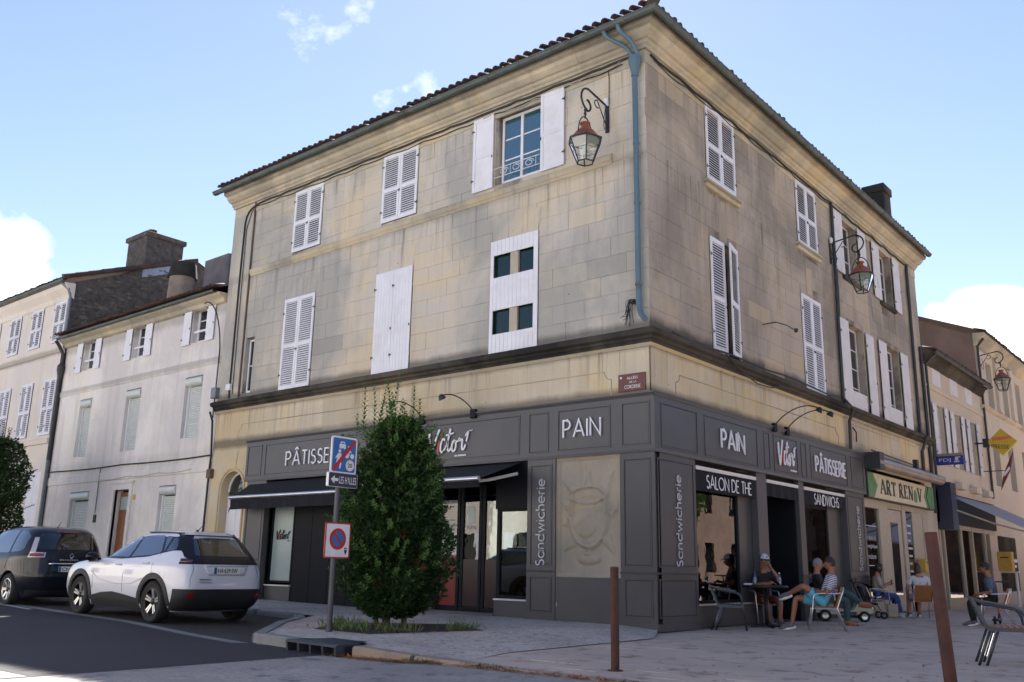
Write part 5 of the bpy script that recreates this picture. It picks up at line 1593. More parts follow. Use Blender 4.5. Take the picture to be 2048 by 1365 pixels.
for k, h in enumerate(HC):
    window(ab, RZ_B, h[0] + .04, h[1] - .04, h[2] + .06, h[3] - .02, .24, 'old_white', 'win_dark', 2, 3 if k < 2 else 4)
    if k >= 2:
        mb = MB(); mb.box(h[0] + .02, h[1] - .02, .0, .04, h[2] + .02, h[2] + .5); part('sill_panel', mb, 'old_white', ab, rz=RZ_B)
    else:
        mb = MB(); profile_run(mb, [(.02, h[2] - .14), (-.07, h[2] - .12), (-.10, h[2] - .03), (.02, h[2])], h[0] - .1, h[1] + .1); part('window_sill', mb, 'soot_stone', ab, rz=RZ_B)
for (a, b, c, d) in ((9.93, 10.56, 9.27, 11.08), (11.84, 12.47, 9.27, 11.05), (13.06, 13.69, 9.25, 11.03), (14.99, 15.62, 9.23, 11.03), (9.85, 10.50, 5.45, 7.88), (11.90, 12.53, 5.42, 7.84), (13.02, 13.70, 5.42, 7.88), (15.05, 15.75, 5.40, 7.88)):
    shutter(ab, RZ_B, a, b, c, d, y=-.05, kind='plank', mat='old_white')
mb = MB()
mb.quad((.52, Y0, 11.8), (.52, Y1 + .05, 11.8), (-4.75, Y1 + .05, 13.7), (-4.75, Y0, 13.7)); mb.quad((-4.75, Y0, 13.7), (-4.75, Y1 + .05, 13.7), (-9.5, Y1, 11.8), (-9.5, Y0, 11.8)); mb.quad((.52, Y0, 11.78), (-.1, Y0, 11.78), (-.1, Y1, 11.78), (.52, Y1, 11.78))
part('roof', mb, 'tile', ab, recalc=False)
tile_row(ab, RZ_B, Y0, Y1, -.56, 11.80, SL, .225, 33)
gutter(RZ_B, Y0, Y1 - .05, 0, 0, ab)
mb = MB(); mb.box(-9.5, -.02, Y1 - .2, Y1, 0, 11.75); mb.box(-9.5, -9.3, Y0, Y1, 0, 11.75); part('party_wall', mb, 'stone_b', ab)
mb = MB(); mb.box(-9.4, -.3, Y0, Y1 - .2, 4.0, 4.1); mb.box(-9.4, -.3, Y0, Y1 - .2, 8.4, 8.5); mb.quad((-.3, Y0, 4.1), (-.3, Y1, 4.1), (-.3, Y1, 11.7), (-.3, Y0, 11.7)); part('floor_slab', mb, 'louvre_dark', ab)
for pts, r_, m_ in (([(9.80, -.07, 11.2), (9.74, -.07, 8), (9.68, -.07, 5.6), (9.9, -.25, 5.3), (9.95, -.1, 5.0), (9.95, -.08, 4.2)], .045, 'pipe_dark'), ([(9.98, -.04, 10.6), (9.92, -.04, 5.7)], .02, 'cable'), ([(16.5, -.07, 11.2), (16.45, -.07, 8), (16.4, -.07, 5.5), (16.4, -.25, 5.35), (16.45, -.07, 4.9), (16.45, -.06, 4.0)], .05, 'pipe_dark'), ([(17.3, -.06, 8.5), (17.35, -.06, 3.0)], .05, 'pipe_dark')):
    mb = MB(); mb.tube(pts, r_, 8); part('downpipe', mb, m_, ab, rz=RZ_B, smooth=True, angle=60)
mb = MB(); mb.tube(sag(Y0, 16.6, 11.17, 11.2, 6, .05, -.055, .015, 26), .03, 6); part('cable', mb, 'cable', ab, rz=RZ_B)
mb = MB(); mb.tube([(10.35, -.03, 4.9), (10.4, -.1, 4.75), (10.42, -.08, 4.5)], .02, 5); part('cable', mb, 'cable', ab, rz=RZ_B)
# its chimney, dark against the sky
mb = MB(); mb.box(-.86, -.22, 15.65, 16.4, 11.9, 13.9); mb.box(-.91, -.17, 15.6, 16.45, 13.66, 13.92); part('chimney', mb, 'soot_stone', ab)
# ------------------------------------------------------------------ ART RENOV shopfront
ar_ = root('decorator_shopfront', 'cream decorator shopfront with the ART RENOV sign and beige joinery', 'shopfront', (0, 0, 0), RZ_B)
def ap(name, mb, mat, parent=None, **k): return part(name, mb, mat, parent or ar_, **k)
mb = MB(); mb.box(10.78, 16.85, -.17, .02, 3.05, 3.76); ap('sign_box', mb, 'pipe_dark')
sb = MB(); sb.prism([(11.2, 3.74), (16.0, 3.74), (15.75, 3.42), (16.0, 3.08), (11.2, 3.08), (11.55, 3.42)], -.19, -.17); sgn = ap('sign_board', sb, 'sign_cream')
mb = MB(); mb.prism([(10.80, 3.74), (11.17, 3.74), (11.52, 3.42), (11.17, 3.08), (10.80, 3.08)], -.188, -.17); ap('sign_end', mb, 'sign_green', sgn)
mb = MB(); mb.prism([(16.05, 3.74), (16.2, 3.74), (15.95, 3.42), (16.2, 3.08), (16.05, 3.08), (15.8, 3.42)], -.186, -.17); mb.prism([(16.3, 3.74), (16.8, 3.74), (16.8, 3.08), (16.3, 3.08), (16.05, 3.42)], -.188, -.17); ap('sign_end', mb, 'sign_green', sgn)
# heavy slab letters
def serif_text(txt, h, gapw=.16):
    S = {'A': (.78, [('l', 0, 0, .39, 1, .08), ('l', .39, 1, .78, 0, .2), ('l', .18, .34, .6, .34, .07)], [(-.06, .2), (.58, .94)], []),
         'R': (.74, [('l', .16, 0, .16, 1, .2), ('a',), ('l', .36, .48, .68, 0, .2)], [(0, .34), (.56, .82)], []),
         'T': (.70, [('l', .35, 0, .35, 1, .2), ('l', 0, .95, .7, .95, .1), ('l', .04, .78, .04, 1, .07), ('l', .66, .78, .66, 1, .07)], [(.18, .52)], []),
         'E': (.64, [('l', .16, 0, .16, 1, .2), ('l', 0, .95, .6, .95, .1), ('l', 0, .05, .62, .05, .1), ('l', .16, .5, .46, .5, .09), ('l', .58, .75, .58, 1, .06), ('l', .6, 0, .6, .25, .06)], [], []),
         'N': (.86, [('l', .14, 0, .14, 1, .08), ('l', .10, 1, .70, 0, .2), ('l', .72, 0, .72, 1, .08)], [(0, .28)], [(0, .26), (.58, .86)]),
         'V': (.78, [('l', 0.06, 1, .39, 0, .2), ('l', .39, 0, .72, 1, .08)], [], [(-.06, .3), (.56, .86)]),
         ' ': (.22, [], [], []), 'O': (.56, [], [], [])}
    mb = MB(); x = 0; spans = []
    for ch in txt:
        w, ls, lo, hi = S[ch]
        spans.append((ch, x, ls, lo, hi)); x += w + gapw
    tot = x - gapw
    for ch, gx, ls, lo, hi in spans:
        for l_ in ls:
            if l_[0] == 'l': pl = [(l_[1], l_[2]), (l_[3], l_[4])]; w = l_[5]
            else: pl = [(.16, .96), (.32, .96)] + arc(.32, .73, .26, .23, 90, -90, 8) + [(.16, .5)]; w = .12
            stroke_mb(mb, [((gx + a - tot / 2) * h, (b - .5) * h) for a, b in pl], w * h, .012)
        for zz, L in ((.035, lo), (.965, hi)):
            for a, b in L: stroke_mb(mb, [((gx + a - tot / 2) * h, (zz - .5) * h), ((gx + b - tot / 2) * h, (zz - .5) * h)], .07 * h, .012)
    o = [s for s in spans if s[0] == 'O']
    return mb, tot * h, [(s[1] + .28 - tot / 2) * h for s in o]
m_, w_, ox = serif_text('ART RENOV', .40)
k_ = 3.75 / w_
m_.v = [(x * k_, y, z) for x, y, z in m_.v]
link('lettering', m_.mesh('lettering', 'letter_green'), sgn, (13.62, -.191, 3.42))
# the O of the sign is a green drop
mb = MB(); cx = 13.62 + ox[0] * k_
mb.prism([(cx + .19 * sin(radians(a)) * (1 if a < 180 else 1) * (.35 + .65 * (1 - abs(a - 180) / 180) ** .6), 3.36 - .2 * cos(radians(180 - a)) * 1.0) for a in range(0, 360, 20)], -.203, -.19); link('lettering', mb.mesh('lettering', 'sign_green'), sgn)
mb = MB(); mb.tube([(10.75, -.42, 3.98), (16.85, -.42, 3.98)], .15, 14); ap('awning_casing', mb, 'awn_box', smooth=True, angle=60)
mb = MB(); mb.box(10.73, 11.1, -.56, 0, 3.8, 4.25); ap('casing_end', mb, 'pipe_dark')
mb = MB(); mb.tube([(10.9, -.3, 4.32), (14.6, -.36, 4.24)], .02, 5); mb.box(14.5, 14.7, -.42, -.3, 4.12, 4.42); mb.box(10.9, 16.9, -.3, .0, 4.12, 4.2); ap('awning_rail', mb, 'iron')
mb = MB(); mb.box(10.66, 17.6, .3, .34, 0, 3.1); ap('shop_back', mb, 'interior')
mb = MB()
for (a, b) in ((10.66, 10.85), (11.98, 12.72), (14.02, 14.32), (16.0, 16.5)): mb.box(a, b, -.02, .1, .02, 3.05)
mb.box(10.85, 11.98, -.02, .1, .02, .35); mb.box(10.85, 11.98, -.02, .1, 2.82, 3.05); mb.box(12.72, 14.02, .0, .1, 2.88, 3.05); mb.box(14.32, 16.0, -.02, .1, 2.9, 3.05)
ap('frame', mb, 'beige_frame')
mb = MB(); mb.box(10.85, 11.98, .04, .05, .35, 2.82); gp = ap('pane', mb, 'shop_glass')
for (t_, z, w2) in (('e dans la', 2.02, .72), ('énergétique', 1.78, .9), ('maison', 1.52, .6)):
    lettering(t_, 'letter_grey', gp, 11.35, .034, z, w=w2, h=.13, depth=.004)
for z in (2.32, 1.27): 
    m = MB(); m.box(10.9, 11.85, .03, .036, z, z + .022); part('rule_line', m, 'letter_grey', gp)
d_ = MB(); d_.box(12.76, 13.98, .02, .06, .05, 2.86); dd = ap('door', d_, 'beige_frame')
m = MB(); m.box(13.0, 13.62, .008, .019, .5, 2.5); part('pane', m, 'win_dark', dd)
m = MB(); m.box(14.4, 14.98, .02, .05, .3, 2.85); gp2 = ap('pane', m, 'win_dark')
for i in range(7):
    m = MB(); m.box(14.48, 14.85 - .06 * (i % 3), .012, .019, 2.45 - i * .22, 2.51 - i * .22); part('print_line', m, 'letter_grey', gp2)
m = MB(); m.box(15.0, 16.0, .0, .06, .02, 2.9); ap('door_panel', m, 'beige_frame')
mb = MB(); mb.box(16.5, 17.6, -.02, .1, .0, 3.9); ap('pier', mb, 'cream_render_b')
pb = root('letter_box', 'small yellow letter box on the pier right of ART RENOV', 'letter box', loc_face(RZ_B, (15.35, -.02, 1.14)), RZ_B)
m = MB(); m.cham(-.28, .28, -.24, 0, 0, .38, .02); part('body', m, 'postbox', pb)
m = MB(); m.box(-.2, .2, -.246, -.239, .27, .30); part('slot', m, 'black', pb)

# ------------------------------------------------------------------ low cream house farther right
lh = root('low_house', 'low cream house with open shutters above a bar shopfront', 'building', (0, 0, 0), RZ_B)
def lp(name, mb, mat, **k): return part(name, mb, mat, lh, **k)
HL = [(18.6, 19.5, 4.75, 6.75), (20.75, 21.65, 4.75, 6.75), (22.9, 23.8, 4.75, 6.75)]
mb = MB(); wall_holes(mb, 17.6, 25.2, 3.0, 8.3, HL, y=0, depth=.2); mb.box(17.6, 25.2, .25, 8, 3.9, 4.0); lp('wall', mb, 'cream_render_b', recalc=False)
for h in HL:
    window(lh, 0, h[0], h[1], h[2], h[3], .18, 'old_white', 'win_dark', 2, 3)
    shutter(lh, 0, h[0] - .48, h[0] - .03, h[2], h[3], y=-.05, kind='plank', mat='old_white'); shutter(lh, 0, h[1] + .03, h[1] + .48, h[2], h[3], y=-.05, kind='plank', mat='old_white')
for u in (18.6, 20.8, 22.9):
    mb = MB(); mb.box(u, u + 1.0, -.012, 0, 7.45, 8.15); lp('blind_panel', mb, 'old_white')
mb = MB(); profile_run(mb, [(.02, 7.2), (-.05, 7.22), (-.07, 7.30), (.02, 7.32)], 17.6, 25.2); lp('string_course', mb, 'cream_render_b')
mb = MB(); profile_run(mb, [(.02, 8.0), (-.12, 8.1), (-.22, 8.28), (-.3, 8.3), (-.3, 8.36), (.02, 8.36)], 17.6, 25.3); lp('eaves', mb, 'soot_stone')
mb = MB(); mb.quad((17.6, -.45, 8.42), (25.3, -.45, 8.42), (25.3, 5, 10.2), (17.6, 5, 10.2)); lp('roof', mb, 'tile', recalc=False)
gutter(0, 17.55, 25.3, 0, 0, lh, y=-.42, z=8.38, r=.075, mat='pipe_dark')
tile_row(lh, 0, 17.6, 25.3, -.44, 8.43, .33, .23, 41)
mb = MB(); mb.tube([(17.75, -.4, 8.3), (17.7, -.08, 8.0), (17.75, -.08, 3.2)], .045, 8); lp('downpipe', mb, 'pipe_dark', smooth=True, angle=60)
for (u, z) in ((18.5, 3.98), (20.5, 3.98), (22.5, 3.98), (24.2, 3.98)):
    mb = MB(); mb.box(u - .35, u + .35, -.25, 0, z, z + .22); lp('window_box', mb, 'cream_render_b')
bs = root('bar_shopfront', 'dark grey bar shopfront with glazed doors left of the far cream house', 'shopfront', (0, 0, 0), RZ_B)
def bp(name, mb, mat, **k): return part(name, mb, mat, bs, **k)
mb = MB(); mb.box(17.62, 25.2, -.1, .05, 2.75, 3.75); bp('fascia', mb, 'anthra_dark')
mb = MB(); mb.box(17.62, 18.25, -.5, .05, 2.5, 4.0); bp('casing_end', mb, 'sign_navy')
mb = MB()
for u in (17.62, 18.1, 20.25, 21.7, 23.5, 24.2): mb.box(u, u + .14, -.04, .08, 0, 2.75)
mb.box(17.62, 25.2, -.03, .08, 2.6, 2.75); mb.box(18.2, 20.3, -.03, .08, 0, .35); bp('frame', mb, 'beige_frame')
for (a, b) in ((18.24, 20.25), (21.84, 23.5)):
    g_ = MB(); g_.box(a, b, .02, .03, .35 if a < 20 else .05, 2.6); bp('pane', g_, 'shop_glass')
mb = MB(); mb.box(17.7, 25.2, 1.6, 1.7, 0, 3.0); mb.box(17.7, 25.2, .1, 1.6, 0, .02); bp('interior_wall', mb, 'interior')
for (u, z, mt) in ((20.7, .9, 'yellow'), (20.9, 1.5, 'sign_blue'), (21.2, 1.1, 'sign_green'), (21.1, .5, 'yellow'), (20.8, 1.9, 'red')):
    mb = MB(); mb.box(u, u + .3, 1.2, 1.5, z, z + .45); bp('display_box', mb, mt)
mb = MB(); mb.box(24.34, 25.2, .0, .06, 0, 2.6); bp('pier', mb, 'cream_render_b')
# awning of the bar, pale cloth let out over the terrace
ba = root('bar_awning', 'pale let-out awning cloth of the bar on the right edge', 'awning', (0, 0, 0), RZ_B)
mb = MB(); mb.add([(17.9, -.15, 3.70), (25.0, -.15, 3.70), (25.0, -2.9, 2.28), (17.9, -2.9, 2.28)], [(0, 1, 2, 3)])
part('canopy', mb, 'awning_pale', ba, recalc=False)
mb = MB(); mb.tube([(17.9, -2.92, 2.26), (25.0, -2.92, 2.26)], .04, 8); part('front_bar', mb, 'alu_white', ba)
mb = MB(); mb.tube([(18.0, -.1, 3.3), (18.4, -1.5, 2.7), (18.0, -2.9, 2.28)], .03, 6); part('arm', mb, 'beige_frame', ba)
# projecting signs
def blade(name, label, cat, y, x0, x1, z0, z1, mat, poly=None):
    r = root(name, label, cat, (0, 0, 0))
    return r
fj = root('lottery_sign', 'blue projecting box sign with white FDJ lettering', 'sign', (0, 17.9, 4.8))
m = MB(); m.cham(.06, .92, -.07, .07, -.22, .06, .02); part('box', m, 'blue_sign', fj)
m = MB(); m.box(.05, .93, -.075, .075, .06, .15); part('top_strip', m, 'awn_box', fj)
lettering('FDJ', 'letter_grey', fj, .36, -.075, -.08, w=.36, h=.13, depth=.004)
m = MB(); m.lathe([(.055, 0), (.055, .006)], 10, (.72, -.077, -.05), axis=(0, 1, 0)); m.box(.64, .80, -.077, -.071, -.15, -.11); m.box(.68, .84, -.077, -.071, .0, .03); part('emblem', m, 'letter_grey', fj)
m = MB(); m.tube([(0, 0, .0), (.1, 0, .0)], .02, 5); part('bracket', m, 'iron', fj)
ps = root('press_sign', 'yellow diamond press sign with a red stripe jutting from the facade', 'sign', (0, 23.6, 5.95))
c_ = (.95, .55); q = .52
m = MB(); m.prism([(c_[0] - q, 0), (c_[0], -q * .98), (c_[0] + q, 0), (c_[0], q * .98)], -.08, .08); part('panel', m, 'yellow', ps)
m = MB(); m.prism([(c_[0] - .34, .06), (c_[0] + .36, .10), (c_[0] + .30, .22), (c_[0] - .30, .18)], -.086, -.081); part('stripe', m, 'orange_red', ps)
lettering('PRESSE', 'letter_black', ps, c_[0] - .06, -.084, -.17, w=.60, h=.15, depth=.004, roll=-.12)
m = MB(); m.tube([(0, 0, 0), (.45, 0, 0)], .03, 6); m.box(.3, .5, -.1, .1, -.16, .16); part('bracket', m, 'iron', ps)
tb = root('tobacco_sign', 'dark red lozenge tobacconist sign on a thin bracket', 'sign', (0, 24.2, 4.95))
m = MB(); m.prism([(.62, -.72), (.78, -.1), (1.16, .70), (1.0, .0)], -.06, .06); part('panel', m, 'tobacco_red', tb)
m = MB(); m.prism([(.74, -.16), (.98, .14), (1.02, .06), (.80, -.22)], -.066, -.061); part('stripe', m, 'sign_white', tb)
m = MB(); m.tube([(0, 0, .0), (.8, 0, .0)], .016, 5); part('bracket', m, 'iron', tb)

# ------------------------------------------------------------------ far cream house with brown gable
fh = root('far_cream_house', 'tall cream house at the right edge with a brown rendered side gable', 'building', (0, 0, 0), RZ_B)
def fp(name, mb, mat, **k): return part(name, mb, mat, fh, **k)
HF = [(26.7, 27.7, 7.85, 9.75), (29.4, 30.4, 7.85, 9.75), (32.1, 33.1, 7.85, 9.75), (26.5, 27.6, 4.6, 6.6), (29.2, 30.3, 4.6, 6.6), (32.0, 33.1, 4.6, 6.6)]
mb = MB(); wall_holes(mb, 25.2, 38, 0, 10.4, HF, y=0, depth=.35); fp('wall', mb, 'cream_render_b', recalc=False)
mb = MB(); mb.add([(25.2, 0, 0), (25.2, 0, 10.55), (25.2, 4.0, 12.4), (25.2, 8.5, 10.4), (25.2, 8.5, 0)], [(0, 1, 2, 3, 4)]); mb.add([(25.25, 0, 0), (25.25, 0, 10.55), (25.25, 4.0, 12.4), (25.25, 8.5, 10.4), (25.25, 8.5, 0)], [(4, 3, 2, 1, 0)]); fp('gable', mb, 'brown_render', recalc=False)
mb = MB(); profile_run(mb, [(.02, 10.1), (-.1, 10.15), (-.15, 10.3), (-.4, 10.5), (-.42, 10.62), (.02, 10.64)], 25.15, 38); fp('cornice', mb, 'cornice')
mb = MB(); profile_run(mb, [(.02, 7.55), (-.1, 7.6), (-.16, 7.7), (.02, 7.74)], 25.2, 38); fp('string_course', mb, 'cornice')
mb = MB(); mb.quad((25.05, -.5, 10.62), (38, -.5, 10.62), (38, 4.0, 12.5), (25.05, 4.0, 12.5)); mb.quad((25.05, 4, 12.5), (38, 4, 12.5), (38, 8.6, 10.4), (25.05, 8.6, 10.4)); fp('roof', mb, 'tile', recalc=False)
for h in HF: window(fh, 0, h[0], h[1], h[2], h[3], .33, 'old_white', 'win_dark', 2, 3)
for u in (28.2, 30.9): 
    mb = MB(); mb.box(u - .1, u + .4, -.12, 0, 7.8, 10.1); fp('pilaster', mb, 'cream_render_b')
tile_row(fh, 0, 25.1, 38, -.45, 10.66, .4, .24, 51)
mb = MB(); mb.tube([(25.3, -.35, 10.4), (25.35, -.08, 10.1), (25.35, -.07, 4)], .05, 8); fp('downpipe', mb, 'pipe_dark', smooth=True, angle=60)
mb = MB(); mb.box(25.3, 38, .3, .36, 0, 3.2); fp('shop_back', mb, 'interior')
mb = MB(); mb.box(25.6, 28.6, -.02, .0, .5, 2.6); fp('shop_pane', mb, 'shop_glass')
mb = MB(); mb.box(25.7, 28.4, -.05, -.03, 1.62, 1.75); mb.box(26.0, 28.2, -.05, -.03, 1.42, 1.52); fp('window_print', mb, 'letter_white')
sb2 = root('yellow_letter_box', 'yellow letter box on a white post before the far shop window', 'letter box', (.55, 24.0, 0))
m = MB(); m.cham(-.24, .24, -.2, .2, 1.25, 1.95, .02); part('body', m, 'postbox', sb2)
m = MB(); m.box(-.14, .14, -.206, -.199, 1.72, 1.76); part('slot', m, 'black', sb2)
m = MB(); m.tube([(.3, 0, 0), (.3, 0, 1.25)], .05, 8); m.box(-.26, .4, -.1, .1, 1.2, 1.25); part('post', m, 'pvc', sb2)

# ------------------------------------------------------------------ whitewashed neighbour on the left
wh = root('white_house', 'whitewashed three storey house with roller blinds and a brown front door', 'building', (0, 0, 0))
def wp(name, mb, mat, **k): return part(name, mb, mat, wh, **k)
WX0, WX1 = -24.3, -14.22
HW = [(-22.9, -22.05, 7.42, 8.52), (-19.5, -18.72, 7.42, 8.52), (-15.98, -15.18, 7.42, 8.52),
      (-22.7, -21.85, 4.40, 6.38), (-19.55, -18.62, 4.40, 6.38), (-16.05, -15.12, 4.55, 6.38),
      (-22.5, -21.2, .95, 3.22), (-19.5, -18.57, .25, 3.18), (-16.88, -15.95, .95, 3.21)]
mb = MB(); wall_holes(mb, WX0, WX1, 0, 8.6, HW, y=.02, depth=.26); wp('wall', mb, 'white_render', recalc=False)
mb = MB(); profile_run(mb, [(.03, 6.62), (0, 6.63), (-.02, 6.66), (-.02, 6.80), (0, 6.83), (.03, 6.84)], WX0, WX1); wp('string_course', mb, 'white_render')
mb = MB(); profile_run(mb, [(.03, 3.5), (-.01, 3.51), (-.015, 3.76), (.03, 3.80)], WX0, WX1); wp('string_course', mb, 'white_render')
mb = MB(); profile_run(mb, [(.03, 8.40), (-.08, 8.44), (-.12, 8.55), (-.28, 8.62), (-.30, 8.68), (.03, 8.7)], WX0, WX1 - .02); wp('eaves', mb, 'cornice')
gutter(0, WX0 + .05, WX1 - .1, 0, 0, wh, y=-.39, z=8.71, r=.06, mat='zinc')
mb = MB(); mb.quad((WX0, -.5, 8.76), (WX1, -.5, 8.76), (WX1, 6, 10.9), (WX0, 6, 10.9)); wp('roof', mb, 'tile', recalc=False)
tile_row(wh, 0, WX0, WX1 - .05, -.50, 8.80, .33, .225, 61)
for k, (a, b, c, d) in enumerate(HW[:3]):
    window(wh, 0, a, b, c, d, .24, 'white_paint', 'win_dark', 1, 3, fw=.08)
    mb = MB(); mb.box(a + .1, b - .02, .02, .06, c + .30, c + .36); wp('guard_bar', mb, 'white_paint')
    shutter(wh, 0, a - .44, a - .03, c - .04, d + .06, y=-.02, kind='plank'); shutter(wh, 0, b + .03, b + .44, c - .04, d + .06, y=-.02, kind='plank')
def roller(a, b, c, d):
    mb = MB(); mb.lathe([(.13, 0), (.13, b - a - .05)], 10, (a + .025, .10, d - .14), axis=(1, 0, 0)); mb.box(a + .025, b - .025, .10, .2, d - .27, d - .01); bx = wp('roller_box', mb, 'mint_pvc', smooth=True, angle=50)
    mb = MB(); mb.box(a + .02, a + .08, .12, .2, c, d - .2); wp('roller_guide', mb, 'pvc'); mb = MB(); mb.box(b - .08, b - .02, .12, .2, c, d - .2); wp('roller_guide', mb, 'pvc')
    n = int((d - c - .3) / .052); mb = MB()
    for i in range(n):
        z = c + .04 + i * .052
        mb.add([(a + .08, .17, z), (b - .08, .17, z), (b - .08, .158, z + .024), (a + .08, .158, z + .024), (b - .08, .17, z + .048), (a + .08, .17, z + .048)], [(0, 1, 2, 3), (3, 2, 4, 5)])
    rs = wp('roller_slats', mb, 'mint_pvc', recalc=False, kind='stuff')
    mb = MB(); mb.box(a + .0, b - .0, .24, .27, c, d); wp('opening_back', mb, 'louvre_dark')
for h in HW[3:7] + HW[8:]: roller(*h)
a, b, c, d = HW[7]
mb = MB(); mb.box(a + .06, b - .06, .18, .24, c, d - .06); fd = wp('front_door', mb, 'door_wood')
for (u0, u1, z0, z1) in ((a + .14, (a + b) / 2 - .04, .45, 1.05), ((a + b) / 2 + .04, b - .14, .45, 1.05), (a + .14, b - .14, 1.15, 1.5), (a + .14, (a + b) / 2 - .04, 1.6, 2.45), ((a + b) / 2 + .04, b - .14, 1.6, 2.45)):
    m = MB(); m.cham(u0, u1, .165, .185, z0, z1, .012); part('door_panel', m, 'door_wood', fd)
m = MB(); m.box(a + .14, b - .14, .172, .181, 2.58, 2.98); part('fanlight', m, 'frosted', fd)
mb = MB(); mb.box(a - .16, a, -.03, .1, .2, d + .0); mb.box(b, b + .16, -.03, .1, .2, d); mb.box(a - .16, b + .16, -.03, .1, d, d + .2); mb.box(a - .22, b + .22, -.06, .1, d + .2, d + .26); wp('door_surround', mb, 'white_render')
m = MB(); m.cham(b + .24, b + .36, -.01, .03, 2.85, 3.0, .005); wp('house_number', m, 'postbox')
mb = MB(); mb.tube(sag(WX0, WX1, 3.98, 3.96, 2, .04, -.01, .005, 71), .022, 5); wp('cable', mb, 'cable')
mb = MB(); mb.tube([(-20.6, -.01, 3.9), (-20.6, -.01, 2.5)], .012, 5); mb.box(-20.67, -20.53, -.02, .02, 2.2, 2.45); wp('cable', mb, 'cable')
mb = MB(); mb.tube(sag(-20.6, -15.2, 3.56, 3.62, 3, .05, -.02, .004, 72), .010, 5); wp('cable', mb, 'cable_pale')
mb = MB(); mb.tube(bez((-15.0, -.25, 8.45), (-14.6, -.3, 8.55), (-14.35, -.1, 8.2), (-14.3, -.04, 7.0), 10) + [(-14.32, -.04, 5.0)], .02, 5); wp('cable', mb, 'cable')
# downpipe at the joint of the two left houses
mb = MB(); mb.tube([(-24.25, -.42, 8.62), (-24.28, -.3, 8.5), (-24.3, -.1, 8.2), (-24.3, -.1, 4.4)], .065, 10); wp('downpipe', mb, 'pipe_dark', smooth=True, angle=60)
mb = MB(); mb.tube([(-24.3, -.1, 4.4), (-24.3, -.1, .2)], .06, 10); wp('downpipe', mb, 'pipe_grey', smooth=True, angle=60)
mb = MB(); mb.lathe([(.07, 7.3), (.13, 7.6), (.13, 7.75), (.07, 7.85)], 10, (-24.3, -.1, 0)); wp('hopper', mb, 'pipe_dark')
# chimney stub and the block behind, on its roof
mb = MB(); mb.tube([(-21.3, 2.5, 9.4), (-21.3, 2.5, 11.2)], [.50, .46], 14); ch = wp('chimney', mb, 'brown_stack', smooth=True, angle=60)
mb = MB(); mb.tube([(-21.3, 2.5, 11.15), (-21.3, 2.5, 11.7)], [.52, .44], 14); part('chimney_cap', mb, 'soot_stone', ch, smooth=True, angle=60)
mb = MB(); mb.cham(-22.3, -20.7, 3.9, 5.2, 9.5, 12.45, .05); mb.cham(-21.0, -20.2, 4.2, 5.4, 9.5, 12.75, .04); wp('chimney', mb, 'grey_stack')
mb = MB(); mb.box(WX0 + .02, WX1, 6.0, 6.2, 0, 10.9); mb.box(WX0, WX1, .3, 6, 4.0, 4.1); wp('back_wall', mb, 'rubble')


# ------------------------------------------------------------------ cream house at the far left with louvred shutters
lm = root('cream_house', 'cream stone house at the left edge with white louvred shutters and dark rubble gable', 'building', (0, 0, 0))
def mp_(name, mb, mat, **k): return part(name, mb, mat, lm, **k)
LX0, LX1 = -36.5, -24.36
WU = [(-25.62, -24.68), (-27.55, -26.62), (-29.5, -28.55), (-31.4, -30.5), (-33.4, -32.4)]
HM = [(a, b, 8.78, 10.33) for a, b in WU] + [(a, b, 5.35, 7.42) for a, b in WU] + [(-25.95, -24.95, .4, 4.05)]
mb = MB(); wall_holes(mb, LX0, LX1, 0, 10.6, HM, y=0.01, depth=.2); mp_('wall', mb, 'cream_render', recalc=False)
for k, (a, b, c, d) in enumerate(HM[:10]):
    m_ = (a + b) / 2
    mb = MB(); mb.box(a, b, .19, .2, c, d); mp_('opening_back', mb, 'louvre_dark')
    shutter(lm, 0, a, m_ - .005, c, d, single=False, pitch=.07); shutter(lm, 0, m_ + .005, b, c, d, single=False, pitch=.07)
a, b, c, d = HM[10]
mb = MB(); mb.box(a, (a + b) / 2 - .01, .02, .08, c, d); mb.box((a + b) / 2 + .01, b, .02, .08, c, d); mp_('closed_shutters', mb, 'white_paint')
mb = MB(); profile_run(mb, [(.02, 8.35), (-.05, 8.37), (-.10, 8.45), (-.12, 8.6), (.02, 8.64)], LX0, LX1); mp_('string_course', mb, 'cream_render')
mb = MB(); profile_run(mb, [(.02, 5.02), (-.06, 5.04), (-.08, 5.2), (.02, 5.25)], LX0, LX1 - .3); mp_('string_course', mb, 'cream_render')
mb = MB(); profile_run(mb, [(.02, 10.3), (-.06, 10.34), (-.1, 10.5), (-.3, 10.7), (-.35, 10.85), (.02, 10.88)], LX0, LX1 + .05); mp_('cornice', mb, 'cream_render')
gutter(0, LX0, LX1 + .12, 0, 0, lm, y=-.44, z=10.95, r=.08, mat='zinc')
tile_row(lm, 0, -31, LX1 + .1, -.46, 11.0, .4, .23, 81)
RZm = 13.0; RY = 4.6
mb = MB(); mb.quad((LX0, -.52, 11.0), (LX1 + .12, -.52, 11.0), (LX1 + .12, RY, RZm + .08), (LX0, RY, RZm + .08)); mb.quad((LX0, RY, RZm + .08), (LX1 + .12, RY, RZm + .08), (LX1 + .12, 9.5, 11.0), (LX0, 9.5, 11.0)); mp_('roof', mb, 'tile', recalc=False)
mb = MB(); mb.add([(LX1, 0, 0), (LX1, -.02, 10.95), (LX1, RY, RZm), (LX1, 9.4, 11), (LX1, 9.4, 0)], [(0, 1, 2, 3, 4)]); mb.add([(LX1 - .05, 0, 0), (LX1 - .05, 0, 10.95), (LX1 - .05, RY, RZm), (LX1 - .05, 9.4, 11), (LX1 - .05, 9.4, 0)], [(4, 3, 2, 1, 0)]); mp_('gable', mb, 'rubble', recalc=False)
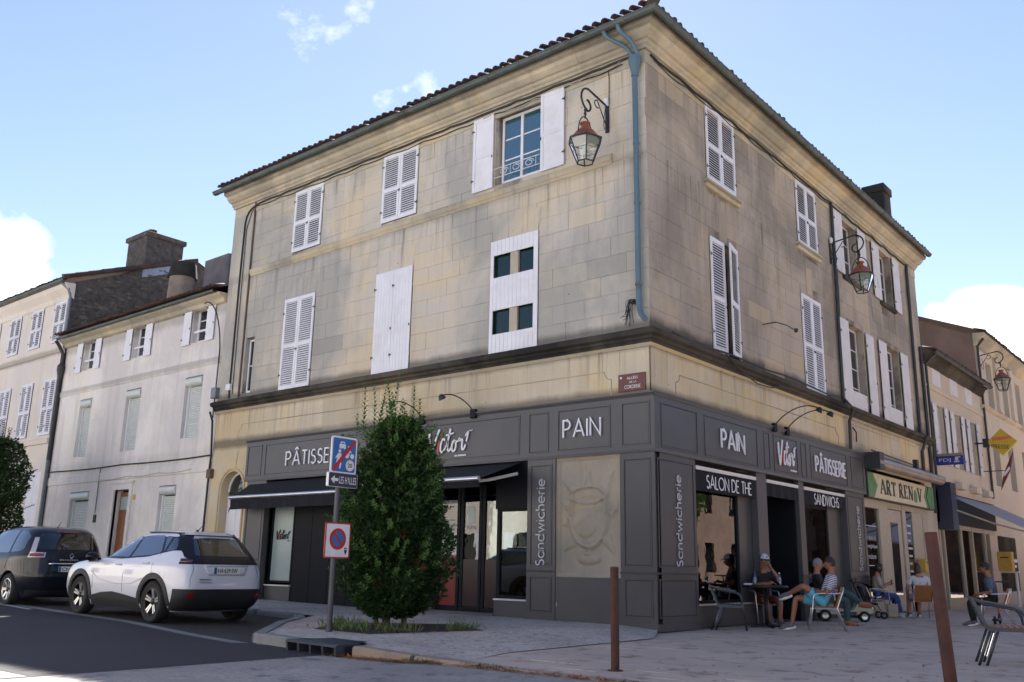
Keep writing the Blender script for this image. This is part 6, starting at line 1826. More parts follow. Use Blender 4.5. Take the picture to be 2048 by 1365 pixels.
# rubble stones standing out of the gable
r = random.Random(17); mb = MB()
for i in range(420):
    y = r.uniform(.1, 8.8); zt = 10.95 + (RZm - 10.95) * (y / RY if y < RY else (9.4 - y) / (9.4 - RY)) - .12
    z = r.uniform(8.7, zt); w = r.uniform(.06, .2); h = r.uniform(.03, .09); t = r.uniform(.01, .045)
    k = 6
    ring = [(y + w * cos(2 * pi * j / k + .3) * r.uniform(.8, 1.1), z + h * sin(2 * pi * j / k + .3) * r.uniform(.8, 1.1)) for j in range(k)]
    vs = [(LX1 + .001, p[0], p[1]) for p in ring] + [(LX1 + t, y + (p[0] - y) * .7, z + (p[1] - z) * .7) for p in ring]
    mb.add(vs, [tuple(range(k, 2 * k))] + [(j, (j + 1) % k, (j + 1) % k + k, j + k) for j in range(k)])
mp_('rubble_stones', mb, 'rubble_stone', kind='stuff')
mb = MB()
for i in range(11):
    mb.tube([(LX1 + .1, -.5 + i * .47, 11.02 + i * .186), (LX1 + .1, -.5 + (i + 1) * .47 + .05, 11.02 + (i + 1) * .186 + .02)], [.10, .085], 8)
mp_('verge_tiles', mb, 'tile', kind='stuff')
mb = MB(); mb.cham(-25.9, LX1 - .05, 2.55, 4.15, 12.0, 13.75, .02); mb.cham(-26.0, LX1 + .03, 2.47, 4.23, 13.55, 13.75, .02); chm = mp_('chimney', mb, 'rubble')
mb = MB(); mb.lathe([(.16, 13.75), (.14, 13.9), (.18, 13.92), (.18, 14.0), (.1, 14.02)], 10, (-24.9, 3.0, 0)); part('chimney_pot', mb, 'tile', chm)
mb = MB(); mb.box(-25.95, LX1 + .02, 2.5, 4.2, 12.1, 12.55); mb.v = [(x, y, z + (y - 3.3) * .4) for x, y, z in mb.v]; part('flashing', mb, 'zinc_light', chm)
mb = MB(); mb.tube([(LX1 - .12, -.42, 10.85), (LX1 + .0, -.2, 10.65), (LX1 - .02, -.08, 10.4), (LX1 - .02, -.08, 8.8)], .06, 8); mp_('downpipe', mb, 'pipe_grey', smooth=True, angle=60)

# ------------------------------------------------------------------ the sunlit other side of the streets (seen in the panes)
def opposite(label, x0, y0, rz, L, H, mat, seed):
    r = random.Random(seed)
    o = root('opposite_house', label, 'building', (x0, y0, 0), rz)
    n = max(2, int(L / 3.2)); st = L / n
    holes = [(st * (i + .5) - .5, st * (i + .5) + .5, z, z + 1.7) for i in range(n) for z in (1.0, 4.4, 7.2) if z + 2.2 < H]
    mb = MB(); wall_holes(mb, 0, L, 0, H, holes, y=0, depth=.2); part('wall', mb, mat, o, recalc=False)
    mb = MB(); mb.quad((0, -.5, H), (L, -.5, H), (L, 5, H + 2), (0, 5, H + 2)); mb.quad((0, 0, 0), (0, 10, 0), (0, 10, H), (0, 0, H)); mb.quad((L, 0, 0), (L, 0, H), (L, 10, H), (L, 10, 0)); mb.quad((0, 10, 0), (L, 10, 0), (L, 10, H), (0, 10, H)); mb.quad((0, 5, H + 2), (L, 5, H + 2), (L, 10, H), (0, 10, H)); part('roof', mb, 'tile', o, recalc=False)
    mb = MB()
    for h in holes: mb.box(h[0], h[1], .18, .2, h[2], h[3])
    part('window_panes', mb, 'win_dark', o)
    mb = MB()
    for h in holes: mb.box(h[0] - .5, h[0] - .02, -.04, 0, h[2], h[3]); mb.box(h[1] + .02, h[1] + .5, -.04, 0, h[2], h[3])
    if mat != 'brown_render': part('shutters', mb, 'white_paint', o)
opposite('sunlit cream house across the left street, west part', -18, -20.5, pi, 22, 8.5, 'cream_render', 1)
opposite('sunlit pale house across the left street, east part', 6, -20.5, pi, 23.9, 9.5, 'white_render', 2)
opposite('brown rendered house across the square to the right', 18.5, 34, -pi / 2, 22, 9.5, 'brown_render', 3)  # brown chosen so the right-hand panes reflect less light
opposite('brown rendered house farther up the right street', 17.5, 60, -pi / 2, 25.8, 11, 'brown_render', 5)  # added to keep bright sky out of the pane reflections
opposite('grey house closing the right street', 19, 62, pi, 40, 10, 'brown_render', 6)  # added too, hides the bright horizon from the panes
opposite('sunlit white house across the square, nearer part', 18.5, 11.8, -pi / 2, 20, 8.0, 'cream_render_b', 4)
# ------------------------------------------------------------------ cars
def interp(x, tab):
    """monotone smooth interpolation in a table [(x, v)]"""
    if x <= tab[0][0]: return tab[0][1]
    if x >= tab[-1][0]: return tab[-1][1]
    n = len(tab)
    for i in range(n - 1):
        if tab[i][0] <= x <= tab[i + 1][0]: break
    x0, y0 = tab[i]; x1, y1 = tab[i + 1]
    h = x1 - x0; d = (y1 - y0) / h
    def slope(k):
        if k == 0 or k == n - 1: return d if True else 0
        a = (tab[k][1] - tab[k - 1][1]) / (tab[k][0] - tab[k - 1][0]); b = (tab[k + 1][1] - tab[k][1]) / (tab[k + 1][0] - tab[k][0])
        return 0 if a * b <= 0 else 2 * a * b / (a + b)
    m0, m1 = slope(i), slope(i + 1)
    t = (x - x0) / h
    return (2 * t ** 3 - 3 * t ** 2 + 1) * y0 + (t ** 3 - 2 * t ** 2 + t) * h * m0 + (-2 * t ** 3 + 3 * t ** 2) * y1 + (t ** 3 - t ** 2) * h * m1
class Shell:
    """body as a stack of rounded plan outlines; x forward, y left, z up, origin under the rear axle"""
    def __init__(s, xr, xf, w, n):
        s.xr, s.xf, s.w, s.n = xr, xf, w, n
    def P(s, th, z, off=0.0):
        """th: 0 = front, 90 = left side, 180 = rear, 270 right"""
        a, b, w, n = interp(z, s.xr), interp(z, s.xf), interp(z, s.w), interp(z, s.n)
        cx, L = (a + b) / 2, (b - a) / 2
        c, q = cos(th), sin(th)
        e = 2 / n
        x = cx + L * math.copysign(abs(c) ** e, c); y = w * math.copysign(abs(q) ** e, q)
        if off:
            # outward normal of the outline, roughly
            nx = math.copysign(abs(c) ** (2 - e), c) / L; ny = math.copysign(abs(q) ** (2 - e), q) / w
            m = hypot(nx, ny) or 1
            x += nx / m * off; y += ny / m * off
        return Vector((x, y, z))
    def yw(s, x, z):
        a, b, w, n = interp(z, s.xr), interp(z, s.xf), interp(z, s.w), interp(z, s.n)
        xi = (x - (a + b) / 2) / ((b - a) / 2)
        return w * max(0, 1 - min(1, abs(xi)) ** n) ** (1 / n)
    def xrear(s, y, z):
        a, b, w, n = interp(z, s.xr), interp(z, s.xf), interp(z, s.w), interp(z, s.n)
        t = max(0, 1 - min(1, abs(y) / w) ** n) ** (1 / n)
        return (a + b) / 2 - (b - a) / 2 * t
    def body(s, zs, na=168):
        mb = MB()
        for z in zs:
            for k in range(na): mb.v.append(tuple(s.P(2 * pi * k / na, z)))
        m = len(zs)
        for i in range(m - 1):
            for k in range(na): mb.f.append((i * na + k, i * na + (k + 1) % na, (i + 1) * na + (k + 1) % na, (i + 1) * na + k)); mb.mi.append(0)
        mb.f.append(tuple(range(na - 1, -1, -1))); mb.mi.append(0)
        mb.f.append(tuple(range((m - 1) * na, m * na))); mb.mi.append(0)
        return mb
def fill_poly(poly, step):
    """triangulated, subdivided flat polygon; returns verts2d, faces"""
    bm = bmesh.new()
    vs = [bm.verts.new((p[0], p[1], 0)) for p in poly]
    bm.faces.new(vs)
    for ax in (0, 1):
        lo = min(p[ax] for p in poly); hi = max(p[ax] for p in poly)
        k = int((hi - lo) / step)
        for i in range(1, k + 1):
            c = lo + (hi - lo) * i / (k + 1)
            bmesh.ops.bisect_plane(bm, geom=bm.verts[:] + bm.edges[:] + bm.faces[:], plane_co=(c, 0, 0) if ax == 0 else (0, c, 0), plane_no=(1, 0, 0) if ax == 0 else (0, 1, 0))
    bmesh.ops.triangulate(bm, faces=bm.faces[:])
    bm.verts.index_update()
    v = [(q.co.x, q.co.y) for q in bm.verts]; f = [tuple(q.index for q in t.verts) for t in bm.faces]
    edges = [tuple(q.index for q in e.verts) for e in bm.edges if len(e.link_faces) == 1]
    bm.free()
    return v, f, edges
def rounded(poly, r=.04, k=3):
    out = []
    n = len(poly)
    for i in range(n):
        p = Vector(poly[i]); a = Vector(poly[i - 1]); b = Vector(poly[(i + 1) % n])
        da = (a - p); db = (b - p)
        ra = min(r, da.length * .4, db.length * .4)
        p0 = p + da.normalized() * ra; p1 = p + db.normalized() * ra
        for j in range(k + 1):
            t = j / k
            q = p0 * (1 - t) ** 2 + p * 2 * t * (1 - t) + p1 * t * t
            out.append((q.x, q.y))
    return out
def side_patch(sh, poly, off, side=1, r=.03, step=.08, thick=.012):
    v, f, ed = fill_poly(rounded(poly, r), step)
    mb = MB()
    mb.add([(x, side * (sh.yw(x, z) + off), z) for x, z in v] + [(x, side * (sh.yw(x, z) + off - thick - .006), z) for x, z in v], [t if side > 0 else t[::-1] for t in f] + [(a, b, b + len(v), a + len(v)) for a, b in ed])
    return mb
def rear_patch(sh, poly, off, r=.03, step=.08, thick=.012):
    v, f, ed = fill_poly(rounded(poly, r), step)
    mb = MB()
    mb.add([(sh.xrear(y, z) - off, y, z) for y, z in v] + [(sh.xrear(y, z) - off + thick + .006, y, z) for y, z in v], f + [(a, b, b + len(v), a + len(v)) for a, b in ed])
    return mb
def band(sh, t0, t1, z0, z1, off, n=40, m=4, thick=.02):
    """wrap-around strip; z0, z1 may be functions of th"""
    mb = MB()
    for lay in (off, off - thick):
        for j in range(m + 1):
            for i in range(n + 1):
                th = radians(t0 + (t1 - t0) * i / n)
                a = z0(th) if callable(z0) else z0; b = z1(th) if callable(z1) else z1
                mb.v.append(tuple(sh.P(th, a + (b - a) * j / m, lay)))
    K = (n + 1) * (m + 1)
    for j in range(m):
        for i in range(n):
            a = j * (n + 1) + i
            mb.f.append((a, a + 1, a + n + 2, a + n + 1)); mb.mi.append(0)
    for i in range(n):
        mb.f += [(i, i + K, i + 1 + K, i + 1), (m * (n + 1) + i, m * (n + 1) + i + 1, m * (n + 1) + i + 1 + K, m * (n + 1) + i + K)]; mb.mi += [0, 0]
    for j in range(m):
        a = j * (n + 1); b = a + n
        mb.f += [(a, a + n + 1, a + n + 1 + K, a + K), (b, b + K, b + n + 1 + K, b + n + 1)]; mb.mi += [0, 0]
    return mb
def cut_wheels(me, axles, w, r, mats):
    """hollow the wheel wells out of the shell"""
    o = bpy.data.objects.new('tmp_body', me); COL.objects.link(o)
    cb_ = MB()
    for ax in axles:
        for s_ in (1, -1):
            cb_.lathe([(r, w * .60), (r, w + .2)] if s_ > 0 else [(r, -w - .2), (r, -w * .60)], 32, (ax, 0, .335), axis=(0, 1, 0))
    cm = cb_.mesh('tmp_cut', mats[1]); co = bpy.data.objects.new('tmp_cut', cm); COL.objects.link(co)
    md = o.modifiers.new('cut', 'BOOLEAN'); md.operation = 'DIFFERENCE'; md.object = co; md.solver = 'EXACT'; md.material_mode = 'TRANSFER'
    dg = bpy.context.evaluated_depsgraph_get()
    res = bpy.data.meshes.new_from_object(o.evaluated_get(dg))
    bpy.data.objects.remove(o); bpy.data.objects.remove(co)
    return res
def wheel(parent, x, y, side, R, rim_r, style, wheel_mat='alloy'):
    """tyre, rim and spokes"""
    W_ = .215
    m = MB()
    m.lathe([(rim_r + .005, -W_ * .42), (rim_r + .03, -W_ * .5), (R - .03, -W_ * .5), (R - .006, -W_ * .40), (R, -W_ * .25), (R, W_ * .25), (R - .006, W_ * .40), (R - .03, W_ * .5), (rim_r + .03, W_ * .5), (rim_r + .005, W_ * .42)], 36, (0, 0, 0), axis=(0, 1, 0), cap=False)
    o = part('wheel', m, 'tyre', parent, (x, y, R), smooth=True, angle=40)
    m = MB(); m.lathe([(rim_r + .008, W_ * .44), (rim_r - .008, W_ * .45), (rim_r - .02, W_ * .40), (rim_r - .025, -.02), (.03, -.03)], 36, axis=(0, side, 0), cap=False); part('rim', m, wheel_mat if style == 'multi' else 'dark_alloy', o, smooth=True, angle=35)
    if style == 'twin':
        for k in range(5):
            a = radians(72 * k + 20)
            for dq in (-.13, .13):
                m = MB()
                p0 = Vector((cos(a + dq * 2.2) * .055, 0, sin(a + dq * 2.2) * .055)); p1 = Vector((cos(a + dq) * (rim_r - .012), 0, sin(a + dq) * (rim_r - .012)))
                t = (p1 - p0).normalized(); nn = Vector((-t.z, 0, t.x))
                w0, w1 = .014, .017
                y0 = side * W_ * .30; y1 = side * W_ * .42; yb = side * W_ * .1
                vs = [p0 + nn * w0 + Vector((0, y0, 0)), p0 - nn * w0 + Vector((0, y0, 0)), p1 - nn * w1 + Vector((0, y1, 0)), p1 + nn * w1 + Vector((0, y1, 0))]
                vs += [Vector((v.x, yb, v.z)) for v in vs]
                m.add(vs, [(0, 1, 2, 3), (4, 7, 6, 5), (0, 4, 5, 1), (1, 5, 6, 2), (2, 6, 7, 3), (3, 7, 4, 0)]); part('spoke', m, wheel_mat, o)
    else:
        for k in range(7):
            a = radians(360 / 7 * k)
            m = MB(); p0 = Vector((cos(a) * .04, 0, sin(a) * .04)); p1 = Vector((cos(a) * (rim_r - .01), 0, sin(a) * (rim_r - .01)))
            t = (p1 - p0).normalized(); nn = Vector((-t.z, 0, t.x)); y0 = side * W_ * .3; y1 = side * W_ * .42; yb = side * W_ * .12
            vs = [p0 + nn * .022 + Vector((0, y0, 0)), p0 - nn * .022 + Vector((0, y0, 0)), p1 - nn * .03 + Vector((0, y1, 0)), p1 + nn * .03 + Vector((0, y1, 0))]
            vs += [Vector((v.x, yb, v.z)) for v in vs]
            m.add(vs, [(0, 1, 2, 3), (4, 7, 6, 5), (0, 4, 5, 1), (1, 5, 6, 2), (2, 6, 7, 3), (3, 7, 4, 0)]); part('spoke', m, wheel_mat, o)
    m = MB(); m.lathe([(.06, W_ * .28), (.05, W_ * .36), (.0, W_ * .37)], 14, axis=(0, side, 0)); part('hub', m, 'dark_alloy', o, smooth=True)
    return o
def plate_text(parent, txt, x, y, z, w, h):
    """licence plate facing -x"""
    m = MB(); m.cham(x - .008, x, y - w / 2, y + w / 2, z - h / 2, z + h / 2, .006); p = part('licence_plate', m, 'plate_white', parent)
    m = MB(); m.box(x - .0105, x - .007, y + w / 2 - .05, y + w / 2, z - h / 2 + .004, z + h / 2 - .004); part('plate_band', m, 'plate_blue', p)
    me, W0, H0 = text_mesh(txt, 1, 1, .012)
    k = w * .74 / W0; q = h * .66 / H0
    for v in me.vertices: v.co = (x - .0095 + v.co.y * .002, y - .005 - v.co.x * k, z + v.co.z * q)
    me.materials.append(M['letter_black']); link('lettering', me, p)
    m = MB(); m.box(x - .0105, x - .007, y - w / 2, y - w / 2 + .04, z - h / 2 + .004, z + h / 2 - .004); part('plate_band', m, 'plate_white', p)
def carpaint(name, col, metal=0.0, rough=0.35):
    m, n, l, p = new_mat(name)
    p.inputs['Base Color'].default_value = rgba(col)
    p.inputs['Metallic'].default_value = metal; p.inputs['Roughness'].default_value = rough
    p.inputs['Coat Weight'].default_value = 1.0; p.inputs['Coat Roughness'].default_value = 0.03
    pos = pos_n(n, l)
    b = n.new('ShaderNodeBump'); b.inputs['Strength'].default_value = .02; b.inputs['Distance'].default_value = .02
    l.new(noise_n(n, l, pos, 1.5, 2), b.inputs['Height']); l.new(b.outputs[0], p.inputs['Coat Normal'])
    return m
M['car_white'] = carpaint('white_car_paint', (0.56, 0.575, 0.64))
M['car_black'] = carpaint('black_car_paint', (0.008, 0.009, 0.016), 0.0, .3)
M['car_black'].node_tree.nodes['Principled BSDF'].inputs['Coat Weight'].default_value = .45; M['car_black'].node_tree.nodes['Principled BSDF'].inputs['Specular IOR Level'].default_value = .15
M['car_red'] = carpaint('red_car_paint', (0.35, 0.02, 0.02))
M['car_trim'] = simple('black_car_trim', (0.014, 0.014, 0.016), .6, var=.1)
M['car_gloss'] = simple('gloss_black_trim', (0.008, 0.008, 0.01), .25, var=.05, spec=.35)
M['tyre'] = simple('tyre_rubber', (0.014, 0.014, 0.014), .85, var=.2)
M['alloy'] = simple('alloy_silver', (0.55, 0.55, 0.56), .3, .85, var=.05)
M['dark_alloy'] = simple('dark_alloy', (0.02, 0.02, 0.022), .4, .5)
M['chrome'] = simple('chrome_strip', (0.75, 0.75, 0.78), .12, 1.0, var=.02)
M['car_glass'] = glass_mat('car_glass', (0.25, 0.31, 0.31), 0.16)
M['car_glass_dark'] = glass_mat('tinted_car_glass', (0.13, 0.17, 0.17), 0.05)
M['tail_red'] = simple('tail_lamp_red', (0.22, 0.015, 0.015), .15, var=.1, coat=1.0)
M['tail_clear'] = simple('tail_lamp_clear', (0.42, 0.40, 0.44), .15, .3, var=.2, vscale=30, coat=1.0)
M['plate_white'] = simple('plate_white', (0.66, 0.66, 0.62), .4, var=.03)
M['plate_blue'] = simple('plate_blue', (0.02, 0.09, 0.24), .4)
M['seat_cloth'] = simple('car_seat_cloth', (0.03, 0.03, 0.035), .9)
M['under'] = simple('car_underside', (0.006, 0.006, 0.006), .9)

def finish_body(car, sh, zs, axles, w, rw, paint, glassz):
    me = sh.body(zs).mesh('body', [paint, 'under'], recalc=True)
    me = cut_wheels(me, axles, w, rw, ('car', 'under'))
    me.name = 'body'
    # drop the greenhouse shell: faces above the belt become openings where panes go
    me.polygons.foreach_set('use_smooth', [True] * len(me.polygons)); me.set_sharp_from_angle(angle=radians(38))
    return link('body', me, car)

# ---- white crossover
suv = root('white_crossover', 'white crossover parked at the kerb with registration HA 639 SW', 'car', (-6.38, -4.93, g_road(-6.4, -5)), pi)
suv.rotation_euler = (0, radians(-.75), pi)
sh = Shell([(.20, -.62), (.30, -.76), (.50, -.84), (.62, -.85), (.78, -.835), (.95, -.80), (1.03, -.765), (1.12, -.69), (1.25, -.56), (1.38, -.42), (1.46, -.33), (1.52, -.20), (1.55, .20), (1.56, .5)],
           [(.20, 3.30), (.32, 3.42), (.55, 3.47), (.75, 3.45), (.86, 3.36), (.93, 3.18), (.98, 2.8), (1.02, 2.35), (1.06, 2.08), (1.2, 1.80), (1.35, 1.45), (1.45, 1.18), (1.52, .85), (1.55, .6), (1.56, .5)],
           [(.20, .80), (.32, .86), (.5, .885), (.75, .89), (.92, .88), (1.02, .845), (1.06, .825), (1.2, .745), (1.38, .655), (1.46, .605), (1.52, .50), (1.55, .30), (1.56, .12)],
           [(.20, 6), (.5, 7.5), (.9, 7), (1.05, 5.6), (1.3, 5.5), (1.5, 4.5), (1.56, 2.5)])
zs = [.20, .24, .30, .38, .46, .54, .62, .70, .78, .85, .90, .94, .97, 1.0, 1.03, 1.06, 1.10, 1.16, 1.22, 1.28, 1.34, 1.40, 1.45, 1.49, 1.52, 1.54, 1.55, 1.557]
bd = finish_body(suv, sh, zs, (0, 2.605), .89, .40, 'car_white', None)
def cp(car, name, mb, mat, **k): return part(name, mb, mat, car, **k)
for s_ in (1, -1):
    # glass area of the flank: dark gloss field first, then the panes
    cp(suv, 'window_surround', side_patch(sh, [(2.02, 1.035), (1.45, 1.375), (1.05, 1.475), (.5, 1.505), (-.10, 1.495), (-.42, 1.40), (-.50, 1.20), (-.28, 1.20), (.35, 1.085), (1.2, 1.03)], .003, s_, .05), 'car_gloss', smooth=True, angle=40)
    for poly in ([(1.90, 1.075), (1.42, 1.35), (1.06, 1.435), (.93, 1.44), (.99, 1.07)], [(.86, 1.44), (.50, 1.46), (.20, 1.455), (.02, 1.16), (.32, 1.115), (.91, 1.075)], [(.12, 1.45), (-.06, 1.44), (-.05, 1.17)], [(-.12, 1.43), (-.30, 1.38), (-.33, 1.215), (-.11, 1.185)]):
        cp(suv, 'side_window', side_patch(sh, poly, .007, s_, .03), 'car_glass', smooth=True, angle=40)
    # cladding: arches and sill
    for ax in (0, 2.605):
        P0 = [(ax + .49 * cos(radians(a)), .335 + .49 * sin(radians(a))) for a in range(-6, 187, 12)]; P1 = [(ax + .405 * cos(radians(a)), .335 + .405 * sin(radians(a))) for a in range(186, -7, -12)]
        cp(suv, 'arch_cladding', side_patch(sh, P0 + P1, .014, s_, .004, .1, .03), 'car_trim', smooth=True, angle=50)
    cp(suv, 'sill_cladding', side_patch(sh, [(.42, .19), (2.18, .19), (2.13, .36), (1.75, .43), (1.35, .46), (.95, .43), (.47, .38)], .012, s_, .02, .1, .03), 'car_trim', smooth=True, angle=50)
    # door seams and handles
    for pts in ([(1.0, .47), (1.03, .75), (.98, 1.05)], [(2.10, .5), (2.12, .8), (2.03, 1.03)], [(.08, .78), (.10, .95), (.0, 1.15)]):
        m = MB(); m.tube([(x, s_ * (sh.yw(x, z) + .0005), z) for x, z in pts], .005, 4); cp(suv, 'door_seam', m, 'car_trim')
    for hx, hz in ((1.22, .93), (.30, .98)):
        m = MB(); y = sh.yw(hx, hz); m.tube([(hx - .10, s_ * (y + .004), hz), (hx - .06, s_ * (y + .028), hz + .004), (hx + .06, s_ * (y + .028), hz + .004), (hx + .10, s_ * (y + .004), hz)], .013, 6); cp(suv, 'door_handle', m, 'car_white', smooth=True)
    m = MB(); m.sphere((2.0, s_ * 1.0, 1.05), .1, 12, 8, (.75, 1.25, .85)); m.box(1.98, 2.06, min(s_ * .84, s_ * .96), max(s_ * .84, s_ * .96), .99, 1.03); cp(suv, 'door_mirror', m, 'car_gloss', smooth=True, angle=50)
    cp(suv, 'mirror_trim', side_patch(sh, [(2.02, .985), (2.42, .975), (2.38, .945), (2.0, .96)], .006, s_, .01), 'car_trim')
    # flank crease
    m = MB(); m.tube([(x, s_ * (sh.yw(x, z) - .004), z) for x, z in ((.35, .72), (.7, .62), (1.3, .60), (1.9, .66), (2.2, .80))], .012, 6); cp(suv, 'flank_crease', m, 'car_white', smooth=True)
    # lamp at the corner, wrapping
cp(suv, 'rear_bumper', band(sh, 128, 232, .22, lambda t: .58 - .0 * abs(t - pi), .022, 48, 5), 'car_trim', smooth=True, angle=40)
cp(suv, 'rear_screen', rear_patch(sh, [(-.70, 1.075), (.70, 1.075), (.60, 1.40), (.48, 1.475), (-.48, 1.475), (-.60, 1.40)], .004, .05), 'car_gloss', smooth=True, angle=40)
cp(suv, 'rear_window', rear_patch(sh, [(-.58, 1.125), (.58, 1.125), (.50, 1.40), (-.50, 1.40)], .008, .08), 'car_glass_dark', smooth=True, angle=40)
for s_ in (1, -1):
    cp(suv, 'rear_quarter_panel', band(sh, 180 - s_ * 20, 180 - s_ * 57, lambda t: 1.075 + .17 * sstep(abs(t - pi), radians(30), radians(57)), lambda t: 1.475, .012, 36, 10), 'car_gloss', smooth=True, angle=40)
cp(suv, 'rear_light_band', band(sh, 133, 227, .985, 1.075, .006, 60, 2), 'car_gloss', smooth=True, angle=40)
for s_ in (1, -1):
    cp(suv, 'tail_lamp', band(sh, 180 - s_ * 24, 180 - s_ * 46, 1.0, 1.055, .010, 16, 1), 'lamp_dark_red', smooth=True)
    cp(suv, 'reflector', band(sh, 180 - s_ * 18 - 5, 180 - s_ * 18 + 5, .44, .52, .026, 8, 1), 'reflector_red')
cp(suv, 'roof_spoiler', rear_patch(sh, [(-.52, 1.475), (.52, 1.475), (.46, 1.525), (-.46, 1.525)], .05, .02, .1, .06), 'car_white', smooth=True, angle=40)
for s_ in (1, -1):
    m = MB(); m.tube([(x, s_ * (sh.yw(x, 1.48) - .01), 1.50 + (.012 if -.1 < x < 1.0 else 0)) for x in (-.2, -.1, .4, .9, 1.1)], .012, 6); cp(suv, 'roof_rail', m, 'car_trim')
# tailgate recess and plate
cp(suv, 'plate_recess', rear_patch(sh, [(-.36, .80), (.36, .80), (.44, .965), (-.44, .965)], .003, .03), 'car_recess', smooth=True)
m = MB(); m.tube([(sh.xrear(y, .968) - .012, y, .968) for y in (-.42, -.2, 0, .2, .42)], .014, 6); cp(suv, 'tailgate_lip', m, 'car_white', smooth=True)
plate_text(suv, 'HA·639·SW', -.845, 0, .885, .52, .115)
m = MB(); m.box(sh.xrear(.3, .72) - .006, sh.xrear(.3, .72), .30, .52, .728, .742); cp(suv, 'badge', m, 'car_trim')
m = MB(); m.box(sh.xrear(.3, .69) - .006, sh.xrear(.3, .69), .28, .52, .685, .70); cp(suv, 'badge', m, 'alloy')
for s_ in (1, -1):
    m = MB(); m.tube([(sh.xrear(s_ * .60, z) - .001, s_ * (.62 + (.06 if z < .8 else .0)), z) for z in (.62, .75, .9, .985)], .004, 4); cp(suv, 'tailgate_seam', m, 'car_trim')
m = MB(); m.tube([(.22, -.0, 1.55), (-.02, 0, 1.70)], [.008, .004], 5); m.lathe([(.035, 0), (.03, .02), (.01, .03)], 8, (.22, 0, 1.545)); cp(suv, 'aerial', m, 'car_trim')
for x in (0, 2.605):
    for s_ in (1, -1): wheel(suv, x, s_ * .775, s_, .345, .225, 'twin')
m = MB(); m.box(.3, 1.9, -.65, .65, .45, .6); cp(suv, 'floor', m, 'under')

# ---- dark people carrier in front of it
mpv = root('black_people_carrier', 'black people carrier parked ahead of the white crossover', 'car', (-12.15, -4.93, g_road(-12.1, -5) - .01), pi)
mpv.rotation_euler = (0, radians(-.75), pi)
sv = Shell([(.18, -.66), (.30, -.80), (.45, -.86), (.60, -.88), (.80, -.85), (.95, -.83), (1.10, -.80), (1.25, -.74), (1.42, -.64), (1.54, -.52), (1.60, -.40), (1.635, -.05), (1.65, .5)],
           [(.18, 3.35), (.4, 3.45), (.65, 3.46), (.82, 3.36), (.92, 3.1), (.98, 2.75), (1.04, 2.5), (1.2, 2.15), (1.4, 1.70), (1.52, 1.36), (1.6, 1.0), (1.635, .8), (1.65, .6)],
           [(.18, .82), (.35, .88), (.6, .915), (.85, .915), (.98, .90), (1.05, .87), (1.25, .80), (1.45, .715), (1.55, .65), (1.61, .55), (1.64, .34), (1.65, .14)],
           [(.18, 5), (.6, 5), (1.0, 4.6), (1.4, 4.6), (1.6, 4), (1.65, 2.5)])
zs = [.18, .24, .32, .42, .52, .62, .72, .80, .87, .93, .98, 1.02, 1.06, 1.12, 1.2, 1.28, 1.36, 1.43, 1.49, 1.54, 1.58, 1.61, 1.63, 1.645]
bd = finish_body(mpv, sv, zs, (0, 2.7), .915, .375, 'car_black', None)
for s_ in (1, -1):
    for poly in ([(2.30, 1.07), (1.65, 1.42), (1.35, 1.50), (1.2, 1.505), (1.22, 1.05)], [(1.12, 1.515), (.55, 1.54), (.22, 1.54), (.18, 1.07), (1.14, 1.05)], [(.14, 1.54), (-.14, 1.52), (-.36, 1.42), (-.36, 1.14), (-.2, 1.10), (.10, 1.08)]):
        cp(mpv, 'side_window', side_patch(sv, poly, .006, s_, .04), 'car_glass', smooth=True, angle=40)
    for pts in ([(1.16, .32), (1.17, 1.05)], [(.2, .75), (.14, .9), (.14, 1.08)]):
        m = MB(); m.tube([(x, s_ * (sv.yw(x, z) + .0005), z) for x, z in pts], .005, 4); cp(mpv, 'door_seam', m, 'car_trim')
    m = MB(); m.sphere((2.2, s_ * 1.02, 1.08), .1, 10, 7, (.75, 1.2, .85)); cp(mpv, 'door_mirror', m, 'car_black', smooth=True)
    m = MB(); m.tube([(x, s_ * (sv.yw(x, .38) + .005), .38) for x in (.6, 1.2, 1.9)], .016, 6); cp(mpv, 'side_trim', m, 'alloy')
    cp(mpv, 'tail_lamp', band(sv, 180 - s_ * 18, 180 - s_ * 47, lambda t: .99, lambda t: 1.10 - .02 * abs(abs(t - pi) - .7), .012, 18, 3), 'tail_clear', smooth=True, angle=40)
    cp(mpv, 'tail_lamp_red', band(sv, 180 - s_ * 20, 180 - s_ * 45, 1.012, 1.075, .017, 18, 2), 'tail_red', smooth=True, angle=40)
    cp(mpv, 'tail_lamp_column', band(sv, 180 - s_ * 36, 180 - s_ * 47, 1.10, 1.40, .010, 8, 8), 'tail_clear', smooth=True, angle=40)
    cp(mpv, 'reflector', band(sv, 180 - s_ * 29 - 5, 180 - s_ * 29 + 5, .36, .42, .018, 8, 1), 'tail_red')
cp(mpv, 'rear_bumper', band(sv, 130, 230, .20, .60, .022, 48, 5), 'car_black', smooth=True, angle=40)
cp(mpv, 'bumper_valance', band(sv, 138, 222, .20, .33, .03, 48, 3), 'car_trim', smooth=True, angle=40)
cp(mpv, 'rear_window', rear_patch(sv, [(-.64, 1.16), (.64, 1.16), (.60, 1.42), (.50, 1.49), (-.50, 1.49), (-.60, 1.42)], .006, .08), 'car_glass_dark', smooth=True, angle=40)
m = MB(); m.tube([(sv.xrear(y, .865) - .02, y, .865) for y in [-.46 + .092 * i for i in range(11)]], .022, 8); cp(mpv, 'chrome_strip', m, 'chrome', smooth=True)
plate_text(mpv, 'CN 407', -.875, -.0, .76, .52, .11)
m = MB()
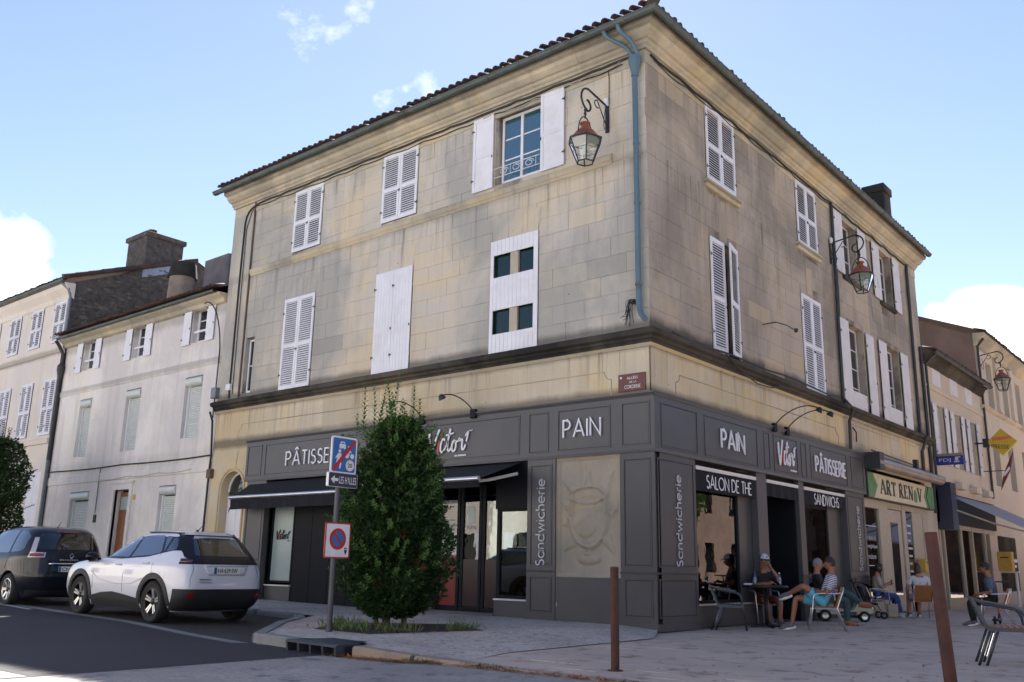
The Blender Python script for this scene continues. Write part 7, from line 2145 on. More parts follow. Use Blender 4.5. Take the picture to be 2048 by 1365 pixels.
for (a, b) in (((0, .06), (.045, 0)), ((.045, 0), (0, -.06)), ((0, -.06), (-.045, 0)), ((-.045, 0), (0, .06))):
    m.tube([(sv.xrear(0, 1.03) - .014, a[0], 1.03 + a[1]), (sv.xrear(0, 1.03) - .014, b[0], 1.03 + b[1])], .011, 5)
cp(mpv, 'emblem', m, 'chrome')
m = MB()
for i in range(8): m.box(sv.xrear(.2, .95) - .006, sv.xrear(.2, .95), .20 - i * .05, .235 - i * .05, .935, .96)
cp(mpv, 'badge', m, 'alloy')
cp(mpv, 'brake_lamp', rear_patch(sv, [(-.26, 1.515), (.26, 1.515), (.24, 1.545), (-.24, 1.545)], .012, .01), 'tail_red')
m = MB(); m.tube([(-.2, .1, 1.61), (-.36, .1, 1.74)], [.01, .004], 5); m.lathe([(.04, 0), (.03, .02), (.01, .03)], 8, (-.2, .1, 1.60)); cp(mpv, 'aerial', m, 'car_trim')
for x in (0, 2.7):
    for s_ in (1, -1): wheel(mpv, x, s_ * .79, s_, .325, .215, 'multi')
# ------------------------------------------------------------------ shrubs
def leaf(mb, p, d, n, L, w):
    """one leaf: two small faces folded along the rib"""
    d = d.normalized(); s = d.cross(n)
    s = s.normalized() if s.length > 1e-4 else d.orthogonal().normalized()
    up = s.cross(d)
    a = p; b = p + d * L * .5 + s * w * .5 + up * w * .12; c = p + d * L + up * (-w * .15); e = p + d * L * .5 - s * w * .5 + up * w * .12
    o = len(mb.v)
    mb.v += [tuple(a), tuple(b), tuple(c), tuple(e)]
    mb.f += [(o, o + 1, o + 2), (o, o + 2, o + 3)]; mb.mi += [0, 0]
def rvec(r):
    while True:
        v = Vector((r.uniform(-1, 1), r.uniform(-1, 1), r.uniform(-1, 1)))
        if .05 < v.length < 1: return v.normalized()
def foliage(prof, n, seed, sx=1.0, sy=1.0, L=.06, w=.034, lump=.22):
    r = random.Random(seed); mb = MB()
    zs = [p[0] for p in prof]
    tot = [0]
    for a, b in zip(prof[:-1], prof[1:]): tot.append(tot[-1] + (b[0] - a[0]) * (a[1] + b[1] + .25))
    k = 0
    while k < n:
        t = r.random() * tot[-1]
        i = next(j for j in range(len(tot) - 1) if t <= tot[j + 1])
        z = zs[i] + (zs[i + 1] - zs[i]) * r.random()
        R = interp(z, prof)
        a = r.uniform(0, 2 * pi)
        q = Vector((cos(a) * 1.6, sin(a) * 1.6, z * 1.5))
        lm_ = mnoise.noise(q + Vector((seed, 0, 0))) * lump + mnoise.noise(q * 2.7) * lump * .6
        u = r.random()
        rad = R * (1 - (.55 * u * u)) * (1 + lm_)
        # clumps and gaps
        if mnoise.noise(Vector((cos(a) * rad * 3.1, sin(a) * rad * 3.1, z * 3.1)) + Vector((7, seed, 3))) < -.12 and r.random() < .35: continue
        p = Vector((cos(a) * rad * sx, sin(a) * rad * sy, z))
        out = Vector((cos(a), sin(a), .35))
        d = (out + rvec(r) * .9 + Vector((0, 0, .25)))
        leaf(mb, p, d, rvec(r) + Vector((0, 0, .8)), L * r.uniform(.55, 1.4), w * r.uniform(.7, 1.35))
        k += 1
    for i in range(int(n * .35)):
        z = r.uniform(zs[1], zs[-1]); a = r.uniform(0, 2 * pi); rad = interp(z, prof) * r.uniform(.15, .7)
        leaf(mb, Vector((cos(a) * rad * sx, sin(a) * rad * sy, z)), rvec(r), rvec(r), L * 1.4, w * 1.5)
    # leaves over the pruned top
    Rt = prof[-1][1]
    for i in range(int(n * .05)):
        a = r.uniform(0, 2 * pi); q = sqrt(r.random()) * Rt
        leaf(mb, Vector((cos(a) * q * sx, sin(a) * q * sy, zs[-1] + r.uniform(-.15, .08))), rvec(r) + Vector((0, 0, .5)), rvec(r), L, w)
    return mb
def sprig(mb, st, p, d, H, r, L=.098, w=.05):
    d = d.normalized(); pts = []
    bend = rvec(r) * .12
    for i in range(6):
        t = i / 5; pts.append(p + d * H * t + bend * t * t * H)
    st.tube(pts, [.006, .0055, .005, .004, .003, .002], 4)
    m = int(H / .036)
    for i in range(2, m):
        t = i / m; c = p + d * H * t + bend * t * t * H
        for s_ in range(2):
            a = i * 1.57 + s_ * pi + r.uniform(-.4, .4)
            o = d.orthogonal().normalized(); o2 = d.cross(o)
            dd = (o * cos(a) + o2 * sin(a)) + d * .8
            leaf(mb, c, dd, d, L * (1.05 - .5 * t) * r.uniform(.8, 1.2), w * (1.05 - .4 * t))
sr = root('clipped_shrub', 'dense dark green clipped shrub with leafy shoots growing out of its top', 'shrub', (-2.42, -3.95, .10))
prof = [(.14, .22), (.32, .55), (.6, .74), (.95, .84), (1.5, .83), (2.0, .76), (2.45, .61), (2.85, .43), (3.2, .28)]
part('crown', foliage(prof, 30000, 5, 1.04, .98, .072, .042, .42), 'leaf', sr, kind='stuff', recalc=False)
r = random.Random(8)
sm, stt = MB(), MB()
for (x, h) in ((-.50, .98), (-.44, .80), (-.24, .86), (-.16, .7), (.10, 1.02), (.16, .8), (.34, .96), (.40, .6), (-.56, .45), (.48, .4), (.0, .5), (-.34, .45)):
    for k in range(2):
        sprig(sm, stt, Vector((x * 1.0 + r.uniform(-.07, .07), r.uniform(-.5, .3), 2.98 + r.uniform(-.06, .12))), Vector((r.uniform(-.12, .12), r.uniform(-.1, .1), 1)), h * r.uniform(.75, 1.05), r)
for k in range(120):
    a = r.uniform(-.5 * pi - 1.7, -.5 * pi + 2.0); z = r.uniform(.5, 3.1); R = interp(z, prof) * .92
    sprig(sm, stt, Vector((cos(a) * R, sin(a) * R, z)), Vector((cos(a), sin(a), r.uniform(.2, .9))), r.uniform(.16, .46), r, .08, .042)
for (x, z, h) in ((.82, 2.35, .6), (.75, 2.6, .62), (.86, 2.1, .5), (.62, 2.8, .6), (.88, 1.9, .45), (-.72, 2.6, .45), (-.68, 2.8, .5)):
    sprig(sm, stt, Vector((x, -.25, z)), Vector((.8 if x > 0 else -.6, .1, .55)), h, r)
part('shoot_leaves', sm, 'leaf_young', sr, kind='stuff', recalc=False)
part('shoots', stt, 'bark', sr, kind='stuff')
mb = MB()
for (x, y, R) in ((-.1, 0, .07), (.15, .1, .05), (-.25, -.05, .04)):
    mb.tube([(x, y, -.12), (x * 1.3, y * 1.3, .35), (x * 2.2, y * 2, .9), (x * 3.2, y * 2.6, 2.2)], [R, R * .9, R * .6, R * .25], 7)
part('trunk', mb, 'bark', sr, smooth=True)
# planting bed with weeds and litter
sheet('planting_bed', [(-2.75, -5.2), (-1.45, -5.25), (-1.05, -3.3), (-2.3, -2.6), (-3.75, -3.9)], lambda x, y: g_pave(x, y) + .006, 'soil', 0.0)
r = random.Random(21); mb = MB()
for k in range(420):
    cx, cy = r.choice(((-2.45, -5.0), (-2.2, -4.95), (-1.25, -3.7), (-1.2, -3.5), (-2.6, -4.6), (-1.45, -4.6), (-1.8, -4.9), (-3.2, -4.3)))
    p = Vector((cx + r.gauss(0, .16), cy + r.gauss(0, .13), .11))
    d = Vector((r.gauss(0, .5), r.gauss(0, .5), 1))
    leaf(mb, p, d, rvec(r), r.uniform(.08, .24), .016)
wd = link('weeds', mb.mesh('weeds', 'grass', recalc=False), None, kind='stuff')
mb = MB(); r = random.Random(23)
def on_line(pts, t):
    n = len(pts) - 1; i = min(n - 1, int(t * n)); f = t * n - i
    return (pts[i][0] + (pts[i + 1][0] - pts[i][0]) * f, pts[i][1] + (pts[i + 1][1] - pts[i][1]) * f)
kl = [(-.35, -6.86), (.3, -6.9), (.8, -6.78), (1.3, -6.55), (2.2, -6.56), (3.2, -6.5), (4.4, -6.42)]
for k in range(1500):
    x, y = on_line(kl, r.random())
    leaf(mb, Vector((x + r.gauss(0, .02), y + r.gauss(0, .035), .004 + abs(r.gauss(0, .009)))), Vector((r.uniform(-1, 1), r.uniform(-1, 1), r.uniform(-.1, .3))), Vector((0, 0, 1)), r.uniform(.02, .055), r.uniform(.012, .026))
for k in range(130):
    x, y = r.uniform(-3.2, -.9), r.uniform(-5.2, -3.4)
    leaf(mb, Vector((x, y, .125)), Vector((r.uniform(-1, 1), r.uniform(-1, 1), .2)), Vector((0, 0, 1)), .05, .03)
for k in range(90):
    x, y = r.uniform(2.5, 7.0), r.uniform(-6.0, -1.5)
    leaf(mb, Vector((x, y, .014)), Vector((r.uniform(-1, 1), r.uniform(-1, 1), .1)), Vector((0, 0, 1)), r.uniform(.03, .06), .03)
for k in range(40):
    leaf(mb, Vector((r.uniform(-.9, -.5), r.uniform(-.32, -.16), .03)), Vector((r.uniform(-1, 1), r.uniform(-1, 1), .3)), Vector((0, 0, 1)), .05, .03)
link('leaf_litter', mb.mesh('leaf_litter', 'leaf_litter', recalc=False), None, kind='stuff')
mb = MB()
for k in range(260):
    x, y = on_line(kl[2:5], r.random())
    leaf(mb, Vector((x + r.gauss(0, .02), y + .03 + r.gauss(0, .02), .006)), Vector((r.gauss(0, .7), r.gauss(0, .7), .8)), rvec(r), r.uniform(.03, .07), .012)
link('moss', mb.mesh('moss', 'grass', recalc=False), None, kind='stuff')
# tall dark clipped tree at the left edge
tr = root('clipped_tree', 'tall dark clipped tree at the left edge behind the black people carrier', 'tree', (-21.35, -3.4, .2))
prof2 = [(.8, .5), (1.1, 1.1), (2.0, 1.35), (3.2, 1.4), (3.9, 1.25), (4.3, 1.0)]
part('crown', foliage(prof2, 24000, 9, 1.0, 1.0, .085, .05, .16), 'leaf_dark', tr, kind='stuff', recalc=False)
sm, stt = MB(), MB(); r = random.Random(31)
for k in range(75):
    a = r.uniform(-.5 * pi - .6, -.5 * pi + 2.3); z = r.uniform(1.2, 4.3); R = interp(z, prof2) * .92
    sprig(sm, stt, Vector((cos(a) * R, sin(a) * R, z)), Vector((cos(a), sin(a), r.uniform(.3, .9))), r.uniform(.3, .75), r, .09, .05)
for k in range(26):
    sprig(sm, stt, Vector((r.uniform(-.9, .9), r.uniform(-.7, .5), 4.2)), Vector((r.uniform(-.2, .2), r.uniform(-.2, .2), 1)), r.uniform(.3, .8), r, .09, .05)
part('shoot_leaves', sm, 'leaf', tr, kind='stuff', recalc=False); part('shoots', stt, 'bark', tr, kind='stuff')
mb = MB(); mb.tube([(0, 0, -.2), (.05, 0, 1.0), (0, .05, 3.2)], [.12, .10, .04], 8); part('trunk', mb, 'bark', tr, smooth=True)

# ------------------------------------------------------------------ traffic sign post
sg = root('sign_post', 'dark grey post carrying a zone end sign, LES HALLES arrow and no parking sign', 'traffic sign', (-2.19, -5.37, .1))
mb = MB(); mb.tube([(0, 0, 0), (0.0, 0, 2.86)], .042, 12); part('post', mb, 'post_dark', sg, smooth=True, angle=50)
mb = MB(); mb.lathe([(.07, 0), (.06, .012), (.044, .015)], 12); part('base_collar', mb, 'post_dark', sg)
def rrect(w, h, r_, k=5):
    out = []
    for cx, cy, a0 in ((w / 2 - r_, h / 2 - r_, 0), (-w / 2 + r_, h / 2 - r_, 90), (-w / 2 + r_, -h / 2 + r_, 180), (w / 2 - r_, -h / 2 + r_, 270)):
        out += [(cx + r_ * cos(radians(a0 + 90 * i / k)), cy + r_ * sin(radians(a0 + 90 * i / k))) for i in range(k + 1)]
    return out
def circ(r_, cx=0, cy=0, n=24): return [(cx + r_ * cos(2 * pi * i / n), cy + r_ * sin(2 * pi * i / n)) for i in range(n)]
# sign faces look along +x; local prism axis x: (y, z)
def splate(name, poly, x0, x1, mat, par, oy, oz): 
    m = MB(); m.prism([(oy + p[0], oz + p[1]) for p in poly], x0, x1, 'x'); return part(name, m, mat, par)
Z1 = 2.54; Y1_ = .015
zs_ = splate('zone_sign', rrect(.49, .55, .04), .052, .075, 'sign_white', sg, Y1_, Z1)
splate('blue_field', rrect(.44, .50, .03), .0745, .0765, 'sign_blue', zs_, Y1_, Z1)
# car pictogram
splate('pictogram', [(-.10, .10), (-.10, .16), (-.085, .16), (-.075, .20), (-.005, .20), (.005, .16), (.02, .16), (.02, .10), (.005, .10), (.005, .085), (-.01, .085), (-.01, .10), (-.07, .10), (-.07, .085), (-.085, .085), (-.085, .10)], .0765, .078, 'sign_white', zs_, Y1_, Z1)
splate('pictogram', [(-.07, .165), (-.065, .185), (-.015, .185), (-.01, .165)], .078, .0785, 'sign_blue', zs_, Y1_, Z1)
# walker
splate('pictogram', circ(.025, -.09, .055, 12), .0765, .078, 'sign_white', zs_, Y1_, Z1)
splate('pictogram', [(-.12, .02), (-.06, .025), (-.045, -.04), (-.06, -.05), (-.075, -.01), (-.075, -.07), (-.045, -.13), (-.06, -.205), (-.085, -.205), (-.075, -.14), (-.11, -.09), (-.13, -.16), (-.165, -.19), (-.18, -.17), (-.155, -.15), (-.135, -.07), (-.125, -.03), (-.155, -.06), (-.165, -.05)], .0765, .078, 'sign_white', zs_, Y1_, Z1)
# cyclist
for (cx, cy) in ((.055, -.005), (.155, -.005)):
    splate('pictogram', circ(.038, cx, cy, 14), .0765, .078, 'sign_white', zs_, Y1_, Z1)
splate('pictogram', circ(.02, .08, .125, 10), .0765, .078, 'sign_white', zs_, Y1_, Z1)
splate('pictogram', [(.07, .10), (.1, .10), (.14, .05), (.13, .04), (.1, .06), (.1, 0), (.085, 0), (.08, .05)], .0765, .078, 'sign_white', zs_, Y1_, Z1)
splate('speed_roundel', circ(.085, .12, -.145), .0765, .0782, 'alu', zs_, Y1_, Z1); splate('speed_roundel', circ(.068, .12, -.145), .0782, .0795, 'sign_white', zs_, Y1_, Z1)
me, W0, H0 = text_mesh('20', 1, 1, .02); k1 = .088 / W0; k2 = .062 / H0
for v in me.vertices: v.co = (.0802 - v.co.y * .001, Y1_ + .12 + v.co.x * k1, Z1 - .145 + v.co.z * k2)
me.materials.append(M['letter_black']); link('lettering', me, zs_)
splate('red_bar', [(-.215, -.235), (-.165, -.235), (.215, .205), (.215, .235), (.165, .235), (-.215, -.2)], .0797, .081, 'sign_red', zs_, Y1_, Z1)
Z2 = 2.165
ar2 = splate('direction_sign', rrect(.55, .21, .02), .05, .105, 'sign_white', sg, .0, Z2)
splate('navy_field', rrect(.54, .20, .015), .1045, .1065, 'sign_navy', ar2, .0, Z2)
splate('arrow', [(-.235, 0), (-.165, .06), (-.165, .022), (-.095, .022), (-.095, -.022), (-.165, -.022), (-.165, -.06)], .1065, .108, 'sign_white', ar2, 0, Z2)
me, W0, H0 = text_mesh('LES HALLES', 1, 1); k1 = .325 / W0; k2 = .105 / H0
for v in me.vertices: v.co = (.1075 - v.co.y * .001, .085 + v.co.x * k1, Z2 + v.co.z * k2)
me.materials.append(M['sign_white']); link('lettering', me, ar2)
# the bar of the A has worn off
splate('worn_patch', [(.075, .005), (.092, .02), (.1, -.02), (.085, -.05)], .1081, .1085, 'sign_navy', ar2, 0, Z2)
Z3 = 1.29
np_ = splate('no_parking_sign', rrect(.47, .51, .025), .05, .066, 'sign_red', sg, -.0, Z3)
splate('white_field', rrect(.43, .47, .02), .0655, .068, 'sign_white', np_, 0, Z3)
splate('red_ring', circ(.155, 0, .02, 32), .068, .0695, 'sign_red', np_, 0, Z3); splate('blue_disc', circ(.108, 0, .02, 28), .0695, .071, 'sign_blue', np_, 0, Z3)
splate('red_bar', [(-.088, .092), (-.062, .115), (.088, -.052), (.062, -.075)], .071, .0722, 'sign_red', np_, 0, Z3)
splate('pictogram', [(.13, -.10), (.185, -.10), (.18, -.165), (.157, -.205), (.134, -.165)], .068, .0695, 'letter_black', np_, 0, Z3); splate('pictogram', [(.137, -.115), (.178, -.115), (.176, -.13), (.139, -.13)], .0695, .0702, 'sign_white', np_, 0, Z3)
for z in (Z1 + .12, Z1 - .12, Z2, Z3 + .12, Z3 - .12):
    m = MB(); m.lathe([(.05, -.02), (.05, .02)], 10, (0, 0, z)); m.box(.03, .056, -.06, .06, z - .018, z + .018); part('clamp', m, 'alu', sg)

# ------------------------------------------------------------------ bollards
BG = 'corten steel bollards'
b1 = root('bollard', 'thin rust brown steel bollard standing in front of the corner pilaster', 'bollard', (2.9, -5.66, 0), 0, BG)
m = MB(); m.lathe([(.046, -.05), (.046, 1.07), (.040, 1.08), (.0, 1.082)], 18); part('tube', m, 'rust', b1, smooth=True, angle=40)
m = MB(); m.lathe([(.085, .0), (.085, .013), (.05, .015)], 16); part('base_plate', m, 'rust', b1)
b2 = root('bollard', 'thicker leaning rust brown steel bollard cut by the lower frame edge', 'bollard', (6.12, -5.15, 0), 0, BG)
m = MB(); m.lathe([(.056, -.05), (.056, 1.43), (.050, 1.44), (.0, 1.442)], 18); part('tube', m, 'rust', b2, smooth=True, angle=40)
m = MB(); m.lathe([(.1, .0), (.1, .013), (.06, .015)], 16); part('base_plate', m, 'rust', b2)
b2.rotation_euler = Vector((0, 0, 1)).rotation_difference(Vector((-RR.x * .045, -RR.y * .045, 1))).to_euler()
# ------------------------------------------------------------------ terrace furniture
def place(local, base, ang):
    c, s_ = cos(ang), sin(ang)
    return Vector((base[0] + local[0] * c - local[1] * s_, base[1] + local[0] * s_ + local[1] * c, base[2] + local[2]))
def wicker_chair(label, x, y, ang, group, shell='wicker', tube_m='alu', arms=True, z=0.006):
    """stacking bistro armchair, sitter faces local +x"""
    r = root('terrace_chair', label, 'chair', (x, y, z), ang, group)
    m = MB()
    pts = [(-.21, .43), (-.15, .445), (.20, .455), (.25, .45), (.25, .425), (.20, .43), (-.15, .42), (-.20, .405)]
    m.prism([(p[0], p[1]) for p in pts], -.225, .225, 'y'); part('seat', m, shell, r)
    m = MB()
    bk = [(-.20, .42), (-.225, .45), (-.30, .66), (-.335, .80), (-.315, .805), (-.275, .66), (-.20, .455)]
    vs = []
    for yy, dx in ((-.23, .03), (-.12, 0), (0, -.012), (.12, 0), (.23, .03)):
        vs.append([(p[0] + dx, yy, p[1]) for p in bk])
    n = len(bk)
    m.v = [v for row in vs for v in row]
    for i in range(4):
        for j in range(n): m.f.append((i * n + j, i * n + (j + 1) % n, (i + 1) * n + (j + 1) % n, (i + 1) * n + j)); m.mi.append(0)
    m.f += [tuple(range(n)), tuple(range(5 * n - 1, 4 * n - 1, -1))]; m.mi += [0, 0]
    part('backrest', m, shell, r)
    for s_ in (-1, 1):
        m = MB()
        if arms:
            m.tube([(.30, s_ * .27, 0), (.235, s_ * .265, .40), (.215, s_ * .265, .58)] + bez((.215, s_ * .265, .58), (.20, s_ * .265, .67), (.16, s_ * .265, .675), (.08, s_ * .268, .68), 5) + [(-.22, s_ * .26, .685), (-.31, s_ * .235, .70)], .013, 7); part('arm', m, tube_m, r, smooth=True)
        else:
            m.tube([(.28, s_ * .23, 0), (.21, s_ * .22, .43)], .013, 7); part('leg', m, tube_m, r, smooth=True)
        m = MB(); m.tube([(-.36, s_ * .25, 0), (-.20, s_ * .225, .42), (-.31, s_ * .235, .70), (-.335, s_ * .22, .80)], .013, 7); part('leg', m, tube_m, r, smooth=True)
        m = MB(); m.tube([(.235, s_ * .262, .41), (-.20, s_ * .225, .41)], .011, 6); part('seat_rail', m, tube_m, r)
    m = MB(); m.tube([(.10, -.24, .405), (.10, .24, .405)], .01, 6); m.tube([(-.15, -.23, .405), (-.15, .23, .405)], .01, 6); part('cross_bar', m, tube_m, r)
    return r
def slat_chair(label, x, y, ang, group, slat='slat_wood', frame='chair_grey', z=.008):
    """metal armchair with slatted seat and back, flat tube frame, double back legs"""
    r = root('slatted_armchair', label, 'chair', (x, y, z), ang, group)
    for s_ in (-1, 1):
        yy = s_ * .265
        m = MB(); m.tube([(.30, yy, 0), (.25, yy, .40), (.23, yy, .55)] + bez((.23, yy, .55), (.21, yy, .65), (.15, yy, .665), (.05, yy, .675), 5) + [(-.22, yy, .72), (-.34, yy, .775)], .018, 7); part('arm', m, frame, r, smooth=True)
        m = MB(); m.prism([(.12, .70), (-.22, .757), (-.36, .80), (-.36, .79), (-.22, .738), (.12, .68)], yy - .027, yy + .027, 'y'); part('arm_rest', m, frame, r)
        for dx, zt in ((0, .41), (.085, .41)):
            m = MB(); m.tube([(-.33 + dx * 1.0, yy, 0), (-.17 + dx, yy, zt)], .016, 7); part('leg', m, frame, r, smooth=True)
        m = MB(); m.tube([(-.262, yy, .12), (-.165, yy, .385)], .009, 6); m.tube([(-.235, yy, .11), (-.135, yy, .38)], .007, 6); part('leg_brace', m, 'chrome', r)
        m = MB(); m.prism([(.26, .40), (-.18, .40), (-.22, .44), (-.36, .795), (-.325, .795), (-.19, .455), (.26, .44)], yy - .02, yy + .02, 'y'); part('side_frame', m, frame, r)
    for i in range(6):
        m = MB(); xx = .20 - i * .068; m.cham(xx - .028, xx + .028, -.245, .245, .445, .462, .004); part('seat_slat', m, slat, r)
    for i in range(5):
        t = .14 + i * .19; cx = -.19 - .15 * t; cz = .455 + .34 * t
        m = MB(); m.prism([(cx - .012, cz - .026), (cx + .006, cz - .026), (cx - .012, cz + .026), (cx - .03, cz + .026)], -.245, .245, 'y'); part('back_slat', m, frame, r)
    return r
M['wicker'] = simple('woven_orange_cane', (0.26, 0.105, 0.035), .6, var=.35, vscale=60, bump=.4, bscale=160)
M['chair_grey'] = simple('dark_grey_chair_metal', (0.05, 0.055, 0.068), .35, .5, var=.1)
M['slat_wood'] = simple('orange_wood_slat', (0.30, 0.11, 0.05), .5, var=.25, vscale=12)
M['dark_plastic'] = simple('black_plastic', (0.012, 0.013, 0.015), .45, var=.1)
A_L = radians(205)      # facing left, as seen from the street corner
A_R = radians(27)       # facing right
A_F = atan2(.744, -.622)       # facing away from the camera
CG = 'cane armchairs on the bakery terrace'
wicker_chair('orange cane chair with silver legs under the man in the striped shirt', 1.77, 3.16, A_L + .0, CG)
wicker_chair('orange cane chair with silver legs seen from behind, under the woman in white', 1.32, 10.62, A_F - .12, CG)
wicker_chair('cane chair behind the round table, mostly hidden by the man in the cap', .17, 3.94, A_F + pi + .25, CG)
wicker_chair('cane chair under the grey haired man in the black shirt', .92, 5.30, A_R - .1, CG)
wicker_chair('cane chair by the shop window under the woman with the phone', .28, 10.55, A_R + .1, CG)
slat_chair('empty dark grey metal armchair at the left of the round table', .42, 1.96, A_R - .02, 'slatted metal armchairs', slat='chair_grey')
slat_chair('large dark grey armchair with orange wood slats at the right frame edge', 5.77, -1.38, radians(17), 'slatted metal armchairs')
# round table
tb_ = root('round_table', 'round black pedestal table with bottles on it before the tea room window', 'table', (.55, 3.28, .006))
m = MB(); m.lathe([(.02, .745), (.43, .75), (.44, .765), (.44, .785), (.43, .795), (.0, .797)], 36); part('tabletop', m, 'dark_plastic', tb_, smooth=True, angle=40)
m = MB(); m.lathe([(.04, .04), (.035, .4), (.04, .74), (.12, .75)], 14); part('pedestal', m, 'dark_plastic', tb_, smooth=True)
for k in range(4):
    a = pi / 4 + k * pi / 2; m = MB(); m.tube([(.03 * cos(a), .03 * sin(a), .05), (.2 * cos(a), .2 * sin(a), .035), (.34 * cos(a), .34 * sin(a), .012)], [.03, .025, .016], 7); part('foot', m, 'dark_plastic', tb_)
def bottle(label, x, y, z, cap):
    r = root('water_bottle', label, 'bottle', (x, y, z), 0, 'water bottles on the round table')
    m = MB(); m.lathe([(.028, 0), (.033, .01), (.033, .07), (.030, .085), (.033, .10), (.033, .15), (.024, .19), (.013, .21), (.013, .225)], 14); part('bottle_body', m, 'bottle_plastic', r, smooth=True)
    m = MB(); m.lathe([(.0335, .075), (.0338, .08), (.0338, .125), (.0335, .13)], 14); part('paper_label', m, 'bottle_label', r)
    m = MB(); m.lathe([(.015, .222), (.015, .245), (.0, .247)], 10); part('cap', m, cap, r)
M['bottle_plastic'] = glass_mat('bottle_plastic', (.75, .85, .95), .05)
M['bottle_label'] = simple('blue_bottle_label', (.12, .22, .50), .5)
bottle('clear water bottle in front of the man in the cap', .43, 3.08, .803, 'sign_blue')
bottle('clear water bottle at the right side of the round table', .80, 3.40, .803, 'sign_white')
def small(name, label, cat, mb, mat):
    r = link(name, mb.mesh(name, mat), None, label=label, cat=cat); return r
m = MB(); m.cham(.22, .36, 3.0, 3.12, .803, .835, .01); small('paper_napkins', 'crumpled white paper napkins on the round table', 'napkins', m, 'letter_white')
m = MB(); m.cham(.52, .66, 3.2, 3.28, .803, .84, .01); small('bread_roll', 'small brown bread roll on the round table', 'bread', m, 'wicker')

# ------------------------------------------------------------------ people
M['shorts_red'] = simple('dark_red_trousers', (.10, .03, .028), .9)
M['lips'] = simple('lips', (.22, .07, .06), .5)
M['skin'] = simple('skin', (.36, .175, .115), .5, var=.08, vscale=9)
M['skin_dark'] = simple('tanned_skin', (.27, .115, .065), .5, var=.08, vscale=9)
M['hair_dark'] = simple('dark_hair', (.018, .012, .01), .6, var=.3, vscale=20)
M['hair_brown'] = simple('brown_hair', (.06, .028, .018), .6, var=.3, vscale=20)
M['hair_grey'] = simple('grey_hair', (.22, .21, .21), .6, var=.3, vscale=20)
M['cloth_black'] = simple('black_shirt_cloth', (.010, .011, .013), .9, var=.2)
M['cloth_white'] = simple('white_shirt_cloth', (.56, .54, .58), .9, var=.06)
M['cloth_beige'] = simple('beige_top_cloth', (.42, .35, .28), .9, var=.1)
M['cloth_turq'] = simple('turquoise_shorts_cloth', (.10, .40, .56), .9, var=.1)
M['cloth_teal'] = simple('dark_teal_trousers', (.035, .085, .085), .9, var=.15)
M['cloth_jean'] = simple('blue_denim', (.05, .095, .25), .9, var=.2, vscale=14)
M['cloth_lilac'] = simple('pale_lilac_skirt', (.45, .43, .55), .9, var=.06)
M['cloth_blue'] = simple('slate_blue_top', (.07, .10, .16), .9, var=.1)
M['shoe_grey'] = simple('grey_trainer', (.12, .115, .13), .7, var=.5, vscale=30)
M['shoe_white'] = simple('white_trainer', (.5, .48, .46), .7, var=.2)
M['shoe_brown'] = simple('tan_sandal', (.28, .11, .055), .6, var=.2)
M['cap_dark'] = simple('dark_cap_peak', (.02, .02, .03), .8)
M['cap_pale'] = simple('pale_cap_front', (.58, .57, .64), .8, var=.05)
def striped():
    m_, n, l, p = new_mat('navy_white_striped_cloth')
    p.inputs['Roughness'].default_value = .9
    tc = n.new('ShaderNodeTexCoord'); sep = n.new('ShaderNodeSeparateXYZ')
    mp_n = n.new('ShaderNodeMapping'); mp_n.inputs['Rotation'].default_value = (0, radians(-20), 0)
    l.new(tc.outputs['Object'], mp_n.inputs['Vector']); l.new(mp_n.outputs['Vector'], sep.inputs[0])
    w = mathn(n, l, 'FRACT', mathn(n, l, 'MULTIPLY', mathn(n, l, 'ADD', sep.outputs['Z'], mathn(n, l, 'MULTIPLY', noise_n(n, l, tc.outputs['Object'], 6, 2), .03)), 30.0))
    f = mathn(n, l, 'GREATER_THAN', w, .62)
    l.new(mixc(n, l, f, (.56, .56, .66), (.03, .035, .09)), p.inputs['Base Color'])
    return m_
M['cloth_stripe'] = striped()
class Human:
    """joints in a local frame: x = facing direction, y = left, z up"""
    def __init__(s, joints, radii, edges):
        s.j = {k: Vector(v) for k, v in joints.items()}; s.r = radii; s.e = edges
def seated(hip=(0, .50), lean=-.12, head_tilt=.04, kneeL=(.46, .12, .52), ankL=(.44, .12, .09), kneeR=(.46, -.12, .52), ankR=(.44, -.12, .09), elL=(.02, .28, .72), wrL=(.26, .20, .68), elR=(.02, -.28, .72), wrR=(.26, -.20, .68), toeL=None, toeR=None, w=1.0, tall=1.0):
    hx, hz = hip
    T = .50 * tall
    j = {}
    j['pelvis'] = (hx, 0, hz + .05)
    j['waist'] = (hx + lean * .35, 0, hz + .22 * tall)
    j['chest'] = (hx + lean * .75, 0, hz + .38 * tall)
    j['neck0'] = (hx + lean, 0, hz + .53 * tall)
    j['neck1'] = (hx + lean + head_tilt * .5, 0, hz + .61 * tall)
    j['head0'] = (hx + lean + head_tilt, 0, hz + .70 * tall)
    j['head1'] = (hx + lean + head_tilt * 1.1, 0, hz + .80 * tall)
    for s_, k in ((1, 'L'), (-1, 'R')):
        j['sh' + k] = (hx + lean * .98, s_ * .175 * w, hz + .475 * tall)
        j['hip' + k] = (hx + .02, s_ * .095 * w, hz + .02)
    for nm, v in (('elL', elL), ('wrL', wrL), ('elR', elR), ('wrR', wrR), ('knL', kneeL), ('anL', ankL), ('knR', kneeR), ('anR', ankR)): j[nm] = v
    j['toL'] = toeL or (ankL[0] + .17, ankL[1] + .02, ankL[2] - .055); j['toR'] = toeR or (ankR[0] + .17, ankR[1] - .02, ankR[2] - .055)
    return {k: Vector(v) for k, v in j.items()}
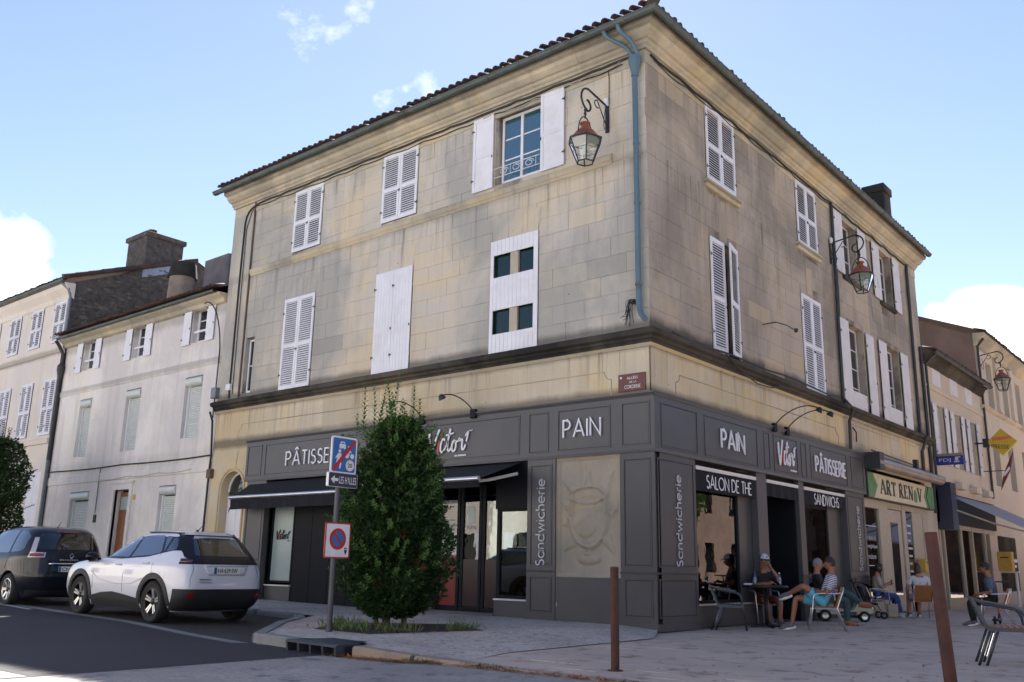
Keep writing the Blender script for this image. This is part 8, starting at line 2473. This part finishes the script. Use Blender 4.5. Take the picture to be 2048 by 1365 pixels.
RAD = {'pelvis': (.155, .12), 'waist': (.135, .10), 'chest': (.15, .105), 'neck0': (.075, .065), 'neck1': (.055, .055), 'head0': (.075, .085), 'head1': (.07, .08), 'shL': .062, 'shR': .062, 'elL': .042, 'elR': .042, 'wrL': .030, 'wrR': .030,
       'hipL': .092, 'hipR': .092, 'knL': .062, 'knR': .062, 'anL': .040, 'anR': .040, 'toL': .036, 'toR': .036}
EDG = [('pelvis', 'waist'), ('waist', 'chest'), ('chest', 'neck0'), ('neck0', 'neck1'), ('neck1', 'head0'), ('head0', 'head1'), ('chest', 'shL'), ('chest', 'shR'), ('shL', 'elL'), ('elL', 'wrL'), ('shR', 'elR'), ('elR', 'wrR'),
       ('pelvis', 'hipL'), ('pelvis', 'hipR'), ('hipL', 'knL'), ('knL', 'anL'), ('anL', 'toL'), ('hipR', 'knR'), ('knR', 'anR'), ('anR', 'toR')]
def skin_body(j, scale=1.0, sub=2):
    bm = bmesh.new(); names = list(j); vd = {}
    lay = bm.verts.layers.skin.verify()
    for k in names:
        v = bm.verts.new(j[k]); vd[k] = v
        rr = RAD[k]; rr = rr if isinstance(rr, tuple) else (rr, rr)
        v[lay].radius = (rr[0] * scale, rr[1] * scale); v[lay].use_root = (k == 'pelvis')
    def mid(a, b, t, f):
        v = bm.verts.new(j[a].lerp(j[b], t)); v[lay].radius = f; return v
    for a, b in EDG:
        extra = {('knL', 'anL'): (.35, (.058, .058)), ('knR', 'anR'): (.35, (.058, .058)), ('hipL', 'knL'): (.5, (.08, .08)), ('hipR', 'knR'): (.5, (.08, .08)), ('shL', 'elL'): (.4, (.052, .052)), ('shR', 'elR'): (.4, (.052, .052)), ('elL', 'wrL'): (.35, (.043, .043)), ('elR', 'wrR'): (.35, (.043, .043))}.get((a, b))
        if extra:
            m_ = mid(a, b, extra[0], tuple(x * scale for x in extra[1])); bm.edges.new((vd[a], m_)); bm.edges.new((m_, vd[b]))
        else: bm.edges.new((vd[a], vd[b]))
    me = bpy.data.meshes.new('tmp'); bm.to_mesh(me); bm.free()
    o = bpy.data.objects.new('tmp', me); COL.objects.link(o)
    md = o.modifiers.new('skin', 'SKIN'); md.use_smooth_shade = True
    sm_ = o.modifiers.new('sub', 'SUBSURF'); sm_.levels = sub; sm_.render_levels = sub
    dg = bpy.context.evaluated_depsgraph_get()
    res = bpy.data.meshes.new_from_object(o.evaluated_get(dg))
    bpy.data.objects.remove(o)
    return res
def nearest_bone(p, j):
    best = None
    for a, b in EDG:
        A, B = j[a], j[b]; d = B - A; t = max(0, min(1, (p - A).dot(d) / d.length_squared))
        q = (p - (A + d * t)).length - .02 * (1 if 'pelvis' in (a, b) or 'chest' in (a, b) or 'waist' in (a, b) else 0)
        if best is None or q < best[0]: best = (q, (a, b), t)
    return best
def hand(mb, wr, el, palm_n, r0=.0085):
    """palm and five separate bent fingers"""
    d = (wr - el).normalized(); s_ = d.cross(palm_n).normalized(); n = s_.cross(d).normalized()
    mb.tube([wr - d * .02, wr + d * .03, wr + d * .075, wr + d * .095], [.026, .032, .034, .026], 8)
    for k, L in ((-1.5, .060), (-.5, .074), (.5, .078), (1.5, .070)):
        b = wr + d * .088 + s_ * k * .018
        mb.tube([b, b + d * L * .45 - n * .008, b + d * L * .75 - n * .03, b + d * L * .85 - n * .052], [r0, r0 * .95, r0 * .85, r0 * .6], 6)
    b = wr + d * .03 + s_ * .030
    mb.tube([b, b + d * .03 + s_ * .026 - n * .01, b + d * .062 + s_ * .030 - n * .028], [.011, .0095, .007], 6)
def person(label, j, loc, ang, skin, clothes, hair, shoes, face=True, scale=1.0, extra=None, group=None):
    """clothes: list of (name, material, bones dict bone->(t0, t1), puff)"""
    r = root('person', label, 'person', loc, ang)
    me = skin_body(j, scale)
    up = (j['head1'] - j['head0']).normalized()
    fwd = Vector((1, 0, 0)); fwd = (fwd - up * fwd.dot(up)).normalized(); lf = up.cross(fwd)
    mb = MB()
    mb.v = [tuple(v.co) for v in me.vertices]; mb.f = [tuple(p.vertices) for p in me.polygons]; mb.mi = [0] * len(mb.f)
    info = [nearest_bone(Vector(p.center), j) for p in me.polygons]
    nrm = [v.normal.copy() for v in me.vertices]
    # head: a shaped skull over the skinned neck, with nose, ears, eyes and mouth
    hc = j['head0'] + up * .035 + fwd * .012
    def H(x, y, z): return hc + fwd * x + lf * y + up * z
    sk = MB(); sk.sphere((0, 0, 0), 1, 16, 12)
    o = len(mb.v)
    for (x, y, z) in sk.v:
        # narrower jaw
        wz = 1 - .26 * max(0, -z) ** 1.3; 
        mb.v.append(tuple(H(x * .098 * (1 - .12 * max(0, -z)) + (.012 if z < -.3 and x > 0 else 0), y * .077 * wz, z * .122)))
    mb.f += [tuple(i + o for i in f) for f in sk.f]; mb.mi += [0] * len(sk.f)
    mb.tube([H(.085, 0, .02), H(.108, 0, -.018), H(.118, 0, -.03), H(.096, 0, -.04)], [.009, .013, .015, .009], 6)
    for s_ in (1, -1):
        mb.tube([H(-.005, s_ * .074, .022), H(-.012, s_ * .086, .0), H(.0, s_ * .078, -.028)], [.008, .014, .008], 6)
    for s_, k in ((1, 'L'), (-1, 'R')):
        wr, el = j['wr' + k], j['el' + k]
        hand(mb, wr, el, Vector((0, 0, 1)) if abs((wr - el).normalized().z) < .8 else Vector((1, 0, 0)))
    bo = part('body', mb, skin, r, smooth=True, recalc=False)
    m = MB()
    for s_ in (1, -1): m.sphere(tuple(H(.084, s_ * .031, .018)), .010, 8, 6)
    part('eyes', m, 'letter_black', r)
    m = MB(); m.tube([H(.090, .022, -.062), H(.097, 0, -.060), H(.090, -.022, -.062)], .006, 5); part('mouth', m, 'lips', r)
    for nm, mt, bones, puff in clothes:
        vs = {}; m = MB()
        for p, (q, bone, t) in zip(me.polygons, info):
            if bone in bones and bones[bone][0] <= t <= bones[bone][1]:
                f = []
                for i in p.vertices:
                    if i not in vs:
                        vs[i] = len(m.v); c = me.vertices[i].co; m.v.append(tuple(c + nrm[i] * (puff + .009 * mnoise.noise(c * 11) + .004 * mnoise.noise(c * 27))))
                    f.append(vs[i])
                m.f.append(tuple(f)); m.mi.append(0)
        if m.f:
            # turn the hems inwards
            cnt = {}
            for f in m.f:
                for a, b in zip(f, f[1:] + f[:1]): cnt[(min(a, b), max(a, b))] = cnt.get((min(a, b), max(a, b)), 0) + 1
            inv = {b: a for a, b in vs.items()}
            ins = {}
            for (a, b), c in cnt.items():
                if c == 1:
                    for q in (a, b):
                        if q not in ins:
                            ins[q] = len(m.v); i = inv[q]; m.v.append(tuple(me.vertices[i].co - nrm[i] * .004))
                    m.f.append((a, b, ins[b], ins[a])); m.mi.append(0)
            part(nm, m, mt, r, smooth=True, recalc=True)
    for k in ('L', 'R'):
        if shoes:
            a, t = j['an' + k], j['to' + k]; d = (t - a)
            dn = Vector((d.x, d.y, d.z)); u_ = Vector((0, 0, 1)) if abs(dn.normalized().z) < .9 else Vector((1, 0, 0))
            sd_ = dn.cross(u_).normalized(); up_ = sd_.cross(dn).normalized()
            m = MB(); h0 = a - dn.normalized() * .06 - up_ * .012
            m.tube([h0, h0 + dn * .25, a + dn * .5 - up_ * .0, a + dn * .95 - up_ * .004, a + dn * 1.3 - up_ * .008], [.034, .050, .050, .046, .022], 10); part('shoe', m, shoes, r, smooth=True)
            m = MB(); m.tube([h0 - up_ * .038, a + dn * .5 - up_ * .042, a + dn * 1.25 - up_ * .038], [.03, .04, .028], 8); part('sole', m, 'letter_white' if shoes != 'shoe_brown' else shoes, r, smooth=True)
    # hair
    if hair:
        mt, style = hair
        m = MB(); sk = MB(); sk.sphere((0, 0, 0), 1, 18, 14)
        keep = []
        for i, (x, y, z) in enumerate(sk.v):
            b = .010 + .008 * mnoise.noise(Vector((x, y, z)) * 5)
            low = {'short': .05, 'bob': -.9, 'long': -1.2}[style]
            zz = z
            sc_ = 1.10
            if style != 'short' and x < .25 and z < 0: zz = z * (1.25 if style == 'bob' else 1.9)
            m.v.append(tuple(H(x * (.098 + b) - .006, y * (.077 + b) * (1 if z > 0 else 1.05), zz * (.122 + b) + .004)))
        for f in sk.f:
            c = Vector((0, 0, 0))
            for i in f: c += Vector(sk.v[i])
            c /= len(f)
            lim = .30 if c.x > .35 else (-.05 if style == 'short' and c.x > -.2 else (-.45 if style == 'short' else -1.2))
            if style != 'short' and c.x > .35: lim = .35
            if c.z > lim: m.f.append(f); m.mi.append(0)
        part('hair', m, mt, r, smooth=True, recalc=True)
    if extra: extra(r, H, j)
    return r
TORSO = {('pelvis', 'waist'): (.25, 1), ('waist', 'chest'): (0, 1), ('chest', 'neck0'): (0, .88), ('chest', 'shL'): (0, 1), ('chest', 'shR'): (0, 1)}
def sleeves(t): return {('shL', 'elL'): (0, t), ('shR', 'elR'): (0, t)}
LONG = {('elL', 'wrL'): (0, .9), ('elR', 'wrR'): (0, .9)}
HIPS = {('pelvis', 'waist'): (0, .35), ('pelvis', 'hipL'): (0, 1), ('pelvis', 'hipR'): (0, 1)}
def legs(t, s_=0): return {('hipL', 'knL'): (0, t), ('hipR', 'knR'): (0, t)}
LOWER = {('knL', 'anL'): (0, .93), ('knR', 'anR'): (0, .93)}
# man in the striped top, leaning back, ankle on knee, facing image left
j = seated(hip=(.02, .50), lean=-.17, head_tilt=.02, kneeL=(.38, .20, .82), ankL=(.66, -.06, .66), kneeR=(.52, -.10, .60), ankR=(.62, -.10, .10), elL=(-.02, .26, .70), wrL=(.20, .12, .72), elR=(.0, -.27, .72), wrR=(.22, -.08, .74), toeL=(.80, -.12, .60), toeR=(.80, -.12, .045))
def bag_strap(r, H, j):
    m = MB(); m.tube([j['neck0'] + Vector((.06, -.10, -.02)), j['chest'] + Vector((.135, .03, .02)), j['waist'] + Vector((.145, .12, .0)), j['pelvis'] + Vector((.06, .17, .06))], .014, 5); part('bag_strap', m, 'cloth_black', r)
person('man in a navy striped top and turquoise shorts leaning back, ankle on knee', j, (1.78, 3.17, 0), A_L + .0, 'skin_dark', [('striped_top', 'cloth_stripe', {**TORSO, **sleeves(.75)}, .016), ('shorts', 'cloth_turq', {**HIPS, **legs(.72)}, .020)], ('hair_dark', 'short'), 'shoe_grey', extra=bag_strap)
# man in the cap behind the table, hand at his ear
def cap(r, H, j):
    m = MB(); sk = MB(); sk.sphere((0, 0, 0), 1, 16, 10)
    m.v = [tuple(H(x * .112 - .002, y * .092, z * .105 + .045)) for x, y, z in sk.v]
    for f in sk.f:
        if sum(sk.v[i][2] for i in f) / len(f) > 0.05: m.f.append(f); m.mi.append(0 if sum(sk.v[i][0] for i in f) / len(f) > -.1 else 1)
    part('cap', m, ['cap_pale', 'cap_dark'], r, smooth=True)
    m = MB(); pts = [(.09 + .0, .075), (.16, .06), (.185, 0), (.16, -.06), (.09, -.075)]
    m.add([tuple(H(x, y, .048 - (x - .09) * .3)) for x, y in pts] + [tuple(H(x, y, .038 - (x - .09) * .3)) for x, y in pts], [(0, 1, 2, 3, 4), (9, 8, 7, 6, 5)] + [(i, i + 5, (i + 1) % 5 + 5, (i + 1) % 5) for i in range(5)]); part('cap_peak', m, 'cap_dark', r)
    m = MB(); m.lathe([(.018, 0), (.018, .004)], 8, tuple(H(.104, 0, .085)), axis=(1, 0, .4)); part('cap_badge', m, 'cap_dark', r)
j = seated(hip=(.0, .50), lean=.08, head_tilt=.06, tall=1.06, elL=(.18, .34, .86), wrL=(.11, .16, 1.14), elR=(.14, -.26, .80), wrR=(.36, -.05, .84), kneeL=(.42, .16, .50), kneeR=(.42, -.16, .50))
person('man in a white fronted cap and black shirt sitting behind the round table', j, (.17, 3.94, .0), A_F + pi + .25, 'skin_dark', [('shirt', 'cloth_black', {**TORSO, **sleeves(.6)}, .014), ('trousers', 'shorts_red', {**HIPS, **legs(.8)}, .016)], ('hair_dark', 'short'), 'shoe_grey', extra=cap)
# grey haired man in black, legs crossed
j = seated(hip=(.0, .50), lean=-.12, head_tilt=.03, kneeL=(.44, .06, .68), ankL=(.74, -.08, .46), kneeR=(.46, -.08, .52), ankR=(.44, -.10, .09), toeL=(.90, -.10, .44), elL=(.03, .28, .74), wrL=(.26, .12, .70), elR=(.03, -.28, .74), wrR=(.28, -.1, .70))
person('grey haired man in a black shirt and teal trousers sitting with legs crossed', j, (.92, 5.30, 0), A_R - .1, 'skin', [('shirt', 'cloth_black', {**TORSO, **sleeves(.7)}, .014), ('trousers', 'cloth_teal', {**HIPS, **legs(1), **LOWER}, .018)], ('hair_grey', 'short'), 'shoe_brown')
# woman with a phone
def phone(r, H, j):
    p = j['wrL'] + Vector((.10, -.03, .03)); m = MB(); m.box(p.x - .01, p.x + .01, p.y - .035, p.y + .035, p.z - .06, p.z + .08); part('phone', m, 'dark_plastic', r)
j = seated(hip=(.0, .48), lean=.02, head_tilt=.07, kneeL=(.44, .10, .52), ankL=(.50, .10, .09), kneeR=(.44, -.10, .52), ankR=(.52, -.10, .09), elL=(.08, .24, .72), wrL=(.30, .10, .82), elR=(.06, -.26, .72), wrR=(.26, -.08, .80))
person('dark haired woman in a beige top and blue jeans looking at her phone', j, (.28, 10.55, 0), A_R + .1, 'skin', [('top', 'cloth_beige', {**TORSO, **sleeves(.8)}, .014), ('jeans', 'cloth_jean', {**HIPS, **legs(1), **LOWER}, .022)], ('hair_dark', 'bob'), 'shoe_white', extra=phone)
# woman in white from behind
def strap2(r, H, j):
    m = MB(); m.tube([j['neck0'] + Vector((-.06, -.09, .0)), j['chest'] + Vector((-.125, -.0, -.02)), j['waist'] + Vector((-.11, .13, -.02))], .012, 5); part('bag_strap', m, 'cloth_black', r)
j = seated(hip=(.02, .50), lean=.0, head_tilt=.03, w=1.08, elL=(.0, .30, .72), wrL=(.14, .26, .56), elR=(.06, -.30, .74), wrR=(.30, -.18, .72), kneeL=(.44, .16, .50), kneeR=(.44, -.10, .50), ankL=(.30, .2, .09), ankR=(.38, -.06, .09))
person('woman in a white top seen from behind on an orange cane chair', j, (1.32, 10.62, 0), A_F - .12, 'skin', [('top', 'cloth_white', {**TORSO, **sleeves(.65)}, .020), ('skirt', 'cloth_lilac', {**HIPS, **legs(.75)}, .022)], ('hair_brown', 'long'), 'shoe_grey', scale=1.06, extra=strap2)
# person cut by the right frame edge
j = seated(hip=(.0, .50), lean=.06, head_tilt=.05)
person('person in a slate blue top cut off by the right frame edge', j, (3.55, 8.2, 0), A_L - .3, 'skin_dark', [('top', 'cloth_blue', {**TORSO, **sleeves(.8)}, .016), ('trousers', 'cloth_black', {**HIPS, **legs(1), **LOWER}, .018)], ('hair_dark', 'short'), 'shoe_grey')
wicker_chair('cane chair under the person at the right frame edge', 3.55, 8.2, A_L - .3, CG)

# ------------------------------------------------------------------ mobility scooter, pushchair, kick scooter
M['scooter_cream'] = simple('cream_scooter_body', (.42, .39, .28), .4, var=.15, vscale=4, coat=.5)
ms = root('mobility_scooter', 'cream mobility scooter with black wheels parked behind the striped man', 'scooter', (.62, 7.18, .006), A_R)
for nm, (x, y, R, w) in (('w', (.42, .0, .12, .10)), ('w', (-.42, .25, .13, .09)), ('w', (-.42, -.25, .13, .09)), ('w', (.42, -.22, .12, .09))):
    m = MB(); m.lathe([(R * .55, -w / 2), (R * .9, -w / 2), (R, -w / 4), (R, w / 4), (R * .9, w / 2), (R * .55, w / 2)], 20, axis=(0, 1, 0), cap=False); o = part('wheel', m, 'tyre', ms, (x, y, R), smooth=True, angle=40)
    m = MB(); m.lathe([(R * .56, -w * .4), (R * .2, -w * .3), (0, -w * .3)], 14, axis=(0, 1, 0), cap=False); part('hub', m, 'alloy', o, smooth=True); m = MB(); m.lathe([(R * .56, w * .4), (R * .2, w * .3), (0, w * .3)], 14, axis=(0, 1, 0), cap=False); part('hub', m, 'alloy', o, smooth=True)
m = MB(); m.prism([(-.62, .20), (-.60, .34), (-.50, .42), (-.25, .42), (-.12, .30), (.12, .24), (.20, .26), (.28, .38), (.42, .44), (.55, .38), (.62, .26), (.60, .20), (.5, .17), (-.5, .15)], -.24, .24, 'y'); part('body', m, 'scooter_cream', ms)
m = MB(); m.cham(-.1, .26, -.25, .25, .17, .22, .01); part('foot_deck', m, 'dark_plastic', ms)
m = MB(); m.tube([(.42, 0, .42), (.30, 0, .72), (.24, 0, .90)], .03, 8); m.tube([(.2, -.26, .90), (.27, -.1, .92), (.27, .1, .92), (.2, .26, .90)], .018, 7); m.cham(.2, .34, -.09, .09, .84, .95, .02); part('tiller', m, 'dark_plastic', ms)
m = MB(); m.cham(-.55, -.12, -.22, .22, .50, .60, .03); m.cham(-.58, -.48, -.21, .21, .58, 1.0, .03); m.tube([(-.33, 0, .4), (-.33, 0, .52)], .04, 8); part('seat', m, 'dark_plastic', ms)
for s_ in (1, -1):
    m = MB(); m.tube([(-.5, s_ * .25, .62), (-.45, s_ * .27, .74), (-.15, s_ * .27, .75)], .022, 6); part('arm_rest', m, 'dark_plastic', ms)
m = MB(); m.lathe([(.03, 0), (.035, .02), (.02, .03)], 10, (.60, .13, .30), axis=(1, 0, 0)); m.lathe([(.03, 0), (.035, .02), (.02, .03)], 10, (.60, -.13, .30), axis=(1, 0, 0)); part('headlamp', m, 'letter_white', ms)
pc = root('pushchair', 'dark pushchair with a silver bar between the scooter and the phone woman', 'pushchair', (.55, 9.1, .006), A_R + .2); pc.scale = (.85, .85, .8)
for (x, y) in ((.33, .22), (.33, -.22), (-.28, .24), (-.28, -.24)):
    m = MB(); m.lathe([(.06, -.02), (.10, -.02), (.11, 0), (.10, .02), (.06, .02)], 16, axis=(0, 1, 0), cap=False); part('wheel', m, 'tyre', pc, (x, y, .11), smooth=True)
m = MB()
for s_ in (1, -1): m.tube([(.33, s_ * .22, .11), (.1, s_ * .22, .5), (-.32, s_ * .22, .98)], .012, 6); m.tube([(-.28, s_ * .24, .11), (.15, s_ * .22, .62)], .012, 6)
m.tube([(-.32, -.22, .98), (-.36, 0, 1.02), (-.32, .22, .98)], .014, 6); part('frame', m, 'chair_grey', pc)
m = MB(); m.prism([(-.2, .42), (.18, .40), (.2, .46), (-.12, .5), (-.26, .95), (-.32, .93)], -.19, .19, 'y'); part('seat', m, 'cloth_black', pc)
m = MB(); m.tube([(.16, -.2, .62)] + bez((.16, -.2, .62), (.40, -.2, .66), (.40, .2, .66), (.16, .2, .62), 8), .02, 7); part('bumper_bar', m, 'alu', pc)
m = MB(); n = 10
for i in range(n + 1):
    a = radians(15 + 95 * i / n); 
    for y in (-.2, 0, .2): m.v.append((-.22 + .30 * cos(a), y, .80 + .24 * sin(a) + (.03 if y == 0 else 0)))
for i in range(n):
    for k in range(2): m.f.append((3 * i + k, 3 * i + k + 1, 3 * i + k + 4, 3 * i + k + 3)); m.mi.append(0)
part('canopy', m, 'cloth_black', pc, recalc=False)
bg = root('canvas_bag', 'pale canvas bag standing on the paving beside the jeans', 'bag', (.72, 10.3, .006), A_R)
m = MB(); m.cham(-.13, .13, -.06, .06, 0, .34, .03); part('bag_body', m, 'cloth_beige', bg)
m = MB(); m.tube(bez((-.07, -.06, .32), (-.06, -.06, .52), (.06, -.06, .52), (.07, -.06, .32), 8), .01, 5); part('handle', m, 'cloth_black', bg)
ks = root('kick_scooter', 'orange framed kick scooter with black handlebar near the right frame edge', 'scooter', (3.35, 9.2, .006), A_R + 1.2)
m = MB(); m.tube([(.42, 0, .10), (.34, 0, .55), (.28, 0, .92)], .022, 8); part('steering_stem', m, 'orange_red', ks)
m = MB(); m.tube([(.27, -.26, .94), (.28, 0, .93), (.27, .26, .94)], .017, 7); part('handlebar', m, 'dark_plastic', ks)
m = MB(); m.cham(-.35, .28, -.07, .07, .09, .13, .01); m.tube([(.28, 0, .11), (.40, 0, .22)], .025, 7); part('deck', m, 'dark_plastic', ks)
for x in (.44, -.42):
    m = MB(); m.lathe([(.05, -.02), (.09, -.02), (.1, 0), (.09, .02), (.05, .02)], 16, axis=(0, 1, 0), cap=False); part('wheel', m, 'tyre', ks, (x, 0, .10), smooth=True)
    m = MB(); m.lathe([(.052, -.012), (.052, .012)], 12, axis=(0, 1, 0)); part('wheel_hub', m, 'dark_plastic', ks, (x, 0, .10))
# unseen trees added to darken the shop panes and the right facade
prof3 = [(2.6, .6), (3.2, 1.7), (4.5, 2.2), (6.0, 2.2), (7.2, 1.6), (8.0, .8)]
fm_ = foliage(prof3, 9000, 41, 1, 1, .17, .11, .25).mesh('crown', 'leaf_dark', recalc=False)
tm_ = MB(); tm_.tube([(0, 0, -.1), (.03, 0, 2.0), (0, .05, 3.5), (.1, 0, 5.5)], [.16, .13, .11, .05], 8)
tmesh = tm_.mesh('trunk', 'bark', smooth=True)
for k, y in enumerate((-3.0, 4.0, 11.0, 18.0, 25.0)):
    t = root('square_tree', ('plane tree across from the bakery corner', 'plane tree across from the tea room window', 'plane tree across from ART RENOV', 'plane tree across from the bar awning', 'plane tree across from the far cream house')[k], 'tree', (14.6, y, 0), k * 1.3, 'trees of the square')
    link('crown', fm_, t, kind='stuff'); link('trunk', tmesh, t)
